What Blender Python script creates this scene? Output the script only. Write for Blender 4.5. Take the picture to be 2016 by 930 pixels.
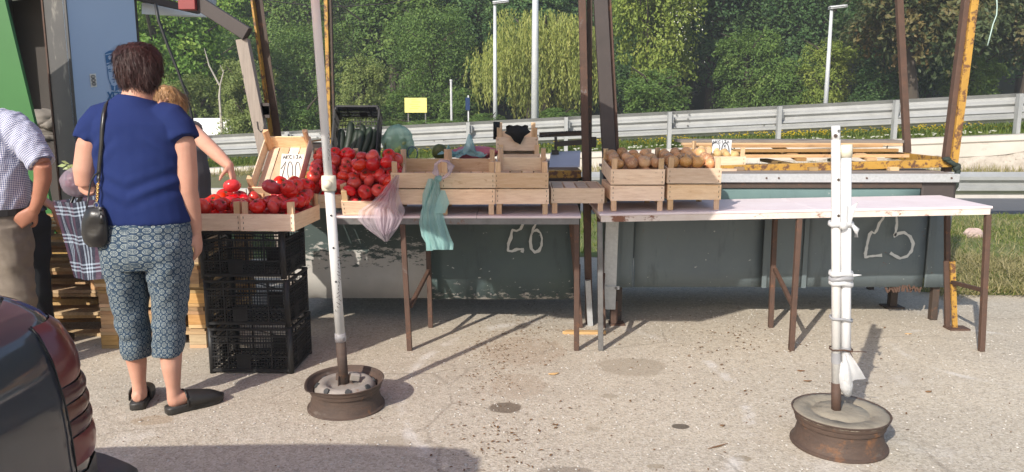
import bpy, bmesh, math, random
from mathutils import Matrix, Vector, Euler, noise
R = math.radians
for o in list(bpy.data.objects): bpy.data.objects.remove(o)
SC = bpy.context.scene
COL = SC.collection
# ------------------------------------------------------------------ camera, sky, sun, exposure
CAM_H, PITCH, FPX, CXP, CYP = 1.38, R(9.0), 1514.0, 1008.0, 465.0
cd = bpy.data.cameras.new('camera'); cam = bpy.data.objects.new('camera', cd); COL.objects.link(cam)
cam.location = (0, 0, CAM_H); cam.rotation_euler = (R(90) - PITCH, 0, 0)
cd.sensor_width = 36; cd.lens = FPX / 2016 * 36; cd.clip_start = .05; cd.clip_end = 900
SC.camera = cam
SUN_EL, SUN_AZ = R(31.8), R(31)          # light travels towards +Y turned 31 deg to +X
LD = Vector((math.sin(SUN_AZ) * math.cos(SUN_EL), math.cos(SUN_AZ) * math.cos(SUN_EL), -math.sin(SUN_EL)))
w = bpy.data.worlds.new('World'); SC.world = w; w.use_nodes = True
nt = w.node_tree; nt.nodes.clear()
sky = nt.nodes.new('ShaderNodeTexSky'); sky.sky_type = 'NISHITA'; sky.sun_disc = False
sky.sun_elevation = SUN_EL; sky.sun_rotation = R(180) + SUN_AZ
sky.air_density = 1.0; sky.dust_density = 1.5
bg = nt.nodes.new('ShaderNodeBackground'); bg.inputs[1].default_value = 0.15
wo = nt.nodes.new('ShaderNodeOutputWorld')
nt.links.new(sky.outputs[0], bg.inputs[0]); nt.links.new(bg.outputs[0], wo.inputs[0])
sl = bpy.data.lights.new('sun', 'SUN'); so = bpy.data.objects.new('sun', sl); COL.objects.link(so)
sl.energy = 4.5; sl.angle = R(.55); sl.color = (1, .94, .85)
so.location = (-8, -12, 14); so.rotation_euler = LD.to_track_quat('-Z', 'Y').to_euler()
SC.view_settings.view_transform = 'Standard'; SC.view_settings.look = 'None'
SC.view_settings.exposure = 0.38; SC.view_settings.gamma = 1; SC.view_settings.use_curve_mapping = False
SC.render.engine = 'CYCLES'
SC.cycles.max_bounces = 8; SC.cycles.transparent_max_bounces = 12

def at(x, y, Y):
    u, v = x - CXP, y - CYP
    b = FPX * math.cos(PITCH) - v * math.sin(PITCH); t = Y / b
    return Vector((u * t, Y, CAM_H - (FPX * math.sin(PITCH) + v * math.cos(PITCH)) * t))
def gd(x, y, z=0):
    u, v = x - CXP, y - CYP
    t = (CAM_H - z) / (FPX * math.sin(PITCH) + v * math.cos(PITCH))
    return Vector((u * t, (FPX * math.cos(PITCH) - v * math.sin(PITCH)) * t, z))
rnd = random.Random(7)
U = rnd.uniform
# ------------------------------------------------------------------ materials
M = {}
class NT:
    def __init__(s, name):
        s.m = bpy.data.materials.new(name); s.m.use_nodes = True; M[name] = s.m
        s.t = s.m.node_tree; s.n = s.t.nodes; s.n.clear()
        s.out = s.n.new('ShaderNodeOutputMaterial'); s.tc = s.n.new('ShaderNodeTexCoord')
        s.p = s.n.new('ShaderNodeBsdfPrincipled'); s.l(s.p.outputs[0], s.out.inputs[0])
    def l(s, a, b): s.t.links.new(a, b)
    def put(s, x, sock):
        if x is None: return
        if hasattr(x, 'is_output'): s.l(x, sock)
        elif isinstance(x, (int, float)):
            try: sock.default_value = x
            except TypeError: sock.default_value = (x, x, x, 1)
        else: sock.default_value = tuple(x) + ((1,) if len(x) == 3 and len(sock.default_value) == 4 else ())
    def math(s, op, a, b=None, c=None, clamp=False):
        n = s.n.new('ShaderNodeMath'); n.operation = op; n.use_clamp = clamp
        for i, x in enumerate((a, b, c)): s.put(x, n.inputs[i])
        return n.outputs[0]
    def mix(s, f, a, b, mode='MIX'):
        n = s.n.new('ShaderNodeMix'); n.data_type = 'RGBA'; n.blend_type = mode
        s.put(f, n.inputs[0]); s.put(a, n.inputs[6]); s.put(b, n.inputs[7]); return n.outputs[2]
    def map(s, vec, scale=(1, 1, 1), loc=(0, 0, 0), rot=(0, 0, 0)):
        n = s.n.new('ShaderNodeMapping'); s.put(vec, n.inputs[0]); n.inputs[1].default_value = loc
        n.inputs[2].default_value = rot; n.inputs[3].default_value = scale; return n.outputs[0]
    def noise(s, vec, scale=5, detail=5, rough=.6, dist=0):
        n = s.n.new('ShaderNodeTexNoise'); s.put(vec, n.inputs['Vector']); n.inputs['Scale'].default_value = scale
        n.inputs['Detail'].default_value = detail; n.inputs['Roughness'].default_value = rough
        n.inputs['Distortion'].default_value = dist; return n.outputs[0]
    def vor(s, vec, scale=5, feature='F1', rnd_=1):
        n = s.n.new('ShaderNodeTexVoronoi'); s.put(vec, n.inputs['Vector']); n.feature = feature
        n.inputs['Scale'].default_value = scale; n.inputs['Randomness'].default_value = rnd_; return n
    def ramp(s, f, stops):
        n = s.n.new('ShaderNodeValToRGB'); s.put(f, n.inputs[0]); e = n.color_ramp.elements
        while len(e) < len(stops): e.new(.5)
        for k, (p, c) in enumerate(stops):
            e[k].position = p; e[k].color = (c, c, c, 1) if isinstance(c, (int, float)) else tuple(c) + (1,)
        return n.outputs[0]
    def step(s, f, a, b): return s.ramp(f, [(a, 0.), (b, 1.)] if a < b else [(b, 1.), (a, 0.)])
    def bump(s, h, strength=.3, dist=.01):
        n = s.n.new('ShaderNodeBump'); n.inputs['Strength'].default_value = strength
        n.inputs['Distance'].default_value = dist; s.l(h, n.inputs['Height']); s.l(n.outputs[0], s.p.inputs['Normal'])
    def rand(s):
        n = s.n.new('ShaderNodeObjectInfo'); return n.outputs['Random']
    def sep(s, v):
        n = s.n.new('ShaderNodeSeparateXYZ'); s.l(v, n.inputs[0]); return n.outputs
    def attr(s, name):
        n = s.n.new('ShaderNodeAttribute'); n.attribute_name = name; return n
    def fin(s, col, rough=.7, metal=0, spec=None, **k):
        s.put(col, s.p.inputs['Base Color']); s.put(rough, s.p.inputs['Roughness']); s.put(metal, s.p.inputs['Metallic'])
        if spec is not None: s.p.inputs['Specular IOR Level'].default_value = spec
        for a, b in k.items(): s.put(b, s.p.inputs[a.replace('_', ' ')])
        return s.m
def pm(name, c1, c2=None, scale=6, rough=.7, bump=.15, stretch=(1, 1, 1), spots=None, vary=0, metal=0, spec=None, coord='Object', bscale=None, offs=True, **k):
    """colour varied by noise; spots = list of (colour, scale, lo, hi, stretch); vary = random per object"""
    g = NT(name); v = g.tc.outputs[coord]
    if offs:
        a = g.n.new('ShaderNodeVectorMath'); a.operation = 'MULTIPLY_ADD'
        cb = g.n.new('ShaderNodeCombineXYZ')
        for i in range(3): g.l(g.rand(), cb.inputs[i])
        g.l(cb.outputs[0], a.inputs[0]); a.inputs[1].default_value = (37, 53, 71); g.l(v, a.inputs[2]); v = a.outputs[0]
    c2 = c2 or tuple(x * .7 for x in c1)
    f = g.noise(g.map(v, stretch), scale, 6, .65)
    col = g.mix(g.step(f, .3, .7), c1, c2)
    if vary:
        r = g.rand(); hs = g.n.new('ShaderNodeHueSaturation'); g.l(col, hs.inputs['Color'])
        g.l(g.math('MULTIPLY_ADD', r, vary * 2, 1 - vary), hs.inputs['Value'])
        g.l(g.math('MULTIPLY_ADD', g.math('FRACT', g.math('MULTIPLY', r, 17.3)), vary * .06, .5 - vary * .03), hs.inputs['Hue'])
        g.l(g.math('MULTIPLY_ADD', g.math('FRACT', g.math('MULTIPLY', r, 7.7)), vary, 1 - vary * .5), hs.inputs['Saturation']); col = hs.outputs[0]
    for sp in spots or []:
        c, sc, lo, hi = sp[:4]; st = sp[4] if len(sp) > 4 else (1, 1, 1)
        col = g.mix(g.step(g.noise(g.map(v, st), sc, 8, .7), lo, hi), col, c)
    if bump: g.bump(g.noise(g.map(v, stretch), bscale or scale * 4, 5, .6), bump, .008)
    return g.fin(col, rough, metal, spec, **k)
WX, WY, WZ = (.25, 4, 4), (4, .25, 4), (4, 4, .25)
pm('crate_wood', (.80, .62, .43), (.64, .45, .28), 9, .8, .2, (1.2, 1.2, 9), vary=.30, spots=[((.42, .26, .14), 12, .62, .72, (1, 1, 3)), ((.20, .10, .05), 22, .70, .74)])
pm('crate_post', (.72, .50, .30), (.55, .35, .19), 12, .75, .12, (9, 9, 1), vary=.18)
pm('pallet_wood', (.50, .33, .17), (.34, .21, .10), 7, .8, .25, (1, 9, 9), vary=.4, spots=[((.16, .10, .06), 5, .6, .75)])
pm('grey_wood', (.26, .22, .19), (.15, .125, .11), 6, .85, .3, (1, 10, 10), vary=.2)
pm('post_wood', (.36, .31, .265), (.25, .215, .185), 8, .85, .2, (9, 9, .6))
pm('rust_steel', (.105, .056, .038), (.07, .042, .03), 14, .75, .2, spots=[((.19, .08, .035), 20, .58, .72), ((.15, .13, .12), 9, .62, .68)])
pm('brown_steel', (.075, .05, .036), (.05, .036, .028), 12, .7, .15, spots=[((.17, .08, .04), 22, .6, .7)])
pm('grey_steel', (.22, .215, .21), (.14, .135, .13), 12, .5, .1, metal=.4, spots=[((.17, .08, .05), 10, .58, .68)])
pm('yellow_steel', (.47, .265, .045), (.37, .20, .035), 7, .6, .1, spots=[((.13, .06, .03), 24, .51, .58), ((.11, .055, .03), 6, .55, .64)])
pm('brown_beam', (.064, .050, .046), (.047, .038, .035), 6, .65, .1, spots=[((.05, .042, .04), 5, .62, .7, (1, 1, .2))])
pm('galvanised', (.52, .53, .53), (.42, .43, .43), 60, .42, .05, metal=.35, spots=[((.30, .31, .30), 8, .6, .75)])
pm('rail_steel', (.40, .405, .40), (.32, .325, .32), 3, .5, .05, (1, 1, 1), metal=.25, vary=.06, spots=[((.30, .28, .26), 6, .66, .8)])
pm('pole_steel', (.60, .62, .63), (.52, .54, .55), 3, .45, .03, metal=.2)
pm('table_paint', (.80, .70, .70), (.72, .60, .60), 5, .6, .08, spots=[((.30, .15, .09), 9, .68, .72, (1, 3, 3)), ((.58, .46, .42), 16, .66, .7, (.6, 3, 3))])
pm('table_edge', (.72, .64, .58), (.60, .50, .43), 7, .6, .1, spots=[((.22, .09, .05), 9, .55, .62, (.7, 1, 1))])
pm('white_pipe', (.66, .65, .63), (.60, .585, .555), 4, .35, .03, spots=[((.45, .36, .27), 16, .70, .74, (1, 1, .3))])
pm('plain_white_pipe', (.74, .74, .745), (.70, .70, .71), 4, .3, .02)
pm('cream_plastic', (.75, .70, .56), (.68, .63, .50), 9, .45, .03)
pm('black_plastic', (.014, .014, .015), (.022, .021, .021), 20, .5, .06, spec=.4)
pm('rim_rust', (.092, .058, .042), (.06, .04, .031), 9, .75, .35, (1, 1, 2.5), spots=[((.19, .085, .035), 9, .56, .68), ((.15, .125, .105), 6, .58, .72, (1, 1, 3)), ((.035, .026, .022), 26, .62, .68)])
pm('rim_silver', (.33, .30, .265), (.22, .19, .165), 8, .55, .15, spots=[((.20, .10, .05), 9, .56, .66)])
pm('rim_concrete', (.30, .265, .205), (.22, .19, .145), 9, .9, .5, spots=[((.15, .13, .095), 5, .54, .66), ((.42, .39, .33), 30, .66, .72), ((.13, .10, .07), 22, .62, .68)])
pm('rubber_dark', (.05, .05, .05), (.035, .035, .035), 9, .7, .1)
pm('tomato_skin', (.66, .030, .016), (.56, .022, .016), 3, .26, .02, vary=.16, spots=[((.66, .10, .02), 2.2, .60, .8)], spec=.5, Coat_Weight=.15, Coat_Roughness=.15)
pm('calyx_green', (.05, .07, .02), (.08, .06, .02), 30, .8, .1)
pm('onion_skin', (.58, .31, .14), (.46, .22, .09), 5, .4, .1, (8, 8, 1), vary=.3, spots=[((.72, .52, .30), 4, .52, .7)])
pm('potato_skin', (.62, .42, .17), (.52, .33, .12), 6, .65, .15, vary=.2)
pm('cucumber_skin', (.012, .021, .011), (.018, .03, .015), 9, .5, .25, (6, 6, 1), vary=.3)
pm('melon_skin', (.10, .11, .02), (.06, .075, .015), 7, .5, .1)
pm('pepper_skin', (.25, .33, .10), (.34, .40, .16), 3, .4, .02, vary=.3)
pm('wall_concrete', (.60, .55, .49), (.52, .47, .41), 2.2, .9, .25, spots=[((.40, .36, .30), 4, .60, .72, (.5, .5, 2)), ((.30, .27, .22), 9, .68, .74)])
pm('kerb_concrete', (.55, .52, .47), (.46, .43, .38), 3, .9, .2)
pm('crumbled_concrete', (.50, .45, .39), (.36, .31, .26), 9, .95, .9, bscale=26, spots=[((.22, .19, .15), 15, .58, .68), ((.60, .56, .5), 22, .62, .7)])
pm('asphalt', (.115, .12, .13), (.095, .10, .108), 6, .9, .15)
pm('soil', (.16, .135, .07), (.11, .12, .04), 2, .95, .3)
pm('forest_floor', (.035, .045, .018), (.05, .045, .02), .6, .95, .3)
pm('turf', (.10, .15, .03), (.17, .16, .06), 3, .95, .4)
pm('bark', (.075, .058, .042), (.05, .04, .03), 6, .9, .5, (3, 3, .6))
pm('pale_bark', (.42, .38, .33), (.30, .27, .23), 6, .9, .3)
pm('white_paint', (.80, .80, .80), (.74, .74, .74), 2, .4, .02)
pm('kiosk_blue', (.42, .53, .70), (.39, .50, .67), 1.5, .5, .02, spots=[((.36, .46, .62), 3, .62, .8, (1, 1, .3))])
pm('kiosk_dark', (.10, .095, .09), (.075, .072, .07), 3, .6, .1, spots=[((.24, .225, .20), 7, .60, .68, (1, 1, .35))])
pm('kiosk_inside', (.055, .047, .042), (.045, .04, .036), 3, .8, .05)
pm('kiosk_green', (.024, .145, .026), (.02, .125, .022), 2, .45, .02)
pm('fascia_brown', (.07, .05, .045), (.05, .04, .036), 4, .7, .1)
pm('red_paint', (.26, .035, .035), (.20, .03, .03), 6, .55, .05)
pm('sack_cloth', (.27, .24, .21), (.19, .17, .15), 5, .9, .4)
pm('skin', (.57, .32, .23), (.50, .245, .17), 6, .55, .06, offs=False, spec=.35, Subsurface_Weight=.08)
pm('skin_tan', (.40, .18, .115), (.34, .15, .095), 14, .5, .08, offs=False, spec=.35, Subsurface_Weight=.08)
pm('hair_dark', (.050, .014, .011), (.018, .006, .006), 9, .55, .6, (14, 14, 2.2), bscale=9)
pm('hair_blond', (.42, .24, .10), (.22, .11, .045), 9, .5, .6, (12, 12, 2.5), bscale=9)
pm('blue_cotton', (.014, .027, .112), (.011, .022, .098), 5, .9, .12, bscale=40, spec=.2)
pm('grey_cotton', (.10, .10, .115), (.08, .08, .09), 5, .9, .3, bscale=9)
pm('khaki', (.20, .165, .13), (.15, .122, .096), 4, .9, .5, (1, 1, 2), bscale=7)
pm('denim_dark', (.022, .026, .032), (.016, .018, .022), 5, .9, .3)
pm('belt_black', (.015, .013, .012), (.02, .017, .015), 5, .5, .05)
pm('leather_black', (.013, .012, .012), (.02, .018, .017), 9, .32, .15)
pm('gold', (.65, .45, .17), (.55, .36, .12), 9, .3, 0, metal=.9)
pm('slipper', (.02, .018, .016), (.03, .027, .024), 14, .5, .2)
pm('black_cloth', (.008, .008, .009), (.012, .012, .012), 8, .9, .3)
pm('card_white', (.80, .77, .70), (.74, .70, .62), 3, .7, .02)
pm('card_grey', (.55, .55, .56), (.5, .5, .5), 3, .6, .02)
pm('ink_black', (.012, .012, .014), (.02, .02, .022), 9, .6, 0)
pm('ink_blue', (.04, .16, .36), (.035, .14, .32), 9, .5, 0)
pm('spray_white', (.62, .63, .61), (.48, .50, .49), 9, .6, 0)
pm('yellow_board', (.78, .72, .22), (.74, .68, .18), 2, .5, 0)
pm('sign_blue', (.02, .05, .14), (.02, .04, .11), 3, .5, 0)
pm('lamp_grey', (.55, .56, .57), (.5, .5, .5), 3, .5, 0)
pm('tape_grey', (.33, .33, .34), (.25, .25, .26), 12, .4, .1)
pm('pink_stone', (.50, .38, .34), (.36, .27, .23), 7, .9, .5)
pm('petal_yellow', (.80, .60, .03), (.72, .50, .02), 5, .7, 0)
pm('petal_white', (.75, .75, .68), (.7, .7, .6), 5, .7, 0)
pm('litter', (.22, .12, .06), (.12, .065, .035), 9, .9, 0, vary=.3)
pm('wood_chip', (.60, .38, .17), (.48, .29, .12), 9, .8, .2, (1, 8, 8))
pm('cable_black', (.012, .012, .012), (.016, .016, .016), 5, .5, 0)
pm('string_pale', (.42, .55, .50), (.36, .48, .44), 5, .6, 0)
pm('net_green', (.03, .045, .035), (.02, .025, .02), 20, .8, .3)
pm('blue_cable', (.05, .08, .14), (.04, .06, .12), 5, .5, 0)
pm('chain_dark', (.03, .028, .026), (.05, .04, .035), 9, .5, 0)
pm('tyre', (.018, .018, .018), (.025, .025, .025), 9, .8, .1)
pm('weigh_board', (.50, .53, .62), (.44, .47, .56), 5, .5, .03)
pm('pink_plastic', (.55, .16, .20), (.45, .11, .15), 9, .35, .3, bscale=14)

def glassy(name, c, alpha, rough=.3, c2=None, bump=.4, bscale=18):
    """thin crumpled plastic film: partly see-through, partly lit from behind"""
    g = NT(name); v = g.tc.outputs['Object']
    col = g.mix(g.step(g.noise(v, 7, 4), .35, .65), c, c2 or tuple(x * .85 for x in c))
    g.bump(g.noise(g.map(v, (1.6, 1.6, .6)), bscale, 5, .65), bump, .015); g.fin(col, rough, 0, .6)
    tr = g.n.new('ShaderNodeBsdfTranslucent'); g.l(col, tr.inputs[0])
    a = g.n.new('ShaderNodeMixShader'); a.inputs[0].default_value = .35; g.l(g.p.outputs[0], a.inputs[1]); g.l(tr.outputs[0], a.inputs[2])
    tp = g.n.new('ShaderNodeBsdfTransparent'); tp.inputs[0].default_value = (*[min(1, x * .3 + .7) for x in c], 1)
    b = g.n.new('ShaderNodeMixShader'); b.inputs[0].default_value = alpha; g.l(tp.outputs[0], b.inputs[1]); g.l(a.outputs[0], b.inputs[2])
    g.l(b.outputs[0], g.out.inputs[0])
glassy('film_pink', (.86, .75, .82), .46, bump=.9, bscale=26)
glassy('film_teal', (.44, .74, .71), .78, c2=(.34, .62, .61), bump=.9, bscale=26)
glassy('film_green', (.42, .66, .52), .60, bump=.7)
glassy('film_clear', (.78, .76, .78), .42)
glassy('film_white', (.86, .86, .86), .85, bscale=40)
glassy('film_mauve', (.62, .50, .58), .38)
g = NT('parasol_cloth'); col = (.72, .20, .22); g.fin(col, .8)
tr = g.n.new('ShaderNodeBsdfTranslucent'); tr.inputs[0].default_value = (.86, .50, .50, 1)
a = g.n.new('ShaderNodeMixShader'); a.inputs[0].default_value = .5; g.l(g.p.outputs[0], a.inputs[1]); g.l(tr.outputs[0], a.inputs[2]); g.l(a.outputs[0], g.out.inputs[0])

# paving: bound pebbles worn pale, with stains that have their own shape
g = NT('paving'); v = g.tc.outputs['Object']
vo = g.vor(v, 95); cell = g.sep(vo.outputs['Color'])[0]
vo2 = g.vor(v, 210); cell2 = g.sep(vo2.outputs['Color'])[1]
base = g.mix(g.step(g.noise(v, .9, 5, .6), .3, .7), (.56, .485, .375), (.49, .425, .325))
base = g.mix(g.step(g.noise(g.map(v, loc=(5, 3, 0)), .35, 4), .40, .64), base, (.425, .38, .31))
base = g.mix(g.math('MULTIPLY', g.step(cell, .62, .95), .42), base, (.68, .62, .53))
base = g.mix(g.math('MULTIPLY', g.step(cell, .30, .04), .50), base, (.25, .21, .165))
base = g.mix(g.math('MULTIPLY', g.step(cell2, .80, .97), .40), base, (.68, .63, .56))
base = g.mix(g.math('MULTIPLY', g.step(cell2, .16, .02), .45), base, (.20, .165, .13))
base = g.mix(g.math('MULTIPLY', g.step(g.noise(v, 14, 6, .7), .52, .66), .35), base, (.30, .25, .20))
xyz = g.sep(v); warp = g.math('MULTIPLY_ADD', g.noise(v, 9, 5), .7, -.35)
def stain(px, py, rx, ry, colr, k=.8):
    global base
    p = gd(px, py)
    dx = g.math('DIVIDE', g.math('SUBTRACT', xyz[0], p.x), rx); dy = g.math('DIVIDE', g.math('SUBTRACT', xyz[1], p.y), ry)
    d = g.math('ADD', g.math('SQRT', g.math('ADD', g.math('MULTIPLY', dx, dx), g.math('MULTIPLY', dy, dy))), warp)
    base = g.mix(g.math('MULTIPLY', g.step(d, 1.06, .86), k), base, colr)
for s_ in [(993, 803, .085, .075, (.14, .105, .075), .85), (1340, 840, .042, .03, (.10, .08, .06), .9), (1463, 903, .04, .03, (.27, .22, .15), .8),
           (1290, 918, .04, .022, (.27, .22, .15), .6), (1200, 780, .045, .035, (.30, .25, .18), .6), (1168, 845, .035, .03, (.32, .27, .2), .5),
           (1245, 722, .20, .17, (.33, .275, .205), .6), (300, 828, .10, .06, (.34, .265, .18), .6), (1110, 930, .12, .05, (.20, .165, .13), .6),
           (770, 870, .12, .07, (.36, .31, .24), .6), (1020, 760, .15, .2, (.36, .27, .19), .35), (1035, 690, .25, .3, (.36, .26, .18), .35)]: stain(*s_)
def chalk(px, py, r, r2, wd, k=.6):
    global base
    p = gd(px, py)
    dx = g.math('DIVIDE', g.math('SUBTRACT', xyz[0], p.x), r); dy = g.math('DIVIDE', g.math('SUBTRACT', xyz[1], p.y), r2)
    d = g.math('ABSOLUTE', g.math('SUBTRACT', g.math('ADD', g.math('SQRT', g.math('ADD', g.math('MULTIPLY', dx, dx), g.math('MULTIPLY', dy, dy))), g.math('MULTIPLY', warp, .12)), 1))
    m = g.math('MULTIPLY', g.step(d, wd, wd * .3), g.step(g.noise(v, 3.2, 6, .7), .48, .60))
    base = g.mix(g.math('MULTIPLY', m, k), base, (.72, .69, .65))
chalk(1120, 760, .85, 1.25, .045, .5); chalk(1960, 700, .52, .55, .06, .4)
base = g.mix(g.math('MULTIPLY', g.step(g.noise(g.map(v, loc=(9, 1, 0)), 1.6, 6, .75), .60, .70), .4), base, (.66, .62, .56))
ck = g.vor(g.mix(.12, v, g.map(g.noise(v, 2.5, 4), (1, 1, 1)), 'ADD'), 1.15, 'DISTANCE_TO_EDGE').outputs['Distance']
ckm = g.math('MULTIPLY', g.step(ck, .010, .002), g.step(g.noise(g.map(v, loc=(3, 7, 0)), .8, 3), .50, .58))
base = g.mix(g.math('MULTIPLY', ckm, .42), base, (.17, .14, .11))
trk = g.math('MULTIPLY', g.step(g.noise(g.map(v, (.25, 1.6, 1), rot=(0, 0, .35)), 1.1, 5), .52, .66), .30)
base = g.mix(trk, base, (.36, .31, .25))
g.bump(g.math('ADD', vo.outputs['Distance'], g.noise(v, 40, 5)), .35, .005); g.fin(base, .92, 0, .25)

# market panels
def panel_mat(name, c1, c2, white, whz, rustz):
    g = NT(name); v = g.tc.outputs['Object']; z = g.sep(v)[2]
    col = g.mix(g.step(g.noise(v, 2.2, 6, .65), .35, .68), c1, c2)
    col = g.mix(g.math('MULTIPLY', g.step(g.noise(g.map(v, (1, 1, .25)), 9, 7, .7), .57, .70), .55), col, tuple(x * .45 for x in c1))
    col = g.mix(g.step(g.noise(g.map(v, (.8, .8, 1.4)), 26, 3, .6), .70, .72), col, (.36, .38, .35))
    if white:
        wn = g.noise(g.map(v, (.55, .55, 1.6)), 24, 8, .72)
        wm = g.math('MULTIPLY', g.step(g.math('ADD', wn, g.math('MULTIPLY_ADD', z, -1.0, whz)), .50, .56), 1)
        col = g.mix(wm, col, g.mix(g.noise(v, 7, 5), (.50, .48, .44), (.36, .345, .32)))
    if rustz:
        rm = g.step(g.math('ADD', g.math('MULTIPLY', g.noise(v, 6, 7, .7), .16), g.math('MULTIPLY', z, -1)), -rustz, -rustz + .035)
        col = g.mix(rm, col, g.mix(g.noise(v, 30, 4), (.20, .10, .06), (.12, .065, .045)))
        col = g.mix(g.step(g.noise(v, 11, 6, .75), .68, .71), col, (.16, .075, .045))
    g.bump(g.noise(v, 14, 5), .12, .01); return g.fin(col, .5, 0, .4)
panel_mat('panel_green', (.068, .096, .088), (.055, .078, .082), True, .56 - .40, 0)
panel_mat('panel_whitewash', (.060, .082, .075), (.05, .072, .07), True, .50, 0)
panel_mat('panel_blue', (.135, .165, .168), (.11, .135, .148), False, 0, .245)
panel_mat('panel_teal', (.14, .22, .21), (.12, .19, .19), False, 0, 0)

# printed fabrics, laid out along the cloth (attribute pat holds metres round and along the limb)
def cells(g, vec, s):
    q = g.sep(g.map(vec, (s, s, s)))
    fx = g.math('SUBTRACT', g.math('FRACT', q[0]), .5); fy = g.math('SUBTRACT', g.math('FRACT', q[1]), .5); return fx, fy
g = NT('trouser_print'); at_ = g.attr('pat').outputs['Vector']
fx, fy = cells(g, at_, 32); ax, ay = g.math('ABSOLUTE', fx), g.math('ABSOLUTE', fy)
dm = g.math('ADD', ax, ay); rr = g.math('SQRT', g.math('ADD', g.math('MULTIPLY', fx, fx), g.math('MULTIPLY', fy, fy)))
ring = lambda d, c, wd: g.math('LESS_THAN', g.math('ABSOLUTE', g.math('SUBTRACT', d, c)), wd)
cross = g.math('LESS_THAN', g.math('MINIMUM', ax, ay), .022)
cor = g.math('SQRT', g.math('ADD', g.math('POWER', g.math('SUBTRACT', ax, .5), 2), g.math('POWER', g.math('SUBTRACT', ay, .5), 2)))
wm = g.math('MAXIMUM', g.math('MAXIMUM', ring(rr, .34, .04), ring(dm, .26, .035)), g.math('MULTIPLY', cross, g.math('LESS_THAN', rr, .22)))
wm = g.math('MAXIMUM', wm, g.math('MAXIMUM', ring(cor, .14, .045), g.math('LESS_THAN', cor, .045)))
wm = g.math('MULTIPLY', wm, g.step(g.noise(at_, 55, 3), .33, .5))
col = g.mix(g.math('MULTIPLY', wm, .85), (.034, .062, .10), (.31, .34, .32)); col = g.mix(g.math('MULTIPLY', ring(rr, .44, .03), .5), col, (.012, .02, .05))
g.bump(g.noise(g.map(at_, (1, .5, 1)), 14, 4), .3, .02); g.fin(col, .9, 0, .2)
g = NT('gingham'); at_ = g.attr('pat').outputs['Vector']; q = g.sep(g.map(at_, (105, 105, 105)))
sx = g.math('LESS_THAN', g.math('FRACT', q[0]), .5); sy = g.math('LESS_THAN', g.math('FRACT', q[1]), .5)
k_ = g.math('MULTIPLY', g.math('ADD', sx, sy), .5)
col = g.mix(k_, (.70, .70, .75), (.045, .065, .22)); g.bump(g.noise(at_, 9, 5), .5, .03); g.fin(col, .85, 0, .2)
g = NT('plaid'); at_ = g.attr('pat').outputs['Vector']; q = g.sep(at_)
def stripes(c, per, lines):
    f = g.math('FRACT', g.math('DIVIDE', c, per)); m = None
    for p_, w_ in lines:
        t = g.math('LESS_THAN', g.math('ABSOLUTE', g.math('SUBTRACT', f, p_)), w_); m = t if m is None else g.math('MAXIMUM', m, t)
    return m
sx = stripes(q[0], .115, [(.2, .035), (.34, .035), (.48, .035)]); sy = stripes(q[1], .135, [(.2, .03), (.33, .03), (.46, .03)])
col = g.mix(stripes(q[0], .115, [(.8, .13)]), (.014, .016, .034), (.05, .022, .045))
col = g.mix(g.math('MULTIPLY', g.math('ADD', sx, sy), .42), col, (.42, .50, .60)); g.bump(g.noise(at_, 12, 4), .4, .02); g.fin(col, .5, 0, .4)

# car
g = NT('car_paint'); v = g.tc.outputs['Object']
g.fin(g.mix(g.noise(v, 400, 2), (.020, .024, .036), (.032, .036, .050)), .38, .2, .5, Coat_Weight=1.0, Coat_Roughness=.06)
pm('car_cladding', (.055, .053, .05), (.045, .043, .042), 30, .5, .03)
pm('lens_red', (.15, .007, .011), (.10, .005, .008), 3, .3, 0, Coat_Weight=.5, Coat_Roughness=.12)
pm('lens_amber', (.11, .02, .010), (.09, .015, .008), 3, .3, 0, Coat_Weight=.5, Coat_Roughness=.12)
pm('lens_dark', (.065, .008, .012), (.05, .008, .01), 3, .3, 0, Coat_Weight=.5, Coat_Roughness=.12)
pm('car_glass', (.012, .014, .016), (.012, .014, .016), 3, .04, 0, spec=.8)

# foliage: diffuse leaf with light shining through; attribute tint = leaf colour of each spray
def leaf_mat(name, ca, cb, cc, tr=.35):
    g = NT(name); t = g.attr('tint').outputs['Fac']
    r = g.rand()
    col = g.ramp(g.math('ADD', g.math('MULTIPLY', t, .86), g.math('MULTIPLY', r, .14)), [(0, ca), (.55, cb), (1, cc)])
    g.fin(col, .55, 0, .3)
    tn = g.n.new('ShaderNodeBsdfTranslucent'); g.l(g.mix(1, col, (1.15, 1.2, .7), 'MULTIPLY'), tn.inputs[0])
    a = g.n.new('ShaderNodeMixShader'); a.inputs[0].default_value = tr; g.l(g.p.outputs[0], a.inputs[1]); g.l(tn.outputs[0], a.inputs[2])
    g.l(a.outputs[0], g.out.inputs[0])
leaf_mat('leaf_mid', (0.085, 0.152, 0.037), (0.132, 0.217, 0.050), (0.214, 0.282, 0.071))
leaf_mat('leaf_dark', (0.054, 0.119, 0.040), (0.083, 0.160, 0.050), (0.137, 0.210, 0.064))
leaf_mat('leaf_bright', (0.110, 0.219, 0.034), (0.175, 0.300, 0.046), (0.278, 0.381, 0.071))
leaf_mat('leaf_olive', (0.134, 0.181, 0.049), (0.197, 0.243, 0.069), (0.283, 0.306, 0.099))
leaf_mat('leaf_chestnut', (.050, .078, .032), (.085, .110, .042), (.19, .135, .05), .25)
leaf_mat('leaf_yellow', (0.158, 0.226, 0.043), (0.236, 0.300, 0.056), (0.314, 0.344, 0.078))
leaf_mat('leaf_willow', (.20, .245, .06), (.29, .325, .08), (.42, .41, .12))
leaf_mat('grass_blade', (.085, .14, .022), (.15, .20, .04), (.34, .30, .13))
leaf_mat('straw', (.20, .19, .06), (.36, .31, .15), (.48, .41, .24))
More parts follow.
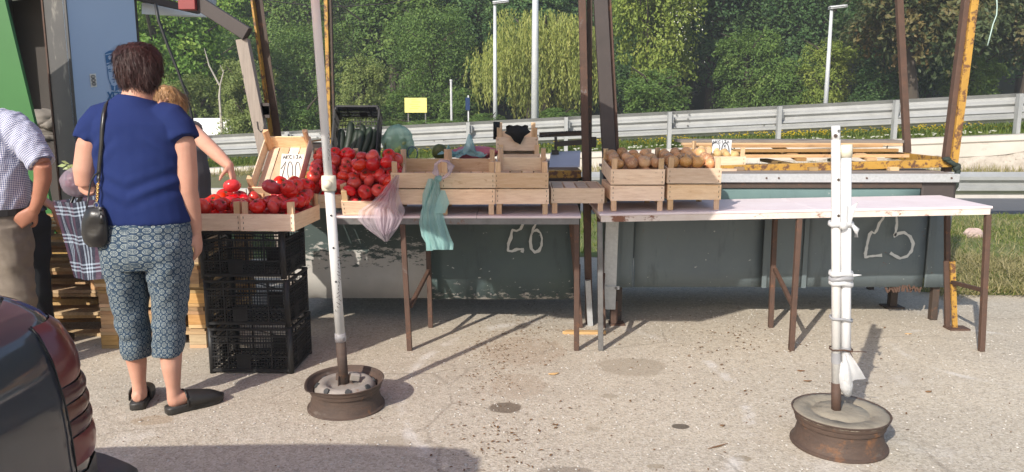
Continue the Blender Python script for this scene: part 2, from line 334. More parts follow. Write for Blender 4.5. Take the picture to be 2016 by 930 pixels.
# ------------------------------------------------------------------ mesh helpers
WM = {}
def V(*a): return Vector(a if len(a) > 1 else a[0])
def frame(t, ref=None):
    t = t.normalized(); ref = ref or (Vector((0, 0, 1)) if abs(t.z) < .95 else Vector((0, 1, 0)))
    x = ref.cross(t)
    if x.length < 1e-6: x = Vector((1, 0, 0)).cross(t)
    x.normalize(); return x, t.cross(x)
class MB:
    def __init__(s): s.v = []; s.f = []; s.pat = []; s.tint = []
    def add(s, vs, fs, pat=None):
        b = len(s.v); s.v += [tuple(q) for q in vs]; s.f += [tuple(i + b for i in q) for q in fs]
        if pat: s.pat += [(0, 0)] * (b - len(s.pat)) + pat
        return s
    def box(s, c, d, rot=None):
        c = Vector(c); vs = []
        for x, y, z in ((-1, -1, -1), (1, -1, -1), (1, 1, -1), (-1, 1, -1), (-1, -1, 1), (1, -1, 1), (1, 1, 1), (-1, 1, 1)):
            q = Vector((x * d[0] / 2, y * d[1] / 2, z * d[2] / 2))
            if rot is not None: q = rot @ q
            vs.append(c + q)
        return s.add(vs, ((0, 3, 2, 1), (4, 5, 6, 7), (0, 1, 5, 4), (1, 2, 6, 5), (2, 3, 7, 6), (3, 0, 4, 7)))
    def quad8(s, a, b):            # a, b: bottom and top quads (4 points each)
        return s.add(list(a) + list(b), ((0, 3, 2, 1), (4, 5, 6, 7), (0, 1, 5, 4), (1, 2, 6, 5), (2, 3, 7, 6), (3, 0, 4, 7)))
    def bar(s, a, b, w_, d_, ref=None):
        a, b = Vector(a), Vector(b); x, y = frame(b - a, ref)
        q = [x * (i * w_ / 2) + y * (j * d_ / 2) for i, j in ((-1, -1), (1, -1), (1, 1), (-1, 1))]
        return s.quad8([a + k for k in q], [b + k for k in q])
    def tube(s, pts, r, n=8, caps=True, ell=1, ref=None, pat=False):
        pts = [Vector(q) for q in pts]; m = len(pts); rs = r if isinstance(r, (list, tuple)) else [r] * m
        vs, fs, pp = [], [], []; L = 0
        for i, q in enumerate(pts):
            t = pts[min(i + 1, m - 1)] - pts[max(i - 1, 0)]; x, y = frame(t, ref)
            rr = rs[i] if isinstance(rs[i], (tuple, list)) else (rs[i], rs[i] * ell)
            if i: L += (q - pts[i - 1]).length
            for k in range(n):
                a = 2 * math.pi * k / n; vs.append(q + x * (rr[0] * math.cos(a)) + y * (rr[1] * math.sin(a)))
                pp.append((k / n * math.pi * (rr[0] + rr[1]), L))
        for i in range(m - 1):
            for k in range(n): fs.append((i * n + k, i * n + (k + 1) % n, (i + 1) * n + (k + 1) % n, (i + 1) * n + k))
        if caps: fs += [tuple(range(n))[::-1], tuple(range((m - 1) * n, m * n))]
        return s.add(vs, fs, pp if pat else None)
    def lathe(s, prof, c=(0, 0, 0), n=24, mat=None, warp=None):
        c = Vector(c); vs, fs = [], []
        for r, z in prof:
            for k in range(n):
                a = 2 * math.pi * k / n; q = Vector((r * math.cos(a), r * math.sin(a), z))
                if warp: q = warp(q, a)
                vs.append(c + (mat @ q if mat is not None else q))
        for i in range(len(prof) - 1):
            for k in range(n): fs.append((i * n + k, i * n + (k + 1) % n, (i + 1) * n + (k + 1) % n, (i + 1) * n + k))
        return s.add(vs, fs)
    def grid(s, fn, nu, nv, wrap=False, pat=None, flip=False):
        vs = [fn(i / (nu if wrap else nu - 1), j / (nv - 1)) for j in range(nv) for i in range(nu)]
        pp = [pat(i / (nu if wrap else nu - 1), j / (nv - 1)) for j in range(nv) for i in range(nu)] if pat else None
        fs = []
        for j in range(nv - 1):
            for i in range(nu if wrap else nu - 1):
                q = (j * nu + i, j * nu + (i + 1) % nu, (j + 1) * nu + (i + 1) % nu, (j + 1) * nu + i); fs.append(q[::-1] if flip else q)
        return s.add(vs, fs, pp)
    def prism(s, poly, d, org, x, y):      # poly in (x, y) of the plane, thickness d along x cross y
        org, x, y = Vector(org), Vector(x), Vector(y); nrm = x.cross(y).normalized(); n = len(poly)
        a = [org + x * p + y * q for p, q in poly]; b = [k + nrm * d for k in a]
        return s.add(a + b, [tuple(range(n))[::-1], tuple(range(n, 2 * n))] + [(i, (i + 1) % n, n + (i + 1) % n, n + i) for i in range(n)])
    def mesh(s, name):
        me = bpy.data.meshes.new(name); me.from_pydata(s.v, [], s.f); me.update(); return me
    def build(s, name, m, parent=None, smooth=False, bevel=0, sub=0, solid=0):
        me = bpy.data.meshes.new(name); inv = None
        if parent is not None:
            inv = WM[parent].inverted()
            me.from_pydata([tuple(inv @ Vector(q)) for q in s.v], [], s.f)
        else: me.from_pydata(s.v, [], s.f)
        if s.pat:
            s.pat += [(0, 0)] * (len(s.v) - len(s.pat)); a = me.attributes.new('pat', 'FLOAT_VECTOR', 'POINT')
            a.data.foreach_set('vector', [k for p in s.pat for k in (p[0], p[1], 0)])
        if s.tint:
            a = me.attributes.new('tint', 'FLOAT', 'FACE'); a.data.foreach_set('value', s.tint)
        me.update()
        if smooth: me.polygons.foreach_set('use_smooth', [True] * len(me.polygons))
        return link(name, me, m, parent, bevel, sub, solid)
def link(name, me, m, parent=None, bevel=0, sub=0, solid=0):
    o = bpy.data.objects.new(name, me); COL.objects.link(o)
    if m:
        me.materials.clear(); me.materials.append(M[m])
    if parent is not None: o.parent = parent; WM[o] = WM[parent]
    else: WM[o] = Matrix()
    if bevel:
        b = o.modifiers.new('b', 'BEVEL'); b.width = bevel; b.segments = 2; b.limit_method = 'ANGLE'
    if solid:
        b = o.modifiers.new('s', 'SOLIDIFY'); b.thickness = solid
    if sub:
        b = o.modifiers.new('u', 'SUBSURF'); b.levels = b.render_levels = sub
    return o
def tag(o, label=None, cat=None, group=None, kind=None):
    for k, x in (('label', label), ('category', cat), ('group', group), ('kind', kind)):
        if x: o[k] = x
    return o
def T(name, label, cat, loc=(0, 0, 0), rz=0, group=None, mw=None):
    o = bpy.data.objects.new(name, None); COL.objects.link(o); o.empty_display_size = .1
    mm = mw if mw is not None else Matrix.Translation(Vector(loc)) @ Matrix.Rotation(rz, 4, 'Z')
    o.matrix_world = mm; WM[o] = mm; return tag(o, label, cat, group)
def cp(root, mw, label=None, group=None, skip=()):
    r = root.copy(); COL.objects.link(r); r.matrix_world = mw; WM[r] = mw
    if label: r['label'] = label
    if group: r['group'] = group
    for ch in KIDS[root]:
        c = ch.copy(); COL.objects.link(c); c.parent = r; WM[c] = mw
        for g2 in KIDS.get(ch, []):
            d = g2.copy(); COL.objects.link(d); d.parent = c; WM[d] = mw
    return r
KIDS = {}
def kids(root):
    for o in bpy.data.objects:
        if o.parent is not None: KIDS.setdefault(o.parent, [])
    KIDS[root] = [o for o in bpy.data.objects if o.parent == root]
    for c in KIDS[root]: KIDS[c] = [o for o in bpy.data.objects if o.parent == c]
def struct(name, mb, m, smooth=False): return tag(mb.build(name, m, None, smooth), kind='structure')
def nz(x, y, s=1., o=0): return noise.noise(Vector((x * s + o, y * s - o, o * .7)))
def lerp(a, b, t): return a + (b - a) * t
def pl(tab, x):
    if x <= tab[0][0]: return tab[0][1]
    for (a, p), (b, q) in zip(tab, tab[1:]):
        if x <= b: return p + (q - p) * (x - a) / (b - a)
    return tab[-1][1]
# letters: strokes (polyline lists on a 1 x 1 cell), drawn as flat ribbons just proud of a surface
def ribbon(mb, pts, wd0, P, var=0.):
    q = [Vector((*p, 0)) for i, p in enumerate(pts) if i == 0 or (Vector(p) - Vector(pts[i - 1])).length > 1e-4]; n = len(q); vs = []
    for i in range(n):
        t = (q[min(i + 1, n - 1)] - q[max(i - 1, 0)]); t.normalize(); wd = wd0 * (1 + var * noise.noise(Vector((q[i].x * .11, q[i].y * .11, 2.3)))); e = Vector((-t.y, t.x, 0)) * wd / 2
        c = q[i] + (t * (wd * .25) if i == n - 1 else -t * (wd * .25) if i == 0 else Vector()); vs += [P(*(c - e).xy), P(*(c + e).xy)]
    mb.add(vs, [(2 * i, 2 * i + 1, 2 * i + 3, 2 * i + 2) for i in range(n - 1)])
def arc(cx, cy, rx, ry, a0, a1, n=14):
    return [(cx + rx * math.cos(R(lerp(a0, a1, i / n))), cy + ry * math.sin(R(lerp(a0, a1, i / n)))) for i in range(n + 1)]

# ------------------------------------------------------------------ the setting
# line of the upper road: falls away to the left
def rail_y(x): return 17.55 - .2095 * (x + 6.45)
def rail_z(x): return .19 + .0527 * (x + 6.45)
mb = MB(); mb.grid(lambda u, v: V(lerp(-60, 60, u), lerp(-25, 7.6, v), 0), 2, 2); struct('paved_ground', mb, 'paving')
mb = MB(); mb.grid(lambda u, v: V(lerp(-130, 130, u), lerp(-60, 120, v), -2.6), 2, 2); struct('ground', mb, 'soil')
def verge_z(x, y): return .012 + .05 * max(0, nz(x, y, 1.1)) * min(1, (y - 5.8) / .6) - max(0, y - 9.6) * .02
def verge_edge(x): return 5.72 + .16 * nz(x, 0, .9) + .06 * nz(x, 0, 4) + 1.6 * max(0, min(1, (3.25 - x) / .35))
mb = MB(); mb.grid(lambda u, v: V(lerp(-30, 30, u), lerp(verge_edge(lerp(-30, 30, u)), 10.75, v), verge_z(lerp(-30, 30, u), lerp(verge_edge(lerp(-30, 30, u)), 10.75, v)) if v > 0 else .004), 160, 24); struct('grass_verge', mb, 'turf', True)
mb = MB(); mb.grid(lambda u, v: V(lerp(-40, 40, u), lerp(10.7, 13.0, v), -.03), 2, 2); struct('lower_road', mb, 'asphalt')
mb = MB()
for i in range(40):
    x0 = -30 + i * 1.5; mb.box((x0 + .745, 13.08, .03), (1.485, .16, .20))
struct('road_kerb', mb, 'kerb_concrete')
def wall_y(x): return rail_y(x) - .28
mb = MB(); mb.grid(lambda u, v: V(lerp(-30, 30, u), lerp(13.0, wall_y(lerp(-30, 30, u)) + .1, v), pl([(0, .03), (.5, .05), (1, pl([(-8, .04), (4, .30)], lerp(-30, 30, u)) + .08 * nz(u * 60, 3, .8))], v)), 120, 8); struct('weedy_bank', mb, 'soil', True)
# grass strip between the two guard rails, upper road, hill
def strip_z(x, d): return rail_z(x) + .02 * nz(x, d, 1.3)
mb = MB(); mb.grid(lambda u, v: V(lerp(-30, 30, u), rail_y(lerp(-30, 30, u)) + lerp(-.12, 3.4, v), strip_z(lerp(-30, 30, u), v * 3) + .01), 140, 10); struct('median_grass', mb, 'turf', True)
def upper_z(x, y):
    b = rail_z(max(-40, min(40, x))) - .05
    dip = 1.9 * max(0, min(1, (-6 - x) / 7)) * max(0, min(1, (y - 22) / 5)) * max(0, min(1, (44 - y) / 6))
    hill = max(0, y - 40) * .50 + max(0, y - 46) * .15
    return b - dip + min(hill, 60) + (.5 * nz(x, y, .08) if y > 36 else 0)
mb = MB(); mb.grid(lambda u, v: V(lerp(-40, 40, u), rail_y(lerp(-40, 40, u)) + lerp(3.4, 13, v), upper_z(lerp(-40, 40, u), 18 + v * 9)), 60, 12); struct('upper_road', mb, 'asphalt', True)
mb = MB(); mb.grid(lambda u, v: (lambda x, y: V(x, y, upper_z(x, y) + (.25 * max(0, nz(x, y, .35)))))(lerp(-110, 110, u), lerp(27, 92, v)), 110, 60); struct('hillside', mb, 'forest_floor', True)

# low retaining wall: smooth upper face, crumbled foot, joints between its cast lengths
wall = T('retaining_wall', 'long pale concrete retaining wall with crumbling foot below the upper guard rail', 'wall', (0, rail_y(0), 0))
xs = [-26, -20.5, -15, -10.4, -6.2, -1.9, 2.1, 4.3, 7.0, 10.4, 14, 19, 26]
for a, b in zip(xs, xs[1:]):
    mb = MB(); n = max(2, int((b - a) / .25))
    prof = lambda x: [(-.0, rail_z(x) - .30 - .11 * nz(x, 2, 1.7) - .06 * nz(x, 9, 6)), (-.02, rail_z(x) - .12), (-.05, rail_z(x) - .09), (-.05, rail_z(x) + .0), (.22, rail_z(x) + .01)]
    mb.grid(lambda u, v: (lambda x, k: V(x, wall_y(x) + prof(x)[k][0], prof(x)[k][1]))(lerp(a + .012, b - .012, u), round(v * 4)), n, 5)
    mb.build('wall_length', 'wall_concrete', wall)
    mb = MB(); mb.grid(lambda u, v: (lambda x, z: V(x, wall_y(x) + .055 + .04 * nz(x * 3, z * 3, 2.2) + .03 * nz(x, z, 9, 4) - .14 * (1 - v), z))(lerp(a, b, u), lerp(.05, rail_z(lerp(a, b, u)) - .12, v)), n * 2, 12)
    mb.build('crumbled_foot', 'crumbled_concrete', wall, True)
# guard rails seen from behind: posts, W beams, splice bolts
def w_beam(mb, A, B, zc, side, h_=.31, d=.08):
    prof = [(-.5, 0), (-.42, .35), (-.30, 1), (-.16, 1), (-.05, .15), (.05, .15), (.16, 1), (.30, 1), (.42, .35), (.5, 0)]
    vs = []
    for P in (A, B):
        for q, e in prof: vs.append(P + Vector((0, side * d * e, zc + q * h_)))
    for P in (A, B):
        for q, e in prof: vs.append(P + Vector((0, side * d * e + .006, zc + q * h_)))
    n = len(prof); fs = []
    for k in range(n - 1): fs += [(k, n + k, n + k + 1, k + 1), (2 * n + k, 2 * n + k + 1, 3 * n + k + 1, 3 * n + k)]
    fs += [(0, 2 * n, 3 * n, n), (n - 1, 2 * n - 1, 4 * n - 1, 3 * n - 1)]
    mb.add(vs, fs)
def guard_rail(name, label, off, posts, side, zb, gap, ptop, seg):
    t = T(name, label, 'guard rail', (0, rail_y(0) + off, rail_z(0)))
    P = lambda x: Vector((x, rail_y(x) + off, rail_z(x)))
    for x in posts:
        p = P(x); mb = MB(); q = p + Vector((0, 0, -.05))
        mb.box(q + Vector((0, 0, (ptop + .05) / 2)), (.012, .10, ptop + .05)); mb.box(q + Vector((.03, -.05, (ptop + .05) / 2)), (.072, .008, ptop + .05)); mb.box(q + Vector((.03, .05, (ptop + .05) / 2)), (.072, .008, ptop + .05))
        po = mb.build('post', 'rail_steel', t)
        mb = MB(); mb.box(p + Vector((.09, side * (gap * .5), zb + .02)), (.05, gap * .8, .16)); mb.build('spacer_block', 'rail_steel', po)
    for i, (a, b) in enumerate(zip(seg, seg[1:])):
        mb = MB(); w_beam(mb, P(a - .15) + Vector((0, side * gap + (.007 * (i % 2)), 0)), P(b + .15) + Vector((0, side * gap + .007 * (i % 2), 0)), zb, side, .34)
        be = mb.build('beam', 'rail_steel', t)
        mb = MB()
        for dx in (-.12, .12):
            for dz in (-.13, 0, .13):
                mb.tube([P(b + dx) + Vector((0, side * gap - .022, zb + dz)), P(b + dx) + Vector((0, side * gap + .01, zb + dz))], .018, 6)
        tag(mb.build('splice_bolts', 'grey_steel', be), kind='stuff')
    return t
guard_rail('guard_rail', 'near galvanised guard rail on top of the concrete wall, posts facing the stalls', 0, [-13.2 + 2.04 * i for i in range(15)], 1, .57, .10, .73, [-26, -19, -11.6, -4.2, 3.4, 11, 18, 26])
guard_rail('guard_rail', 'far guard rail beyond the flowering grass strip, lower and mostly hidden by the near one', 2.6, [-12.6 + 2.04 * i for i in range(15)], -1, .30, .08, .44, [-26, -17, -9.2, -1.8, 5.8, 13, 26])
# single rail beside the lower road
t = T('guard_rail', 'lower guard rail beside the road, right behind the end of stall 25', 'guard rail', (5, 10.4, 0))
for a, b in ((-3.2, .9), (.9, 5.0), (5.0, 9.1), (9.1, 13.2), (13.2, 17.3)):
    mb = MB(); w_beam(mb, V(a - .1, 10.4, 0), V(b + .1, 10.4, 0), .455, -1, .31, .07); mb.build('beam', 'rail_steel', t)
    mb = MB(); mb.box((b - 1.35, 10.47, .25), (.09, .11, .62)); mb.build('post', 'rail_steel', t)

# ------------------------------------------------------------------ grass, weeds, flowers
def blades(name, m, n, pos, hgt, wd, label, cat, lean=.5, tint=(0, 1)):
    mb = MB(); k = 0
    while k < n:
        p = pos(k)
        if p is None: continue
        k += 1
        a = U(0, 6.283); h_ = hgt() ; l = Vector((math.cos(a), math.sin(a), 0)); s_ = Vector((-l.y, l.x, 0)) * wd * U(.6, 1.3)
        top = p + l * h_ * U(0, lean) * 1.4 + Vector((0, 0, h_ * U(.6, 1))); mid = p.lerp(top, .55) + Vector((0, 0, h_ * .14))
        b = len(mb.v); mb.v += [tuple(p - s_), tuple(p + s_), tuple(mid + s_ * .7), tuple(mid - s_ * .7), tuple(top)]
        mb.f += [(b, b + 1, b + 2, b + 3), (b + 3, b + 2, b + 4)]; c = U(*tint); mb.tint += [c, c]
    return tag(mb.build(name, m), label, cat, kind='stuff')
def vpos(k):
    x, y = U(2.9, 8.5), U(5.75, 10.6)
    if y < verge_edge(x) - .02 or (y < verge_edge(x) + .9 and nz(x, y, 1.5) < -.05): return None
    if nz(x, y, .9, 4) < -.25 and U(0, 1) < .7: return None
    return V(x, y, verge_z(x, y))
blades('verge_grass', 'grass_blade', 26000, vpos, lambda: U(.02, .075), .004, 'short patchy green grass on the verge beside stall 25', 'grass', .9)
def spos(k):
    x = U(2.9, 8.5); y = verge_edge(x) + U(-.08, 1.5) ** 1 if U(0, 1) < .75 else U(5.8, 10)
    return V(x, y, verge_z(x, max(y, 5.8)) + U(.0, .02))
blades('cut_straw', 'straw', 20000, spos, lambda: U(.03, .11), .0035, 'dry cut straw scattered along the verge edge', 'straw', 2.2, (.2, 1))
blades('verge_grass', 'grass_blade', 9000, lambda k: (lambda x, y: V(x, y, verge_z(x, y)))(U(-7, 3), U(7.4, 10.6)), lambda: U(.03, .10), .005, 'grass and weeds growing on the strip behind the stalls', 'grass', .9)
def wpos(k):
    x = U(-9, 13); y = wall_y(x) - abs(rnd.gauss(0, .35)) - .02
    return V(x, max(13.1, y), pl([(-8, .0), (4, .2)], x) + .06 * nz(x, 3, .8)) if nz(x, y, 1.2) > -.35 and (x > 3 or U(0, 1) < .4) else None
blades('wall_weeds', 'straw', 11000, wpos, lambda: U(.10, .36), .006, 'tall dry weeds at the foot of the retaining wall', 'weeds', .45, (0, .8))
def mpos(k):
    x = U(-12, 13); d = U(.1, 3.3); return V(x, rail_y(x) + d, strip_z(x, d))
blades('median_grass_blades', 'grass_blade', 46000, mpos, lambda: U(.06, .20), .008, 'green grass strip between the two upper guard rails', 'grass', .6, (.1, .75))
mb = MB()
for k in range(2300):
    x = rnd.triangular(-6, 13, 4) if k % 3 else U(-12, 13); d = U(.6, 2.5)
    if nz(x, d, .7, 2) < -.12 or (x < 1 and U(0, 1) < .55): continue
    p = V(x, rail_y(x) + d, strip_z(x, d) + U(.06, .17)); r = U(.012, .026); a = U(0, 3)
    mb.lathe([(0, .004), (r, .008), (r * .6, -.006)], p, 5)
tag(mb.build('yellow_flowers', 'petal_yellow'), 'small yellow flowers dotted over the grass strip behind the rail', 'flowers', kind='stuff')
mb = MB()
for k in range(160):
    x = U(1, 9); p = V(x, rail_y(x) + U(-.05, .25), rail_z(x) + U(.04, .09)); r = U(.02, .035); mb.lathe([(0, .006), (r, .008), (r * .5, -.01)], p, 6)
tag(mb.build('white_clover', 'petal_white'), 'small white clover heads along the top edge of the concrete wall', 'flowers', kind='stuff')

# ------------------------------------------------------------------ trees
def crown_mesh(name, blobs, n, leaf, seed, spread=.5, clump=90, droop=.3, tj=.25, hollow=.55):
    """blobs: list of (x, y, z, rx, ry, rz). Sprays of small leaves set through the outer volume of each blob."""
    r = random.Random(seed); mb = MB(); vs, fs, tint = mb.v, mb.f, mb.tint
    tot = sum(b[3] * b[4] * b[5] for b in blobs) ** 1
    for bx, by, bz, rx, ry, rz in blobs:
        nb = int(n * rx * ry * rz / tot)
        for c in range(max(3, nb // clump)):
            while True:
                d = Vector((r.gauss(0, 1), r.gauss(0, 1), r.gauss(0, 1)))
                if d.length > .01: break
            d.normalize(); q = r.uniform(hollow ** 2, 1.0) ** .5 * (1 + .22 * noise.noise(d * 2.1 + Vector((seed, bx, bz))))
            cc = Vector((bx + d.x * rx * q, by + d.y * ry * q, bz + d.z * rz * q)); ti = min(1, max(0, r.gauss(.45, tj)))
            cr = spread * r.uniform(.6, 1.35); up = (d * .8 + Vector((0, 0, .75))).normalized(); fx, fy = frame(up)
            for k in range(clump):
                a = r.uniform(0, 6.283); e = cr * math.sqrt(r.uniform(0, 1))
                p = cc + fx * (math.cos(a) * e) + fy * (math.sin(a) * e) + up * (r.gauss(0, .22) * cr) - Vector((0, 0, droop * e * e / cr))
                nn = (up + Vector((r.gauss(0, .6), r.gauss(0, .6) - .25, r.gauss(0, .6)))).normalized(); x, y = frame(nn)
                b_ = r.uniform(0, 6.283); x, y = x * math.cos(b_) + y * math.sin(b_), y * math.cos(b_) - x * math.sin(b_)
                s_ = leaf * r.uniform(.6, 1.3); i = len(vs)
                vs += [tuple(p - x * s_), tuple(p + y * s_ * .5 + nn * s_ * .12), tuple(p + x * s_), tuple(p - y * s_ * .5 + nn * s_ * .12)]
                fs.append((i, i + 1, i + 2, i + 3)); tint.append(min(1, max(0, ti + r.gauss(0, .10))))
    me = bpy.data.meshes.new(name); me.from_pydata(vs, [], fs)
    a = me.attributes.new('tint', 'FLOAT', 'FACE'); a.data.foreach_set('value', tint); me.update(); return me
def trunk_mesh(h_, r0, seed, top=.75, spread=.35):
    r = random.Random(seed); mb = MB(); pts = [V(0, 0, -.3)]; x = y = 0
    for i in range(1, 7):
        x += r.gauss(0, .03) * h_ * .4; y += r.gauss(0, .03) * h_ * .4; pts.append(V(x, y, h_ * top * i / 6))
    mb.tube(pts, [r0 * (1.25, 1, .9, .8, .65, .45, .2)[i] for i in range(7)], 9)
    for k in range(9):
        b = pts[2 + k % 4].lerp(pts[3 + k % 4], r.random()); a = k * 2.4 + r.random(); L = h_ * spread * r.uniform(.7, 1.2)
        e = b + V(math.cos(a) * L, math.sin(a) * L, L * r.uniform(.5, 1.1)); m_ = b.lerp(e, .5) + V(0, 0, L * .12)
        mb.tube([b, m_, e], [r0 * .42, r0 * .26, r0 * .07], 6)
    return mb.mesh('trunk')
def round_blobs(w_, d_, h_, z0, seed, n=9):
    r = random.Random(seed); out = [(0, 0, z0 + h_ * .5, w_ * .36, d_ * .36, h_ * .40)]
    for k in range(n):
        a = k * 2.399; q = r.uniform(.25, .62); zz = z0 + h_ * r.uniform(.14, .86); s_ = math.sin(math.pi * min(.95, max(.1, (zz - z0) / h_))) ** .6
        out.append((math.cos(a) * w_ * .5 * q * s_, math.sin(a) * d_ * .5 * q * s_, zz, w_ * r.uniform(.15, .25), d_ * r.uniform(.15, .25), h_ * r.uniform(.11, .2)))
    return out
CROWN = {}
def crown(kind):
    if kind in CROWN: return CROWN[kind]
    K = {'a': (round_blobs(6, 6, 7, 1.2, 3), 25000, .095, .55, .3, .22), 'b': (round_blobs(6.5, 6, 8.5, 1.0, 8, 12), 27000, .10, .6, .5, .25),
         'c': (round_blobs(5, 5, 5.5, .2, 5, 8), 19000, .08, .45, .4, .2), 'tall': (round_blobs(5, 5, 11, 1.2, 12, 14), 28000, .10, .6, .4, .25),
         'shrub': (round_blobs(3.4, 3.2, 3.0, .0, 21, 8), 13000, .062, .32, .35, .2), 'chest': (round_blobs(9, 8, 9.5, 1.4, 31, 14), 36000, .105, .6, .7, .28),
         'acacia': (round_blobs(6.5, 6, 7.5, .8, 44, 12), 26000, .075, .75, .1, .2)}[kind]
    CROWN[kind] = (crown_mesh('crown', K[0], K[1], K[2], len(CROWN) * 7 + 3, K[3], 70, K[4], K[5]), trunk_mesh(max(b[2] + b[5] for b in K[0]), .2, len(CROWN) + 5))
    return CROWN[kind]
def variant(me, m):
    k = (me.name, m)
    if k not in CROWN:
        c = me.copy(); c.materials.clear(); c.materials.append(M[m]); CROWN[k] = c
    return CROWN[k]
def tree(name, label, x, y, kind, m, s=(1, 1, 1), rz=0, group=None, z=None, cat='tree'):
    t = T(name, label, cat, (x, y, upper_z(x, y) if z is None else z), rz, group); t.scale = s if isinstance(s, tuple) else (s, s, s)
    WM[t] = t.matrix_basis.copy(); cm, tm = crown(kind)
    for nm, me in (('trunk', variant(tm, 'bark')), ('crown', variant(cm, m))):
        o = bpy.data.objects.new(nm, me); COL.objects.link(o); o.parent = t; WM[o] = WM[t]
    return t
def px(x, Y): return (x - CXP) / FPX * (Y * math.cos(PITCH))
def tr_(label, X, Y, kind, m, s=1, name='broadleaf_tree', cat='tree', z=None, rz=None):
    return tree(name, label, px(X, Y), Y, kind, m, s, U(0, 6) if rz is None else rz, None, z, cat)
# near row, left to right
tr_('bright yellow-green tree right of the blue kiosk panel', 318, 33, 'b', 'leaf_bright', (1.0, 1.0, 1.12))
tr_('olive-green small tree behind the white truck, left of the leaning post', 400, 31.5, 'c', 'leaf_olive', (.85, .85, .95))
tr_('rounded bushy olive tree right behind the leaning wooden post', 492, 30, 'c', 'leaf_olive', (.62, .7, .80), z=-.6)
tr_('rounded bright bush behind the parasol pole above the cucumber crate', 712, 30, 'c', 'leaf_olive', (.58, .62, .72), 'bush', 'bush', z=-.1)
tr_('low dark bush between parasol pole and leaning post', 590, 31, 'shrub', 'leaf_mid', (.9, .9, .9), 'bush', 'bush')
tr_('feathery mid-green acacia left of the weeping willow', 860, 36, 'acacia', 'leaf_mid', (.80, .8, .82), 'acacia_tree')
tr_('low hedge bush behind the yellow notice board', 800, 34.5, 'shrub', 'leaf_mid', (1.1, .9, .75), 'bush', 'bush')
tr_('low hedge bush beside the small blue road sign', 905, 34, 'shrub', 'leaf_mid', (.95, .9, .75), 'bush', 'bush')
tr_('tall pale flowering tree right of the brown stall post', 1285, 33, 'b', 'leaf_yellow', (.72, .75, 1.02), 'flowering_tree')
tr_('dense low green shrub under the flowering tree behind the onion crates', 1290, 30, 'shrub', 'leaf_mid', (1.05, 1, .80), 'bush', 'bush')
tr_('small green tree with brownish leaf tips between flowering tree and lamp', 1465, 33, 'c', 'leaf_mid', (.72, .72, .75))
tr_('yellow-green young tree around the right street lamp', 1620, 31.5, 'c', 'leaf_yellow', (.55, .6, .62))
tr_('low leafy tree left of the right street lamp', 1535, 32, 'shrub', 'leaf_mid', (1.1, 1, .9), 'bush', 'bush')
tr_('large dark horse chestnut with browning leaves above the guard rail', 1800, 28.5, 'chest', 'leaf_chestnut', (.95, .95, 1.0), 'horse_chestnut')
tr_('dark horse chestnut at the right edge behind the yellow post', 2010, 30.5, 'chest', 'leaf_chestnut', (.85, .9, 1.05), 'horse_chestnut')
tr_('green undergrowth bush at the far right under the chestnut', 1905, 31, 'shrub', 'leaf_mid', (.9, .9, .9), 'bush', 'bush')
tr_('dark shrub under the big horse chestnut left of the rusty post', 1730, 31, 'shrub', 'leaf_dark', (1, 1, .8), 'bush', 'bush')
# taller second row and wood climbing the hill: every one stands on the slope
LM = [(300, 'above the kiosk panel edge'), (400, 'above the white truck'), (510, 'behind the leaning post'), (620, 'left of the parasol pole'), (710, 'right of the parasol pole'), (815, 'above the yellow board'), (900, 'above the blue road sign'), (980, 'behind the slim lamp'), (1060, 'behind the willow crown'), (1150, 'behind the paired brown posts'), (1240, 'right of the brown beam'), (1330, 'behind the flowering tree'), (1440, 'above the potato crate'), (1540, 'left of the right lamp'), (1640, 'above the white pipes'), (1720, 'right of the right lamp'), (1790, 'behind the rusty post'), (1900, 'behind the yellow post'), (2000, 'at the right picture edge'), (2120, 'beyond the right picture edge'), (200, 'behind the kiosk')]
seen = {}
def wood_label(X, ri, k, lm):
    a = {'leaf_mid': 'mid green', 'leaf_dark': 'dark green', 'leaf_bright': 'bright green'}[lm] + {'a': ' round', 'b': ' broad', 'tall': ' tall', 'acacia': ' feathery'}[k]
    l = '%s wood tree %s, %s' % (a, min(LM, key=lambda q: abs(q[0] - X))[1], ['at the hill foot', 'just up the slope', 'midway up the slope', 'high on the slope'][ri])
    seen[l] = seen.get(l, 0) + 1
    return l if seen[l] == 1 else l.replace(' wood tree', ' wood tree more to the right', 1)
rows = [(39, 210, 2080, 12, ['b', 'a', 'acacia', 'tall']), (45, 230, 2120, 12, ['tall', 'b', 'a', 'acacia']), (52, 180, 2140, 12, ['a', 'b', 'tall']), (61, 150, 2160, 12, ['b', 'a'])]
for ri, (Y, x0, x1, n, ks) in enumerate(rows):
    for i in range(n):
        X = lerp(x0, x1, (i + .5) / n) + U(-28, 28); yy = Y + U(-2, 2); k = ks[(i + ri) % len(ks)]
        lm = 'leaf_mid' if X < 900 else 'leaf_dark'
        if ri >= 1 and X < 760 and i % 2: lm = 'leaf_bright'
        if ri and X > 1250: lm = 'leaf_dark'
        sc = U(.85, 1.15); tree('broadleaf_tree', wood_label(X, ri, k, lm), px(X, yy), yy, k, lm, (sc * 1.05, sc * 1.05, sc * (1.05 if k != 'tall' else .95)), U(0, 6), 'woodland trees on the hill')
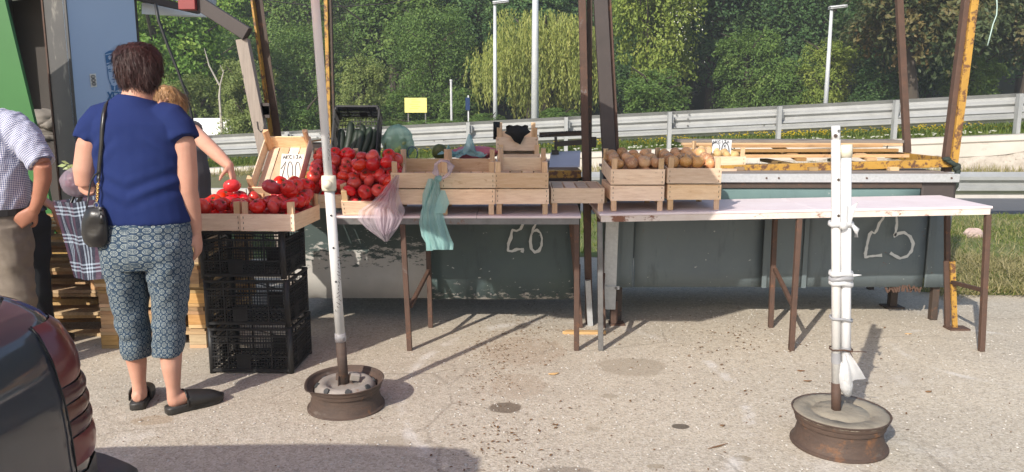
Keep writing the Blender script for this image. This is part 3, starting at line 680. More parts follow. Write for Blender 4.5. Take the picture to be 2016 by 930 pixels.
# weeping willow: hanging strands
def willow(label, X, Y, w_, h_, seed):
    t = T('weeping_willow', label, 'tree', (px(X, Y), Y, upper_z(px(X, Y), Y))); WM[t] = Matrix.Translation(t.location)
    r = random.Random(seed); mb = MB(); vs, fs, ti = mb.v, mb.f, mb.tint
    heads = [(r.uniform(-.8, .8) * w_ / 2, r.uniform(-.6, .6) * w_ / 2, r.uniform(.45, .8) * h_, r.uniform(.16, .30) * w_) for _ in range(20)] + [(0, 0, h_ * .8, w_ * .3), (-.12 * w_, -.1 * w_, h_ * .72, w_ * .28), (.16 * w_, -.15 * w_, h_ * .76, w_ * .28)]
    for s_ in range(1500):
        hx, hy, hz, hr = heads[s_ % len(heads)]; a = r.uniform(0, 6.283); e = math.sqrt(r.random())
        p = Vector((hx + math.cos(a) * hr * e, hy + math.sin(a) * hr * e, hz + hr * .75 * math.sqrt(max(0, 1 - e * e)) - .2))
        L = min(p.z - .15, r.uniform(.16, .42) * h_); tt = min(1, max(0, r.gauss(.5, .22))); sw = Vector((math.cos(a), math.sin(a), 0)) * r.uniform(0, .10)
        n = int(L / .16) + 2
        for k in range(n):
            f = k / n; q = p + sw * (1 - (1 - f) ** 2) * L - Vector((0, 0, f * L))
            for _ in range(2):
                d = Vector((r.gauss(0, .35), r.gauss(0, .35), -1)).normalized(); sd = d.cross(Vector((r.gauss(0, 1), r.gauss(0, 1), .1))).normalized()
                o = q + Vector((r.gauss(0, .035), r.gauss(0, .035), 0)); l_ = r.uniform(.13, .26); b = len(vs)
                vs += [tuple(o), tuple(o + d * l_ * .5 + sd * .022), tuple(o + d * l_), tuple(o + d * l_ * .5 - sd * .022)]; fs.append((b, b + 1, b + 2, b + 3)); ti.append(min(1, max(0, tt + r.gauss(0, .08))))
    me = bpy.data.meshes.new('crown'); me.from_pydata(vs, [], fs); at2 = me.attributes.new('tint', 'FLOAT', 'FACE'); at2.data.foreach_set('value', ti); me.update()
    link('crown', me, 'leaf_willow', t); link('trunk', trunk_mesh(h_, .32, 4, .7, .3), 'bark', t)
willow('large yellow-green weeping willow between the two street lamp poles', 1070, 33, 5.0, 5.35, 5)
# white blossom on the flowering tree stays on its own object
mb = MB()
for k in range(90):
    a = U(0, 6.28); p = at(1350 + rnd.gauss(0, 26), 55 + rnd.gauss(0, 36), 33 - 2.3 + U(-.3, .3)); s_ = U(.02, .045)
    mb.add([p + V(U(-s_, s_), U(-s_, s_), U(-s_, s_)) for _ in range(4)], [(0, 1, 2, 3)])
tag(mb.build('white_blossom', 'petal_white'), 'pale blossom sprays on the tall flowering tree', 'blossom', kind='stuff')
t = T('dead_tree', 'bare dead pale tree with forked branches left of the leaning post', 'tree', px(430, 29), 0, None) if False else T('dead_tree', 'bare dead pale forked branches left of the leaning wooden post', 'tree', (px(435, 29.3), 29.3, -1.2))
q = lambda x, y: at(x, y, 29.3)
for nm, pts, r0 in (('trunk', [V(px(438, 29.3), 29.3, -1.3), q(432, 190), q(434, 165)], [.07, .05, .03]), ('branch', [q(432, 168), q(412, 130), q(402, 95)], [.035, .028, .012]), ('branch', [q(434, 165), q(440, 143), q(433, 128)], [.03, .02, .01]), ('branch', [q(433, 172), q(437, 152), q(441, 138)], [.028, .018, .008])):
    MB().tube(pts, r0, 6).build(nm, 'pale_bark', t)
for lab, X, Y, m, s in (('low ground-cover bush under the willow left of the tall lamp pole', 960, 28.5, 'leaf_mid', (.8, .7, .34)), ('low ground-cover bush under the willow right of the thick pole', 1100, 28.5, 'leaf_mid', (.9, .7, .36)), ('low green roadside bush behind the rail left of the parasol pole', 560, 28.5, 'leaf_mid', (1.2, .8, .34)), ('low green roadside bush right of the cucumber crate', 770, 28.5, 'leaf_mid', (1.1, .7, .30)), ('low green roadside bush under the acacia', 850, 28.3, 'leaf_mid', (1.2, .7, .30)), ('pale roadside bush above the white truck', 405, 36.5, 'leaf_olive', (1.5, .9, .9))):
    tr_(lab, X, Y, 'shrub', m, s, 'bush', 'bush')

# ------------------------------------------------------------------ lamps, signs, truck
def lamp(label, X, Y, top_px, r0, head=True, bot=None):
    b = at(X, 230, Y); zt = at(X, top_px, Y).z; z0 = bot if bot is not None else upper_z(b.x, Y)
    t = T('street_lamp', label, 'street lamp', (b.x, Y, z0))
    MB().tube([V(b.x, Y, z0 - .1), V(b.x, Y, lerp(z0, zt, .5)), V(b.x, Y, zt)], [r0, r0 * .85, r0 * .62], 12).build('pole', 'pole_steel', t, True)
    MB().tube([V(b.x, Y, z0), V(b.x, Y, z0 + .5)], r0 * 1.35, 12).build('base_sleeve', 'pole_steel', t, True)
    mb = MB(); mb.grid(lambda u, v: V(b.x + lerp(-.08, .50, u), Y - .14 + .28 * v, zt + .03 + .05 * math.sin(math.pi * v) + .06 * u), 6, 6); mb.grid(lambda u, v: V(b.x + lerp(-.08, .50, u), Y - .14 + .28 * v, zt - .03 + .06 * u), 6, 6, flip=True)
    hd = mb.build('lamp_head', 'lamp_grey', t, True, solid=.02)
    return t
lamp('slim street lamp with its head in view left of the willow', 975, 28.5, 7, .085)
lamp('thick pale lamp pole in front of the willow, top out of view', 1053, 18.9, -190, .095)
lamp('street lamp among trees at right with its head in view', 1624, 27.5, 17, .085)
t = T('notice_board', 'plain yellow notice board on two thin posts above the guard rail', 'sign', (px(818, 30), 30, 0))
a, b = at(797, 222, 30), at(840, 193, 30); MB().box(((a.x + b.x) / 2, 30, (a.z + b.z) / 2), (b.x - a.x, .04, b.z - a.z)).build('board', 'yellow_board', t)
mb = MB()
for k in range(5): mb.box((lerp(a.x, b.x, .16 + .3 * (k % 2) * .3) + .22, 29.975, b.z - .07 - k * .085), (.34 if k else .2, .006, .012))
tag(mb.build('faint_print', 'petal_yellow', t), kind='stuff')
for X in (803, 837): MB().box((at(X, 222, 29.95).x, 30.05, a.z - .55), (.04, .04, 1.5)).build('post', 'grey_steel', t)
t = T('road_sign', 'small dark blue road sign seen edge-on below the acacia', 'sign', (px(922, 29), 29, 0)); p = at(922, 215, 29)
MB().box((p.x, 29, p.z - .5), (.05, .05, 2.0)).build('post', 'lamp_grey', t); mb = MB(); mb.box((p.x - .02, 28.95, at(922, 205, 29).z), (.16, .05, .46), Matrix.Rotation(.35, 3, 'Z')); mb.build('sign_plate', 'sign_blue', t)
t = T('grey_post', 'thin grey post standing at the trees left of the blue sign', 'post', (px(888, 31), 31, 0)); p = at(888, 160, 31)
MB().tube([V(p.x, 31, -.3), p], .045, 8).build('shaft', 'lamp_grey', t); MB().tube([p, p + V(0, 0, .06)], .06, 8).build('cap', 'lamp_grey', t)
# white box truck passing on the far road
t = T('box_truck', 'white box truck on the far road behind the guard rail', 'truck', (px(400, 30), 30, -1.75)); a = at(456, 233, 30)
x1 = a.x; z1 = a.z
MB().box((x1 - 2.6, 31.1, z1 - 1.15), (5.2, 2.2, 2.3)).build('cargo_box', 'white_paint', t, bevel=.03)
MB().box((x1 + .014, 31.1, z1 - 1.15), (.03, 2.18, 2.26)).build('rear_frame', 'grey_steel', t)
MB().box((x1 - 6.2, 31.1, z1 - 1.45), (1.9, 2.1, 1.9)).build('cab', 'white_paint', t, bevel=.12)
for dx in (-.8, -5.6):
    for yy in (30.1, 32.1): MB().lathe([(0, -.13), (.4, -.13), (.45, -.08), (.45, .08), (.4, .13), (0, .13)], (x1 + dx, yy, z1 - 2.55), 18, Matrix.Rotation(R(90), 3, 'X')).build('wheel', 'tyre', t, True)
MB().box((x1 - 3, 31.1, z1 - 2.38), (6.6, .9, .16)).build('chassis', 'brown_steel', t)
# ------------------------------------------------------------------ market stalls and trestle tables
# stall 26 (left): counter with sheet-metal front
SY = 5.01
st26 = T('market_stall', 'left market stall counter with dark green front painted 26', 'market stall', (-.4, 5.6, 0))
def sheet(x0, x1, z0, z1, Y, m, par, name='front_sheet', wob=.010):
    mb = MB(); mb.grid(lambda u, v: V(lerp(x0, x1, u), Y + wob * nz(u * 5, v * 3, 1, x0), lerp(z0, z1, v)), 12, 6, flip=False); o = mb.build(name, m, par, True, solid=.004); return o
sheet(-1.48, -.540, .166, .93, SY, 'panel_whitewash', st26); p26 = sheet(-.544, .448, .163, .93, SY - .012, 'panel_green', st26)
# bolts along the lower edge
mb = MB()
for k in range(9): mb.tube([V(-.47 + k * .110, SY - .03, .195 + .004 * (k % 2)), V(-.47 + k * .110, SY - .01, .195 + .004 * (k % 2))], .006, 6)
tag(mb.build('rivets', 'grey_steel', p26), kind='stuff')
def number(strokes, Y, par, wd):
    mb = MB()
    for s_ in strokes:
        s2 = []
        for i in range(len(s_) - 1):
            for k in range(4): s2.append((lerp(s_[i][0], s_[i + 1][0], k / 4), lerp(s_[i][1], s_[i + 1][1], k / 4)))
        s2.append(s_[-1])
        def P(x, y): return at(x, y, Y)
        ribbon(mb, s2, wd, P, .7)
    return tag(mb.build('painted_number', 'spray_white', par), kind='stuff')
number([[(1031, 432), (1030, 441), (1025, 451), (1017, 455), (1009, 453), (1007, 459), (1006, 468), (1001, 480), (1000, 494), (1008, 495), (1018, 491), (1030, 491), (1028, 496)],
        [(1064, 431), (1056, 440), (1050, 450), (1046, 462), (1044, 476), (1046, 490), (1053, 497), (1061, 494), (1066, 484), (1067, 470), (1064, 459), (1057, 453), (1050, 456), (1047, 462)]], SY - .038, p26, 5.0)
# counter frame: yellow angle rails round a timber deck, posts down to the ground
def angle_bar(mb, a, b, s_=.05, th=.006, ref=None):
    a, b = Vector(a), Vector(b); x, y = frame(b - a, ref)
    mb.bar(a + x * (s_ / 2), b + x * (s_ / 2), s_, th, ref); mb.bar(a + y * (s_ / 2) + x * .0, b + y * (s_ / 2), th, s_ - th, ref); return mb
CT = .985
for a, b in (((-1.50, 5.13, CT), (.46, 5.13, CT)), ((-1.50, 6.20, CT), (.46, 6.20, CT)), ((.44, 5.16, CT), (.44, 6.18, CT)), ((-1.48, 5.16, CT), (-1.48, 6.18, CT))):
    MB().bar(a, b, .05, .05).build('counter_rail', 'yellow_steel', st26, bevel=.004)
MB().bar((-1.45, 5.115, .945), (.44, 5.115, .945), .028, .03).build('counter_trim', 'brown_steel', st26)
for k in range(8):
    y = 5.22 + k * .125; MB().box((-.52, y, CT + .034 + .002 * (k % 2)), (1.92, .11, .018)).build('deck_board', 'grey_wood', st26)
for a, b in (((-1.47, 5.05), (-1.47, 6.1)), ((-1.47, 6.12), (.44, 6.12))): MB().bar((*a, .56), (*b, .56), .006, .76, Vector((0, 0, 1))).build('added_shade_sheet', 'panel_green', st26)  # unseen side and back sheets, added to darken the ground under the counter
for x, y in ((-1.45, 5.14), (-1.45, 6.18), (.44, 6.18)): MB().bar((x, y, 0), (x, y, .96), .05, .05).build('leg', 'brown_steel', st26)
# frame posts of stall 26
def post(par, a, b, w_, d_, m, name='post', ref=None): return MB().bar(a, b, w_, d_, ref).build(name, m, par, bevel=.003)
a, b = at(1160, 645, 4.98), at(1145, -40, 4.98)
post(st26, V(a.x, 4.98, 0), b, .045, .045, 'rust_steel', ref=Vector((0, 1, 0)))
a2, b2 = at(1152, 430, 5.04), at(1160, -40, 5.04)
post(st26, V(at(1158, 600, 5.04).x, 5.04, 0.0), at(1161, -40, 5.04), .035, .035, 'brown_steel', ref=Vector((0, 1, 0)))
MB().bar(V(at(1162, 640, 4.93).x, 4.93, 0), at(1157, 552, 4.93), .035, .03, Vector((0, 1, 0))).build('splint', 'galvanised', st26)
# leaning timber post with yellow-rust angle iron, and the brown brace to the kiosk roof
LPb, LPt = at(545, 420, 5.02), at(478, 78, 5.02)
dirn = (LPt - LPb).normalized(); foot = LPb - dirn * (LPb.z / dirn.z)
post(st26, foot, LPt, .075, .06, 'post_wood', 'timber_post', Vector((0, 1, 0)))
fo, to = at(556, 420, 5.10), at(492, -40, 5.10); d2 = (to - fo).normalized(); f2 = fo - d2 * (fo.z / d2.z)
for dx, dy, w_, d_ in ((.0, 0, .012, .06), (.030, .028, .050, .008)):
    MB().bar(f2 + V(dx, dy, 0), to + V(dx, dy, 0), w_, d_, Vector((0, 1, 0))).build('angle_post', 'yellow_steel' if dx == 0 else 'brown_steel', st26)
MB().tube([LPt + V(.0, -.034, -.22 - .02), LPt + V(.0, -.034, -.22)], .001, 4).build('nail', 'grey_steel', st26)
B0, B1 = at(372, -6, 5.0), at(488, 68, 5.0)
MB().bar(B0, B1, .085, .075, Vector((0, 1, 0))).build('brace', 'brown_beam', st26, bevel=.004)
ltr = MB(); ribbon(ltr, [(506, 240), (508, 254), (513, 260), (519, 256), (520, 246), (519, 239)], 2.0, lambda x, y: at(x, y, 4.985)); ltr.build('marker_scrawl', 'ink_black', st26)
for k in range(2):
    c = at(516, 216 + k * 6, 5.02); MB().bar(c - V(.048, 0, -.004), c + V(.048, 0, .004), .012, .075).build('tie_band', 'brown_beam', st26)
# slim rusty-yellow post behind the parasol pole
a, b = at(641, -40, 6.15), at(648, 300, 6.15)
post(st26, V(b.x, 6.15, 0), a, .028, .045, 'yellow_steel', ref=Vector((0, 1, 0))); post(st26, V(b.x + .03, 6.17, 0), a + V(.03, .02, 0), .02, .045, 'brown_steel', ref=Vector((0, 1, 0)))

# wide brown beam post between the stalls, its galvanised foot
bp = T('beam_post', 'wide dark brown beam post between the two stalls', 'post', (.64, 4.97, 0))
A, B = at(1205, 420, 4.97), at(1180, -40, 4.97)
post(bp, A, B, .085, .05, 'brown_beam', 'beam', Vector((0, 1, 0))); off = V(.058, .03, 0)
post(bp, A + off, B + off, .022, .05, 'rust_steel', 'side_angle', Vector((0, 1, 0)))
MB().bar(V(at(1198, 610, 4.97).x, 4.97, at(1198, 608, 4.97).z), A - V(0, 0, .0), .085, .052, Vector((0, 1, 0))).build('galvanised_sleeve', 'galvanised', bp, bevel=.003)
sl_ = V(at(1198, 560, 4.97).x, 4.97, at(1198, 565, 4.97).z); MB().box(sl_ + V(.01, -.03, 0), (.115, .012, .022)).build('clamp_strap', 'galvanised', bp)
MB().tube([sl_ + V(.045, -.036, 0), sl_ + V(.045, -.05, 0)], .009, 8).build('bolt', 'grey_steel', bp)
f_ = V(at(1208, 640, 4.97).x, 4.97, 0); MB().bar(f_, f_ + V(0, 0, .16), .045, .045).build('foot', 'rust_steel', bp); MB().box(f_ + V(.02, 0, .005), (.10, .10, .01)).build('foot_plate', 'rust_steel', bp)

# stall 25 (right)
st25 = T('market_stall', 'right market stall counter with blue-grey front painted 25', 'market stall', (1.9, 5.7, 0))
SX0, SX1, RY = .675, 2.905, 5.03
xs = [.675, .81, 1.675, 1.945, 2.755, SX1]; ms = ['panel_blue'] * 5
for i, (a, b) in enumerate(zip(xs, xs[1:])): sheet(a + .003, b - .003, .235, .80, RY + (.012 if i % 2 else 0), 'panel_blue', st25, wob=.010)
for x in (1.68, 1.945): MB().box((x, RY - .012, .518), (.03, .012, .566)).build('seam_strip', 'panel_blue', st25)
sheet(SX0, 2.675, .815, .90, RY - .006, 'panel_teal', st25, 'upper_sheet', .003); sheet(2.68, SX1, .81, .955, RY - .01, 'brown_beam', st25, 'corner_sheet', .003)
MB().bar((SX0, RY - .012, .922), (2.675, RY - .012, .922), .02, .036, Vector((0, 0, 1))).build('brown_strip', 'brown_steel', st25)
MB().bar((SX0, RY - .03, .970), (SX1, RY - .03, .970), .03, .055, Vector((0, 0, 1))).build('metal_trim', 'galvanised', st25, bevel=.003)
for x in (1.65, 1.73, 2.3, 2.85): MB().tube([V(x, RY - .052, .971), V(x, RY - .042, .971)], .006, 8).build('bolt', 'rust_steel', st25)
for a, b in (((.69, 5.06), (.69, 6.02)), ((2.89, 5.06), (2.89, 6.02)), ((.69, 6.03), (2.89, 6.03))): MB().bar((*a, .60), (*b, .60), .006, .70, Vector((0, 0, 1))).build('added_shade_sheet', 'panel_blue', st25)  # sides and back closed in by added sheets that keep skylight from underneath
for k in range(9): MB().box((1.79, RY + .08 + k * .11, .990 + .002 * (k % 2)), (2.22, .10, .016)).build('deck_board', 'grey_wood', st25)
number([[(1741, 418), (1739, 430), (1731, 440), (1727, 452), (1722, 460), (1716, 457), (1712, 462), (1708, 478), (1704, 500), (1703, 507), (1712, 505), (1735, 503)],
        [(1765, 422), (1766, 440), (1763, 460), (1760, 466), (1768, 460), (1780, 458), (1792, 466), (1798, 480), (1795, 494), (1786, 505), (1772, 509), (1760, 503), (1754, 499)], [(1763, 424), (1780, 420), (1798, 416)]], RY - .030, st25, 5.2)
# yellow counter frame with open rails
CZ = 1.05
for a, b, w_ in (((1.28, RY + .27, CZ - .05), (3.04, RY + .27, CZ), .05), ((1.30, RY + 1.22, CZ + .02), (3.06, RY + 1.22, CZ + .02), .05), ((3.02, RY + .30, CZ + .005), (3.02, RY + 1.19, CZ + .01), .04)):
    MB().bar(a, b, w_, .055, Vector((0, 0, 1))).build('counter_rail', 'yellow_steel', st25, bevel=.004)
for x in (1.55, 2.05, 2.6): MB().bar((x, RY + .20, 1.012), (x, RY + 1.26, 1.012), .06, .025).build('timber_bearer', 'pallet_wood', st25)
fp = V(2.93, RY - .1, 0)
def leg(par, a, b, w_=.032, m='rust_steel', name='leg'): return MB().bar(a, b, w_, w_).build(name, m, par, bevel=.003)
for x, y in ((.73, 6.0), (2.86, 6.0), (2.86, 5.08), (.72, 5.08)): leg(st25, V(x, y, 0), V(x, y, .965), .045, 'brown_steel')
lp = at(1763, 572, 5.42); MB().bar(V(2.75, 5.42, 0), V(2.75, 5.42, .24), .05, .05).build('middle_leg', 'brown_steel', st25); MB().box((2.75, 5.42, .006), (.13, .12, .012)).build('foot_plate', 'brown_steel', st25)
mb = MB()
for k in range(14):
    x = 2.52 + k * .017 + U(-.004, .004); mb.box((x, RY + .02, .225 + U(-.012, .006)), (.012, .006, .045), Matrix.Rotation(U(-.6, .6), 3, 'Y'))
tag(mb.build('torn_lower_edge', 'rust_steel', st25), kind='stuff')
# rear rusty post and the front yellow post of stall 25
a, b = at(1786, 300, 6.25), at(1768, -40, 6.25)
post(st25, V(a.x + .02, 6.25, 0), V(a.x, 6.25, a.z), .05, .04, 'rust_steel', ref=Vector((0, 1, 0))); post(st25, a, b, .05, .045, 'rust_steel', ref=Vector((0, 1, 0)))
a, b = at(1876, 322, 5.33), at(1922, -40, 5.33)
for dx, w_, m in ((0, .048, 'yellow_steel'), (-.042, .036, 'rust_steel')):
    MB().bar(a + V(dx, abs(dx) * .5, 0), b + V(dx, abs(dx) * .5, 0), w_, .05, Vector((0, 1, 0))).build('angle_post', m, st25, bevel=.003)
MB().bar(a + V(-.03, .02, .0), V(a.x - .03, 5.35, .985), .05, .05).build('post_stub', 'rust_steel', st25)
# net and cable knotted round the post foot
nt_ = T('knotted_net', 'dark green netting knotted round the foot of the yellow post', 'net', at(1880, 322, 5.25))
mb = MB(); c = at(1877, 330, 5.27)
def knot(mb, c, r, seed, n=14):
    rr = random.Random(seed)
    vv = [c + Vector((r[0] * math.cos(2 * math.pi * u) * math.sin(math.pi * v), r[1] * math.sin(2 * math.pi * u) * math.sin(math.pi * v), r[2] * math.cos(math.pi * v))) * 1 for v in [0] for u in [0]]
    mb.grid(lambda u, v: c + Vector((r[0] * math.cos(2 * math.pi * u) * math.sin(math.pi * v), r[1] * math.sin(2 * math.pi * u) * math.sin(math.pi * v), r[2] * math.cos(math.pi * v))) * (1 + .35 * noise.noise(Vector((3 * math.cos(6.283 * u) + seed, 3 * v, 3 * math.sin(6.283 * u))))), n, n, True)
knot(mb, at(1864, 314, 5.25), (.028, .022, .016), 2); knot(mb, at(1884, 330, 5.25), (.026, .022, .030), 6); mb.tube([at(1863, 314, 5.25), at(1876, 322, 5.24), at(1886, 330, 5.25)], .016, 7)
tag(mb.build('knot', 'net_green', nt_, True), kind='stuff')
MB().tube([at(1886, 335, 5.25), at(1882, 352, 5.25), at(1884, 366, 5.25), at(1879, 376, 5.25)], [.02, .016, .014, .008], 7).build('tail', 'net_green', nt_, True)
MB().tube([at(1889, 338, 5.24), at(1885, 362, 5.24), at(1891, 372, 5.24), at(1886, 376, 5.24)], .0025, 5).build('wire_end', 'galvanised', nt_)

# pallets lying on the counter frame of stall 25
def pallet(label, mw, wd=.8, ln=1.2, m='pallet_wood', group=None, slats=5, ht=.13):
    t = T('wooden_pallet', label, 'pallet', mw=mw, group=group); rr = random.Random(hash(label) % 999)
    L = lambda q: mw @ Vector(q)
    def pb(c, d, name):
        mb = MB(); mb.box(c, d); mb.v = [tuple(mw @ Vector(q)) for q in mb.v]; mb.build(name, m, t)
    for k in range(slats): pb((lerp(-wd / 2 + .05, wd / 2 - .05, k / (slats - 1)) , rr.uniform(-.006, .006), ht - .011), (.10 - .014 * (k % 2), ln, .020), 'top_board')
    for y in (-ln / 2 + .05, 0, ln / 2 - .05): pb((0, y, ht - .033), (wd, .10, .020), 'cross_board')
    for x in (-wd / 2 + .05, 0, wd / 2 - .05):
        for y in (-ln / 2 + .05, 0, ln / 2 - .05): pb((x, y, (ht - .044 + .02) / 2), (.10, .10, ht - .044 - .021), 'block')
        pb((x, 0, .0095), (.10, ln, .019), 'bottom_board')
    return t
RZ = lambda a: Matrix.Rotation(a, 4, 'Z'); TR = Matrix.Translation; RX = lambda a: Matrix.Rotation(a, 4, 'X'); RYM = lambda a: Matrix.Rotation(a, 4, 'Y')
lt = T('slatted_tray', 'long slatted wooden tray on the yellow counter frame of stall 25', 'tray', (2.2, 5.8, 1.08))
for k, (y, z, x0, x1, m) in enumerate([(5.52, 1.083, 1.30, 2.83, 'pallet_wood'), (5.68, 1.115, 1.30, 2.83, 'pallet_wood'), (5.86, 1.140, 1.30, 2.80, 'pallet_wood')]):
    MB().bar((x0, y, z), (x1, y, z + .004), .045, .022, Vector((0, 0, 1))).build('slat', m, lt)
MB().bar((1.30, 6.10, 1.175), (2.98, 6.02, 1.175), .30, .02, Vector((0, 0, 1))).build('dark_board', 'grey_wood', lt)
MB().bar((1.30, 5.93, 1.155), (2.95, 5.87, 1.155), .06, .018, Vector((0, 0, 1))).build('edge_board', 'pallet_wood', lt)
for x in (1.55, 2.05, 2.55): MB().bar((x, 5.46, 1.062), (x, 6.15, 1.150), .07, .022, Vector((0, 0, 1))).build('bearer', 'pallet_wood', lt)
MB().box((1.42, 5.22, 1.005), (.20, .03, .02)).build('end_stick', 'crate_wood', lt)

# trestle tables in front
def table(label, x0, x1, z0, z1, yf, yb, legs, edge, group=None):
    t = T('trestle_table', label, 'table', ((x0 + x1) / 2, (yf + yb) / 2, 0), group=group)
    zz = lambda x: lerp(z0, z1, (x - x0) / (x1 - x0)); bx = .03
    mid = (x0 + x1) / 2 + .12
    for a, b in ((x0, mid - .001), (mid + .001, x1)):
        MB().quad8([V(a, yf, zz(a) - .014), V(b, yf, zz(b) - .014), V(b + (bx if b == x1 else 0), yb, zz(b) - .014), V(a, yb, zz(a) - .014)], [V(a, yf, zz(a)), V(b, yf, zz(b)), V(b + (bx if b == x1 else 0), yb, zz(b)), V(a, yb, zz(a))]).build('top_board', 'table_paint', t, bevel=.003)
    MB().bar((x0 + .01, yf + .02, zz(x0) - .032), (x1 - .01, yf + .02, zz(x1) - .032), .03, .034, Vector((0, 0, 1))).build('front_rail', edge, t)
    MB().bar((x0 + .01, yb - .04, zz(x0) - .032), (x1, yb - .04, zz(x1) - .032), .03, .034, Vector((0, 0, 1))).build('rear_rail', 'rust_steel', t)
    for x in (x0 + .03, x1 - .03): MB().bar((x, yf + .04, zz(x) - .032), (x, yb - .06, zz(x) - .032), .03, .03).build('side_rail', edge, t)
    for (fx, fy), (tx, ty), m in legs: leg(t, V(fx, fy, 0), V(tx, ty, zz(tx) - .05), .030, m)
    return t, zz
tl, zl = table('left trestle table with grey steel edge holding empty and tomato crates', -1.04, .395, .805, .805, 4.36, 4.955,
   [((-.605, 4.389), (-.630, 4.385), 'rust_steel'), ((-.533, 4.883), (-.545, 4.90), 'rust_steel'), ((.382, 4.389), (.372, 4.385), 'rust_steel'), ((.45, 4.883), (.375, 4.92), 'rust_steel')], 'grey_steel')
for a, b in (((-.60, 4.41, .26), (-.537, 4.86, .385)), ((.385, 4.41, .25), (.43, 4.86, .42))): leg(tl, V(a), V(b), .024, 'rust_steel', 'brace')
tr2, zr = table('right trestle table with peeling white edge holding onion crates', .50, 2.745, .818, .862, 4.36, 4.965,
   [((.525, 4.389), (.505, 4.385), 'grey_steel'), ((.60, 4.883), (.56, 4.92), 'rust_steel'), ((1.652, 4.389), (1.652, 4.385), 'rust_steel'), ((1.694, 4.883), (1.69, 4.90), 'rust_steel'), ((2.767, 4.372), (2.735, 4.385), 'rust_steel'), ((2.852, 4.883), (2.80, 4.92), 'rust_steel')], 'table_edge')
for a, b in (((1.653, 4.41, .27), (1.693, 4.86, .395)), ((2.765, 4.39, .36), (2.84, 4.86, .31)), ((.525, 4.41, .26), (.59, 4.86, .36))): leg(tr2, V(a), V(b), .024, 'rust_steel', 'brace')
# yellow jack foot beside the rear right leg
jf = T('jack_stand', 'rusty yellow angle-iron foot beside the right rear table leg', 'stand', gd(1880, 648))
c = gd(1880, 648); MB().bar(c, at(1875, 515, c.y), .032, .012, Vector((0, 1, 0))).build('upright', 'yellow_steel', jf); MB().bar(c + V(-.035, .02, 0), at(1869, 515, c.y) + V(-.01, .02, 0), .03, .01, Vector((0, 1, 0))).build('rear_flange', 'rust_steel', jf)
MB().box(c + V(.01, 0, .006), (.13, .09, .012)).build('base_plate', 'rust_steel', jf)
ch = T('wood_offcut', 'pale wood offcut lying on the ground between the two tables', 'wood', gd(1150, 657)); c = gd(1150, 657)
MB().prism([(-.14, -.015), (-.12, -.028), (.10, -.024), (.14, -.012), (.14, .022), (-.11, .024)], .018, c, V(.99, -.05, 0), V(.05, .99, 0)).build('offcut', 'wood_chip', ch, bevel=.003)

# ------------------------------------------------------------------ crates
def crate_proto(label, wd=.31, ln=.46, ph=.088, hh=.15):
    t = T('wooden_crate', label, 'crate')
    def q(name, m, c, d): MB().box(c, d).build(name, m, t)
    for y in (-1, 1): q('end_board', 'crate_wood', (0, y * (ln / 2 - .004), ph / 2 + .001), (wd, .008, ph))
    for x in (-1, 1): q('side_board', 'crate_wood', (x * (wd / 2 - .003), 0, ph / 2), (.006, ln - .018, ph - .004))
    for x in (-1, 1):
        for y in (-1, 1):
            cx, cy = x * (wd / 2 - .0065), y * (ln / 2 - .0085); s_ = .030
            MB().prism([(0, 0), (-s_ * x, 0), (-s_ * x, -.010 * y), (-.010 * x, -s_ * y), (0, -s_ * y)][::(1 if x * y > 0 else -1)], hh - .004, (cx, cy, .004), (1, 0, 0), (0, 1, 0)).build('corner_post', 'crate_post', t)
    n = 4
    for k in range(n): q('slat', 'crate_wood', (lerp(-wd / 2 + .045, wd / 2 - .045, k / (n - 1)), 0, .0055 + .0), ((wd - .012) / n - .010, ln - .020, .005))
    mb = MB()
    for y in (-1,):
        for x in (-1, 1):
            for k in range(3): mb.box((x * (wd / 2 - .014), y * (ln / 2 + .0005), .015 + k * .028), (.0025, .002, .011))
    tag(mb.build('staples', 'brown_steel', t), kind='stuff')
    kids(t); return t
CP = crate_proto('x'); CPs = crate_proto('x', .28, .46, .088, .15); cuse = {}
def crate(label, front, tilt=0, yaw=0, inv=False, proto=None, group=None):
    """front: world point under the middle of the crate's front board; tilt lifts the back; inv turns it upside down"""
    pr = proto or CP; ln = .46
    mw = TR(Vector(front)) @ RZ(yaw) @ RX(tilt) @ TR((0, ln / 2, .15 if inv else 0)) @ (RYM(math.pi) if inv else Matrix())
    if pr in cuse: return cp(pr, mw, label, group), mw
    cuse[pr] = 1; pr.matrix_world = mw; WM[pr] = mw; pr['label'] = label
    if group: pr['group'] = group
    for o in KIDS[pr]: WM[o] = mw
    return pr, mw
EG = 'empty crates on the left table'
# left table: two pairs on upturned crates, single taller stack, one upturned alone
TZ = .806
for X, lab in ((823, 'left of the pair'), (921, 'right of the pair')):
    x = px(X, 4.46) + .0
    crate('upturned crate used as a stand, %s behind the teal bag' % lab, (x, 4.40, TZ), 0, .02, True, group=EG)
    crate('empty wooden crate on an upturned one, %s behind the teal bag' % lab, (x + .003, 4.385, TZ + .156), R(7), .015, group=EG)
x = px(1028, 4.46)
crate('upturned wooden crate under the tall empty crate stack', (x, 4.42, TZ), 0, -.01, True, group=EG); crate('empty wooden crate right of the pair, open with wide slats', (x - .005, 4.39, TZ + .156), R(8), -.02, group=EG)
crate('upturned wooden crate standing alone beside the brown beam post', (px(1137, 4.55), 4.46, TZ), 0, -.02, True, group=EG)
crate('raised wooden crate draped with a black cloth', at(1018, 300, 5.12) + V(0, 0, .01), R(4), 0, proto=CPs, group=EG)
crate('wooden crate hidden under the draped one, at the back', at(1020, 332, 5.14) + V(0, 0, .0), R(2), 0, proto=CPs, group=EG)
crate('low wooden crate behind the raised one on the counter', V(px(1022, 5.1), 5.10, 1.03), 0, 0, proto=CPs, group=EG)
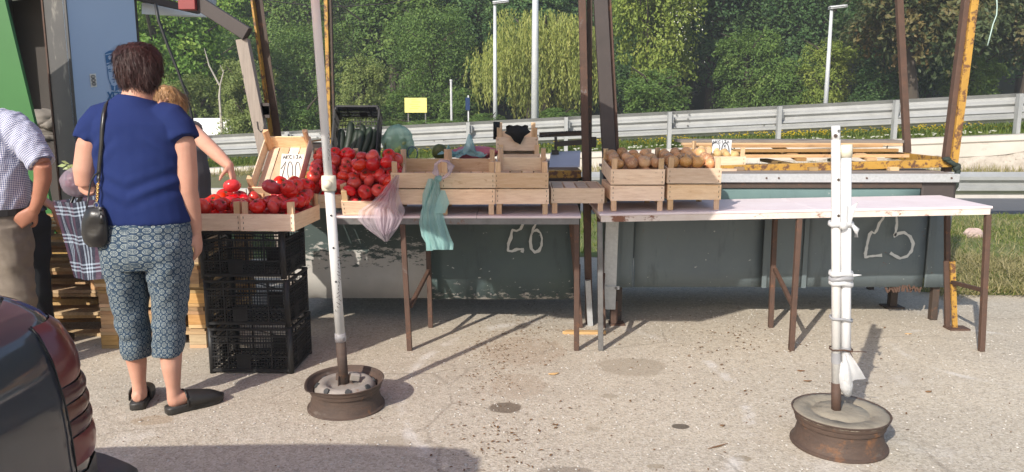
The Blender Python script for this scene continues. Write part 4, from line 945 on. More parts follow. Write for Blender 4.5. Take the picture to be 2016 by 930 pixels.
# right table: onions
for X, nm in ((1255, 'left'), (1367, 'right')):
    x = px(X, 4.50)
    crate('upturned crate carrying the %s onion crate' % nm, (x, 4.43, zr(x) + .001), 0, 0, True, group='onion crates'); 
ON = []
for X, nm in ((1255, 'left'), (1366, 'right')):
    x = px(X, 4.48); ON.append(crate('wooden crate heaped with brown onions, %s of two' % nm, (x, 4.415, zr(x) + .157), R(5), 0, group='onion crates')[1])
PT = crate('small wooden crate of yellow potatoes with a price card', V(px(1432, 5.345), 5.345, 1.002), R(4), 0, proto=CPs)[1]
# tomatoes: two on the black stack, tilted ones behind
x = -1.277
TA = crate('tomato crate at the left on the black crates, next to the hanging arm', (-1.545, 3.945, .782), 0, .02, proto=CPs, group='tomato crates')[1]
TB = crate('tomato crate at the right on the black crates, nearest the pole', (-1.262, 3.93, .782), 0, -.04, proto=CPs, group='tomato crates')[1]
TC = crate('tilted tomato crate left of the parasol pole', (px(640, 4.52), 4.44, .84), R(26), .0, proto=CPs, group='tomato crates')[1]
TD = crate('tilted tomato crate right of the parasol pole', (px(727, 4.46), 4.385, TZ + .002), R(25), .0, group='tomato crates')[1]
TE = crate('empty crate tipped up steeply behind the 100 price card', at(542, 392, 4.46), R(38), .0, proto=CPs, group='tomato crates')[1]
bx_ = T('wooden_box', 'grey wooden box behind the cucumber crate left of the pole', 'box', at(615, 312, 5.55)); c = at(620, 305, 5.6)
MB().box((c.x, 5.62, 1.10), (.16, .24, .15)).build('side_board', 'grey_wood', bx_); MB().box((c.x + .01, 5.62, 1.19), (.17, .25, .012), Matrix.Rotation(R(-8), 3, 'Y')).build('lid', 'pallet_wood', bx_)

# black plastic crates: lattice walls
def lattice(mb, O, X, Y, w_, h_, nx, ny, th, bw=.006, solid=()):
    O, X, Y = Vector(O), Vector(X), Vector(Y); N = X.cross(Y)
    for i in range(nx + 1):
        c = O + X * (w_ * i / nx); mb.prism([(-bw / 2, 0), (bw / 2, 0), (bw / 2, h_), (-bw / 2, h_)], th, c, X, Y)
    for j in range(ny + 1):
        c = O + Y * (h_ * j / ny); mb.prism([(0, -bw / 2), (w_, -bw / 2), (w_, bw / 2), (0, bw / 2)], th, c + N * th * .1, X, Y)
    for x0, x1, y0, y1 in solid: mb.prism([(x0, y0), (x1, y0), (x1, y1), (x0, y1)], th * .6, O + N * th * .2, X, Y)
def black_proto(wd, dp, ht):
    t = T('plastic_crate', 'x', 'crate'); e = .018
    for name, O, X, Y, w_ in (('front_wall', (-wd / 2 + e, -dp / 2, 0), (1, 0, 0), (0, 0, 1), wd - 2 * e), ('back_wall', (wd / 2 - e, dp / 2, 0), (-1, 0, 0), (0, 0, 1), wd - 2 * e), ('right_wall', (wd / 2, -dp / 2 + e, 0), (0, 1, 0), (0, 0, 1), dp - 2 * e), ('left_wall', (-wd / 2, dp / 2 - e, 0), (0, -1, 0), (0, 0, 1), dp - 2 * e)):
        O = Vector(O); Xv, Yv = Vector(X), Vector(Y); mb = MB(); N = Xv.cross(Yv)
        O2 = O - N * .008
        lattice(mb, O2 + Yv * .028, Xv, Yv, w_, ht - .075, max(6, int(w_ / .0145)), 10, .004, .0028, [(w_ * .32, w_ * .50, .0, (ht - .075) * .45)])
        for y0, y1, tt in ((.012, .026, .010), (ht * .36, ht * .36 + .007, .010), (ht * .66, ht * .66 + .007, .010), (ht - .05, ht - .040, .012), (ht - .012, ht, .014)):
            mb.prism([(0, y0), (w_, y0), (w_, y1), (0, y1)], tt, O2 - N * .002, Xv, Yv)
        for f_ in (.22, .78): mb.prism([(w_ * f_ - .004, .02), (w_ * f_ + .004, .02), (w_ * f_ + .004, ht), (w_ * f_ - .004, ht)], .010, O2 - N * .001, Xv, Yv)
        mb.prism([(w_ * .60, ht - .012), (w_ * .64, ht - .012), (w_ * .97, ht - .05), (w_ * .93, ht - .05)], .007, O2, Xv, Yv)
        tag(mb.build(name, 'black_plastic', t), kind='stuff')
    for x in (-1, 1):
        for y in (-1, 1): MB().tube([V(x * (wd / 2 - .016), y * (dp / 2 - .016), 0), V(x * (wd / 2 - .016), y * (dp / 2 - .016), ht)], .017, 10).build('corner_column', 'black_plastic', t, True)
    mb = MB(); lattice(mb, (-wd / 2 + .02, -dp / 2 + .02, .02), (1, 0, 0), (0, 1, 0), wd - .04, dp - .04, 14, 11, .005, .006); tag(mb.build('floor_grid', 'black_plastic', t), kind='stuff')
    kids(t); return t
BP = black_proto(.455, .38, .252)
for k, (lab, dx, yaw) in enumerate((('bottom black plastic crate of the stack standing on the ground', 0, 0), ('middle black plastic crate of the stack under the tomatoes', -.006, .006), ('top black plastic crate of the stack, directly under the tomato crates', -.014, -.004))):
    mw = TR((-1.40 + dx, 4.16, k * .2605 + .0)) @ RZ(yaw - .02)
    if k == 0: BP.matrix_world = mw; WM[BP] = mw; BP['label'] = lab; BP['group'] = 'black crate stack'
    else: cp(BP, mw, lab, 'black crate stack')
cu_mw = TR(at(697, 308, 5.20) - V(0, 0, .055)) @ TR((0, .06, .02)) @ RX(R(62)) @ TR((0, .19, -.06)) @ Matrix.Diagonal((.68, .95, .62, 1))
cuc = cp(BP, cu_mw, 'black plastic crate tipped up full of dark cucumbers'); del cuc['group']
MB().tube([at(663, 300, 5.16), at(652, 302, 5.12), at(645, 294, 5.14), at(655, 270, 5.3)], .014, 8).build('fold_handle', 'black_plastic', T('crate_handle', 'curved black carrying handle at the left of the cucumber crate', 'handle', at(652, 302, 5.12)), True) if False else None
# ------------------------------------------------------------------ produce
def tomato_proto(seed):
    r = random.Random(seed); mb = MB(); n, m_ = 18, 12; lob = r.choice((5, 6, 7)); ph = r.random() * 6
    def fn(u, v):
        a = 6.2832 * u; t = math.pi * v; rr = math.sin(t); q = 1 + .045 * math.cos(lob * a + ph) * (math.cos(t) * .5 + .5) + .03 * math.cos(2 * a + ph)
        z = math.cos(t) * .80; z -= .20 * math.exp(-(rr / .28) ** 2) if t < 1.57 else 0
        return V(rr * q * math.cos(a), rr * q * math.sin(a), z)
    mb.grid(fn, n, m_, True, flip=True); me = mb.mesh('tomato'); me.polygons.foreach_set('use_smooth', [True] * len(me.polygons)); me.materials.append(M['tomato_skin'])
    c = MB()
    for k in range(5):
        a = 6.2832 * k / 5 + r.random() * .3; L = r.uniform(.28, .42); d, s_ = V(math.cos(a), math.sin(a), 0), V(-math.sin(a), math.cos(a), 0)
        c.add([V(0, 0, .64), d * L * .5 + s_ * .07 + V(0, 0, .72), d * L + V(0, 0, .80), d * L * .5 - s_ * .07 + V(0, 0, .72)], [(0, 1, 2, 3)])
    c.tube([V(0, 0, .6), V(.02, .02, .80)], [.05, .03], 5); ce = c.mesh('calyx'); ce.materials.append(M['calyx_green']); return me, ce
TP = [tomato_proto(s_) for s_ in (1, 4, 9, 16)]
def tomato(pos, r_, label, group, up=None, cal=True):
    k = rnd.randrange(4); t = bpy.data.objects.new('tomato', TP[k][0]); COL.objects.link(t); tag(t, label, 'tomato', group)
    d = up if up is not None else Vector((U(-.9, .9), U(-1.1, .5), U(.25, 1))).normalized()
    mw = TR(pos) @ d.to_track_quat('Z', 'Y').to_matrix().to_4x4() @ RZ(U(0, 6)) @ Matrix.Diagonal((r_ * U(.95, 1.07), r_ * U(.95, 1.05), r_ * U(.93, 1.05), 1)); t.matrix_world = mw; WM[t] = mw
    if cal:
        c = bpy.data.objects.new('calyx', TP[k][1]); COL.objects.link(c); c.parent = t
    return t
ORD = ('first', 'second', 'third', 'fourth', 'fifth', 'sixth', 'seventh')
def heap(mw, wd, ln, layers, rad, fn, z0=.012, jit=.25):
    """drop round fruit into a crate: rows on the floor, further layers in the hollows"""
    pts = []
    for L, (nx, ny, ix, iy) in enumerate(layers):
        for j in range(ny):
            for i in range(nx - (j % 2) * 0):
                x = lerp(-wd / 2 + rad + ix, wd / 2 - rad - ix, (i + .5 * 0) / max(1, nx - 1)) if nx > 1 else 0
                y = lerp(-ln / 2 + rad + iy, ln / 2 - rad - iy, j / max(1, ny - 1)) if ny > 1 else 0
                x += U(-jit, jit) * rad * .8; y += U(-jit, jit) * rad * .8
                x = max(-wd / 2 + rad * .9, min(wd / 2 - rad * .9, x))
                z = z0 + rad * .8 + L * rad * 1.38 + U(-.12, .15) * rad; p = Vector((x, y, z))
                for _ in range(3):
                    for q in pts:
                        d = p - q
                        if d.length < rad * 1.7: p += Vector((d.x * .25, d.y * .25, abs(d.z) * .12 + .003)) if d.length > 1e-5 else Vector((0, 0, rad))
                p.x = max(-wd / 2 + rad * .85, min(wd / 2 - rad * .85, p.x)); p.y = max(-ln / 2 + rad, min(ln / 2 - rad, p.y))
                pts.append(p); fn(mw @ p, '%s, %s row from front, %s from left' % (('bottom layer', 'upper layer', 'topmost')[L], ORD[j], ORD[i]))
rt = lambda lab, grp: (lambda p, w_: tomato(p, U(.036, .047), 'red tomato, %s, %s' % (w_, lab), grp))
heap(TA, .26, .44, [(3, 6, 0, 0), (3, 5, .01, .02)], .042, rt('crate left on black stack', 'tomatoes in the left front crate'))
heap(TB, .26, .44, [(3, 6, 0, 0), (3, 6, .01, .0), (2, 3, .05, .17)], .042, rt('crate right on black stack', 'tomatoes in the right front crate'))
for dx, n_ in ((-.06, 'left'), (.02, 'middle'), (.08, 'right')): tomato(TB @ V(dx, .17, .20 + U(0, .02)), .043, 'red tomato crowning the back of the right front crate, %s one' % n_, 'tomatoes in the right front crate')
heap(TC, .26, .44, [(3, 6, 0, 0), (3, 6, 0, .0)], .043, rt('tilted crate left of pole', 'tomatoes in the tilted crate left of the pole'))
heap(TD, .30, .44, [(4, 6, 0, 0), (4, 6, .0, .0), (3, 3, .03, .16)], .043, rt('tilted crate right of pole', 'tomatoes in the tilted crate right of the pole'))
def onion_proto(seed):
    r = random.Random(seed); mb = MB()
    prof = [(.0, -.86), (.22, -.84), (.55, -.70), (.86, -.38), (1.0, 0), (.93, .36), (.70, .66), (.38, .84), (.16, 1.0), (.09, 1.22), (.03, 1.36)]
    mb.lathe(prof, (0, 0, 0), 16, warp=lambda q, a: Vector((q.x * (1 + .05 * math.sin(a + seed)), q.y, q.z))); me = mb.mesh('onion'); me.polygons.foreach_set('use_smooth', [True] * len(me.polygons)); me.materials.append(M['onion_skin']); return me
OPm = [onion_proto(1), onion_proto(2)]
def onion(p, r_, lab, grp):
    t = bpy.data.objects.new('onion', OPm[rnd.randrange(2)]); COL.objects.link(t); tag(t, lab, 'onion', grp); d = Vector((U(-1, 1), U(-1, 1), U(-.2, 1))).normalized()
    t.matrix_world = TR(p) @ d.to_track_quat('Z', 'Y').to_matrix().to_4x4() @ Matrix.Diagonal((r_, r_, r_ * .92, 1))
for k, mw in enumerate(ON):
    nm = ('left', 'right')[k]; heap(mw, .29, .44, [(4, 6, 0, 0), (4, 5, .0, .02)], .039, lambda p, w_: onion(p, U(.034, .042), 'brown onion, %s, %s onion crate' % (w_, nm), 'onions in the %s crate' % nm))
def potato(p, r_, lab, grp, m='potato_skin', st=(1.25, 1, .9), name='potato'):
    mb = MB(); s_ = U(0, 50); mb.grid(lambda u, v: V(math.cos(6.283 * u) * math.sin(math.pi * v) * st[0], math.sin(6.283 * u) * math.sin(math.pi * v) * st[1], math.cos(math.pi * v) * st[2]) * (r_ * (1 + .13 * noise.noise(V(math.cos(6.283 * u) + s_, math.sin(6.283 * u), v * 3)))), 12, 9, True, flip=True)
    mw = TR(p) @ Euler((U(-1, 1), U(-1, 1), U(0, 6))).to_matrix().to_4x4(); mb.v = [tuple(mw @ Vector(q)) for q in mb.v]
    return tag(mb.build(name, m, None, True), lab, name, grp)
heap(PT, .26, .40, [(4, 6, 0, 0), (4, 4, .01, .02)], .031, lambda p, w_: potato(p, U(.026, .034), 'yellow potato, %s, potato crate' % w_, 'potatoes in the crate'))
# cucumbers stand in the tipped black crate
cb_ = cu_mw @ Matrix.Diagonal((1 / .68, 1 / .95, 1 / .62, 1))
for k, (x0, y0, x1, y1, r_, zz) in enumerate(((-.118, -.15, -.122, .05, .027, .05), (-.075, -.15, -.055, .10, .029, .06), (-.035, -.15, .0, .03, .027, .085), (.012, -.15, .022, .02, .028, .09), (.045, -.15, .085, .05, .026, .08), (.03, -.10, .02, .09, .025, .035), (.085, -.15, .115, .04, .025, .06), (.118, -.12, .128, .09, .024, .035))):
    a, b = cb_ @ V(x0, y0, zz), cb_ @ V(x1, y1, zz + .01); d = b - a; mb = MB()
    mb.tube([a + d * f + V(.012 * math.sin(f * 3), 0, .0) for f in (-.02, .0, .05, .2, .5, .8, .93, .99, 1.01)], [r_ * q for q in (.2, .5, .75, .95, 1, .98, .8, .45, .1)], 12)
    tag(mb.build('cucumber', 'cucumber_skin', None, True), ['dark cucumber leftmost in the tipped black crate', 'longest dark cucumber, second from the left in the black crate', 'dark cucumber third from left, lower front', 'dark cucumber in the middle front of the black crate', 'leaning dark cucumber right of the middle', 'short dark cucumber behind the middle ones', 'leaning dark cucumber second from the right', 'dark cucumber against the right wall of the black crate'][k], 'cucumber', 'cucumbers in the black crate')
# price cards
def card(name, label, pts, Y, m, strokes, wd, tilt=0):
    t = T(name, label, 'price card', at(*pts[0], Y)); P = lambda x, y: at(x, y, Y + tilt * (pts[0][1] - y))
    q = [P(*p) for p in pts]; n = (q[1] - q[0]).cross(q[3] - q[0]).normalized() * .003
    MB().quad8([k - n for k in q], [k + n * .0 for k in q]).build('card', m, t); mb = MB()
    for s_ in strokes: ribbon(mb, s_, wd, lambda x, y: at(x, y, Y + tilt * (pts[0][1] - y) - .0045))
    tag(mb.build('ink', 'ink_black', t), kind='stuff'); return t
def word(txt, x, y, w_, h_, sl=0.):
    F = {'A': [[(0, 1), (.5, 0), (1, 1)], [(.2, .6), (.8, .6)]], 'K': [[(0, 0), (0, 1)], [(.9, 0), (0, .55), (.9, 1)]], 'C': [arc(.55, .5, .5, .5, -50, -310)], 'I': [[(.5, 0), (.5, 1)]], 'i': [[(.5, .3), (.5, 1)], [(.5, 0), (.5, .1)]], 'J': [[(.2, 0), (.9, 0)], [(.65, 0), (.65, .8), (.45, 1), (.1, .85)]], 'L': [[(.2, 0), (.2, 1), (.9, 1)]], 'O': [arc(.5, .5, .42, .5, 0, 360)],
         'R': [[(.1, 1), (.1, 0), (.8, .1), (.8, .4), (.1, .5), (.9, 1)]], 'X': [[(0, 0), (1, 1)], [(1, 0), (0, 1)]], 'E': [[(1, 0), (0, 0), (0, 1), (1, 1)], [(0, .5), (.8, .5)]], 'P': [[(0, 1), (0, 0), (.9, .05), (.9, .45), (0, .55)]]}
    out = []
    for i, ch in enumerate(txt):
        for s_ in F[ch]: out.append([(x + i * w_ * 1.28 + p * w_ + sl * (1 - q) * h_, y + q * h_ + i * 0) for p, q in s_])
    return out
card('price_card', 'white price card hand-lettered AKCIJA 100 among the tomatoes', [(549, 361), (589, 362), (599, 305), (555, 303)], 4.54, 'card_white',
     word('AKCiJA', 557, 306, 4.9, 6.5) + [[(553, 333), (563, 318), (560, 330), (556, 345), (554, 356)], [(551, 356), (560, 356)], arc(571, 336.5, 5, 18, 0, 360, 22), arc(586, 337, 5, 18, 0, 360, 22)], 1.25, .0022)
card('price_card', 'grey price card lettered AKCIJA 50 kilo standing in the potato crate', [(1402, 311), (1438, 313), (1441, 276), (1402, 275)], 5.47, 'card_grey',
     word('AKCIJA', 1403, 277, 4.4, 5) + [arc(1409, 290, 8, 9, -150, 120, 14), [(1403, 281), (1402, 288)]] + [arc(1428, 298, 7.5, 17, 0, 360, 22), arc(1428, 298, 7.0, 16.5, 0, 360, 22)] + word('K', 1426, 286, 3.4, 4) + word('I', 1426, 292, 3.4, 4) + word('L', 1426, 298, 3.4, 4) + word('O', 1426, 304, 3.4, 4), 1.1, .0022)

# ------------------------------------------------------------------ plastic bags and odd things on the counter
def bag(name, label, cat, m, c, rx, ry, rz, seed, top=.25, creases=9, n=40, parent=None, build=True, amp=.16):
    mb = MB(); c = Vector(c)
    def fn(u, v):
        a = 6.2832 * u; t = math.pi * v; q = 1 + amp * noise.noise(V(1.6 * math.cos(a) + seed, 1.6 * math.sin(a), v * 2.6)) + amp * .55 * noise.noise(V(4 * math.cos(a) - seed, 4 * math.sin(a), v * 5.5)) + .03 * math.sin(creases * a + seed)
        return c + V(math.cos(a) * math.sin(t) ** .8 * rx * q, math.sin(a) * math.sin(t) ** .8 * ry * q, math.cos(t) * rz * (1 + .12 * noise.noise(V(3 * math.cos(a), 3 * math.sin(a), seed))))
    mb.grid(fn, n, 24, True, flip=True)
    if not build: return mb
    return tag(mb.build(name, m, parent, True), label, cat)
c = at(782, 280, 5.35); bag('produce_bag', 'swollen pale green plastic bag of light green peppers beside the cucumber crate', 'bag', 'film_green', c, .108, .10, .116, 3, amp=.26, creases=13)
for k in range(12):
    a = k * 2.4; potato(c + V(.058 * math.cos(a), .04 * math.sin(a) - .03, -.07 + .014 * (k % 7)), .030, 'pale green pepper inside the swollen plastic bag', 'peppers in the bag', 'pepper_skin', (1, .9, 1.3), 'pepper')
c = at(866, 300, 5.3); potato(c, .055, 'dull green melon lying behind the empty crates', None, 'melon_skin', (1.15, 1, .9), 'melon')
bag('plastic_bag', 'crumpled crimson and pink plastic bag behind the empty crates', 'bag', 'pink_plastic', at(935, 301, 5.32), .16, .09, .045, 5, amp=.35)
def scrap(name, label, m, org, sx, sy, seed, up=.10, cat='bag', n=18, fold=3):
    mb = MB(); org = Vector(org)
    mb.grid(lambda u, v: org + V((u - .5) * sx * (1.2 - .5 * v), (v - .5) * sy * .4 + .05 * nz(u * 3, v * 3, 1, seed), up * (v * (.25 + 1.0 * math.exp(-((u - .62) / .16) ** 2)) + .30 * nz(u * 3, v * 3, 1.3, seed))), n, n)
    return tag(mb.build(name, m, None, True), label, cat)
scrap('plastic_bag', 'pale teal plastic bag sticking up in a point among the empty crates', 'film_teal', at(918, 308, 5.22), .24, .16, 2.0, .13)
scrap('plastic_bag', 'small teal plastic scrap beside the melon', 'film_teal', at(880, 302, 5.2), .10, .1, 5.1, .05)
# black cloth over the raised crate
mb = MB(); yc = at(1018, 300, 5.12).y - .012
prof = [(994, 262), (1004, 251), (1018, 247), (1036, 252), (1044, 260), (1032, 268), (1024, 284), (1013, 278), (1006, 268)]
o = [at(x, y, yc - .004 * (i % 3) - .006) for i, (x, y) in enumerate(prof)]; n = len(o); c_ = sum(o, Vector()) / n + V(0, -.012, 0)
mb.add(o + [k + V(0, .006, 0) for k in o] + [c_], [(i, (i + 1) % n, 2 * n) for i in range(n)] + [tuple(range(n, 2 * n))] + [(i, n + i, n + (i + 1) % n, (i + 1) % n) for i in range(n)])
a_ = at(1018, 252, yc); mb.grid(lambda u, v: V(lerp(at(996, 255, yc).x, at(1040, 255, yc).x, u), yc - .008 + v * .16, a_.z + .01 - v * .03 + .01 * math.sin(u * 9)), 8, 6)
mb.grid(lambda u, v: at(lerp(971, 983, u), lerp(240, 275, v), yc - .008 + u * .12), 4, 6)
tag(mb.build('black_cloth', 'black_cloth', None, True, solid=.004), 'black cloth draped over the front of the raised crate', 'cloth')
# spring scale arm: dark steel bars and a chain behind the tall stack, pale weighing board
ws = T('weighing_scale', 'dark iron scale frame with chain behind the tall crate stack', 'scale', at(1110, 300, 5.3))
MB().bar(at(1062, 266, 5.4), at(1152, 262, 5.4), .03, .035).build('beam', 'brown_steel', ws); MB().bar(at(1092, 284, 5.38), at(1152, 280, 5.38), .03, .035).build('lower_beam', 'chain_dark', ws)
MB().bar(at(1094, 270, 5.38), at(1094, 298, 5.38), .018, .018).build('hanger', 'chain_dark', ws); MB().box(at(1093, 297, 5.38) + V(0, 0, -.01), (.05, .03, .03)).build('hanger_foot', 'chain_dark', ws)
MB().box(at(1166, 280, 5.2), (.05, .05, .07)).build('clamp', 'chain_dark', ws)
mb = MB(); A, B = at(1063, 268, 5.35), at(1148, 258, 5.35)
for k in range(22):
    c = A.lerp(B, k / 21) + V(0, 0, -.004 + .012 * math.sin(k / 21 * 3.1)); mb.box(c, (.014, .008, .008), Matrix.Rotation(.8 * (k % 2), 3, 'X'))
tag(mb.build('chain', 'chain_dark', ws), kind='stuff')
wb = T('board', 'pale blue-grey board leaning on the counter between the stalls', 'board', at(1115, 340, 5.25)); q = [at(1081, 333, 5.18), at(1141, 330, 5.18), at(1143, 300, 5.42), at(1084, 303, 5.42)]
MB().quad8(q, [k + V(0, .004, .012) for k in q]).build('panel', 'weigh_board', wb)
mb = MB(); mb.tube([at(812, 302, 5.28) + V(.035 * math.cos(a_), .0, .045 * math.sin(a_)) for a_ in [i * .4 for i in range(17)]], .004, 6)
tag(mb.build('cable_loop', 'blue_cable', None, True), 'thin blue cable loop beside the swollen green bag', 'cable')
# knotted bag hanging from the empty crates: pink handles, teal body
hb = T('hanging_bag', 'teal plastic bag hanging by its knotted pink handles from the front crate', 'bag', at(862, 490, 4.33)); Y = 4.345
def strip(pts, wds, Y, th=.012, nseg=6, amp=.006, seed=1):
    mb = MB(); rows = [[at(x + (k / nseg - .5) * w_, y, Y - th * math.sin(math.pi * k / nseg) + amp * (noise.noise(V(k * .9 * 10 / nseg + seed, i * .8, seed)) + .55 * math.sin(k * 17.0 / nseg + seed + .4 * i) + .3 * math.sin(k * 41.0 / nseg + i * .5))) for k in range(nseg + 1)] for i, ((x, y), w_) in enumerate(zip(pts, wds))]
    n = nseg + 1; mb.add([q for r_ in rows for q in r_], [(i * n + k, i * n + k + 1, (i + 1) * n + k + 1, (i + 1) * n + k) for i in range(len(rows) - 1) for k in range(nseg)]); return mb
strip([(862, 348), (858, 360), (856, 376), (853, 395), (850, 415), (851, 440), (858, 465), (866, 480), (868, 492)], [10, 14, 22, 32, 42, 52, 56, 54, 48], Y, .03, 26, .013, 3).build('bag_body', 'film_teal', hb, True)
strip([(848, 352), (846, 366), (840, 382), (836, 400), (836, 425), (838, 450), (843, 475), (846, 494)], [10, 16, 16, 10, 8, 8, 10, 14], Y - .004, .012, 5, .006, 7).build('bag_fold', 'film_teal', hb, True)
strip([(872, 375), (872, 400), (866, 420)], [8, 26, 20], Y - .03, .006, 4, .003, 9).build('loose_flap', 'film_teal', hb, True)
mb = MB(); mb.tube([at(x, y, Y - .012) for x, y in ((864, 352), (857, 340), (858, 324), (868, 316), (880, 318), (888, 328), (884, 342), (874, 350), (866, 354))], [.012, .02, .02, .016, .016, .022, .022, .018, .012], 9, ell=.5); mb.build('handles', 'film_pink', hb, True)
knot(k_ := MB(), at(863, 352, Y - .015), (.022, .018, .018), 4, 10); k_.build('knot', 'film_teal', hb, True)
pb = T('hanging_bag', 'limp translucent pink plastic bag hanging between tomato crate and empty crate', 'bag', at(755, 470, 4.32)); Y = 4.33
def pk(seed, pts, wds, amp=.02, dy=0, nm='bag_sheet'): strip(pts, wds, Y + dy, .03, 34, amp, seed).build(nm, 'film_pink', pb, True)
pk(2, [(783, 345), (776, 360), (768, 380), (760, 400), (752, 415), (748, 432), (752, 450), (757, 466), (760, 476)], [8, 20, 34, 62, 92, 88, 62, 28, 6])
pk(5, [(781, 350), (772, 372), (766, 395), (760, 412), (764, 430), (762, 448), (759, 462)], [6, 14, 26, 46, 56, 40, 14], .03, -.02, 'bag_fold')
# overhead wire, cable by the kiosk, pale string
tag(MB().tube([at(x, y, 7.5) for x, y in ((470, -14), (540, 3), (615, 12), (680, 13), (760, 8), (850, -6), (1000, -30))], .005, 6).build('overhead_wire', 'cable_black', None, True), 'thin dark wire sagging across the top of the picture', 'wire')
tag(MB().tube([at(x, y, 5.6) for x, y in ((306, 8), (312, 40), (330, 90), (350, 140), (368, 190), (378, 232), (380, 262), (372, 300))], [.012, .012, .011, .010, .010, .010, .010, .010], 7).build('power_cable', 'cable_black', None, True), 'thick black cable hanging from the kiosk roof edge', 'cable')
tag(MB().tube([at(x, y, 5.3) for x, y in ((1961, -20), (1963, 12), (1962, 30), (1955, 48), (1949, 72), (1944, 90))], .004, 5).build('hanging_string', 'string_pale', None, True), 'pale green string dangling at the top right', 'string')
ps = T('stone', 'pinkish crumpled stone lying on the verge grass right of stall 25', 'stone', gd(1912, 475)); c = gd(1914, 474); mb = MB(); knot(mb, c + V(0, 0, .06), (.11, .09, .075), 8, 16); mb.build('rock', 'pink_stone', ps, False)

# ------------------------------------------------------------------ wheel-rim stands
def rim(t, c, rad, hgt, bend=0, top_rot=None, m='rim_rust', tilt=0, dome=False):
    prof = [(.86, .06), (.97, .0), (1.0, .03), (1.0, .08), (.975, .11), (.955, .12), (.94, .15), (.925, .22), (.895, .34), (.875, .46), (.868, .58), (.865, .655), (.915, .675), (.92, .70), (.925, .80), (.955, .84), (.97, .94), (1.0, .97), (1.01, 1.0), (.985, 1.01), (.95, .97), (.93, .88), (.84, .76), (.81, .62), (.80, .30)]
    rm = Matrix.Rotation(tilt, 3, 'X')
    def wp(q, a):
        k = max(0, (q.z / hgt - .75) * 4)
        if bend: d = math.exp(-((((a - bend[0] + math.pi) % (2 * math.pi)) - math.pi) / .35) ** 2); q = q + Vector((q.x * bend[1] * d * k, q.y * bend[1] * d * k, bend[2] * d * k))
        return q
    mb = MB(); mb.lathe([(r_ * rad, z * hgt) for r_, z in prof], c, 56, rm, wp); ro = mb.build('rim', m, t, True); es = ro.modifiers.new('e', 'EDGE_SPLIT'); es.split_angle = R(24); return rm
st = T('parasol_stand', 'parasol stand: white pole rising from a bent rusty steel wheel rim', 'stand', gd(682, 805)); c = gd(682, 800); c.y += .0; c.z = 0
rm = rim(st, c, .182, .138, (R(215), .06, -.012), tilt=R(3))
mb = MB(); mb.lathe([(0, .112), (.03, .112), (.055, .106), (.075, .106), (.085, .122), (.105, .131), (.125, .126), (.140, .108), (.150, .07)], c, 40, rm); mb.build('wheel_disc', 'rim_silver', st, True)
for k in range(8):
    a = k * .785 + .3; q = c + V(math.cos(a) * .1275, math.sin(a) * .130, .114); mb = MB(); mb.lathe([(0, .012), (.014, .012), (.016, -.004)], q, 8, Matrix.Rotation(a, 3, 'Z') @ Matrix.Rotation(R(52), 3, 'Y')); mb.build('vent_hole', 'rubber_dark', st)
b0 = V(c.x - .01, c.y + .01, .10); tp = at(620, -4, c.y - .13); dv = (tp - b0); PQ = lambda z: b0 + dv * ((z - b0.z) / dv.z)
MB().tube([b0, PQ(.33)], .024, 14).build('rusty_pipe', 'rim_rust', st, True); MB().tube([PQ(.325), PQ(.365)], .0265, 14).build('tape_wrap', 'film_clear', st, True)
MB().tube([PQ(.36), PQ(1.07)], .0225, 16).build('lower_pole', 'white_pipe', st, True); MB().tube([PQ(1.06), PQ(2.46)], .0190, 16).build('upper_pole', 'plain_white_pipe', st, True)
q = PQ(1.075); mb = MB(); mb.lathe([(.024, -.035), (.031, -.033), (.033, -.02), (.033, .02), (.031, .033), (.02, .035)], q, 18); mb.build('clamp_collar', 'cream_plastic', st, True); MB().tube([q + V(.0, -.03, -.002), q + V(.004, -.05, -.004)], [.02, .019], 14).build('clamp_knob', 'cream_plastic', st, True)
for z in (.62, .78, .93): MB().tube([PQ(z) + V(.004, -.0235, 0), PQ(z) + V(.004, -.0215, 0)], .005, 8).build('pin_hole', 'ink_black', st)
mb = MB()
for k in range(7): ribbon(mb, [(U(668, 671) - 22, 262 + k * 8), (U(668, 672) - 22 + U(-1, 2), 268 + k * 8)], 1.0, lambda x, y: at(x, y, PQ(1.25).y - .022))
for k in range(16): ribbon(mb, [(U(660, 671), 505 + k * 7), (U(661, 672), 509 + k * 7)], 1.2, lambda x, y: at(x, y, PQ(.6).y - .0235))
tag(mb.build('worn_print', 'brown_beam', st), kind='stuff')
MB().quad8([at(664, 655, c.y - .02), at(671, 655, c.y - .02), at(671, 655, c.y - .005), at(664, 655, c.y - .005)], [at(656, 598, c.y - .02), at(662, 597, c.y - .02), at(662, 597, c.y - .005), at(656, 598, c.y - .005)]).build('wood_wedge', 'wood_chip', st)
for a, z in ((.2, .142), (.9, .138), (2.4, .136)): MB().box(c + V(.045 * math.cos(a), .045 * math.sin(a), z), (.045, .02, .035), Euler((.3, .2, a)).to_matrix()).build('stone_chock', 'rim_silver' if a < 1 else 'rim_rust', st, bevel=.004)
for k in range(3): MB().box(b0 + V(.03 * math.cos(k * 2.1), .03 * math.sin(k * 2.1), .03), (.02, .004, .05), Matrix.Rotation(k * 2.1, 3, 'Z')).build('weld_tab', 'rim_rust', st)
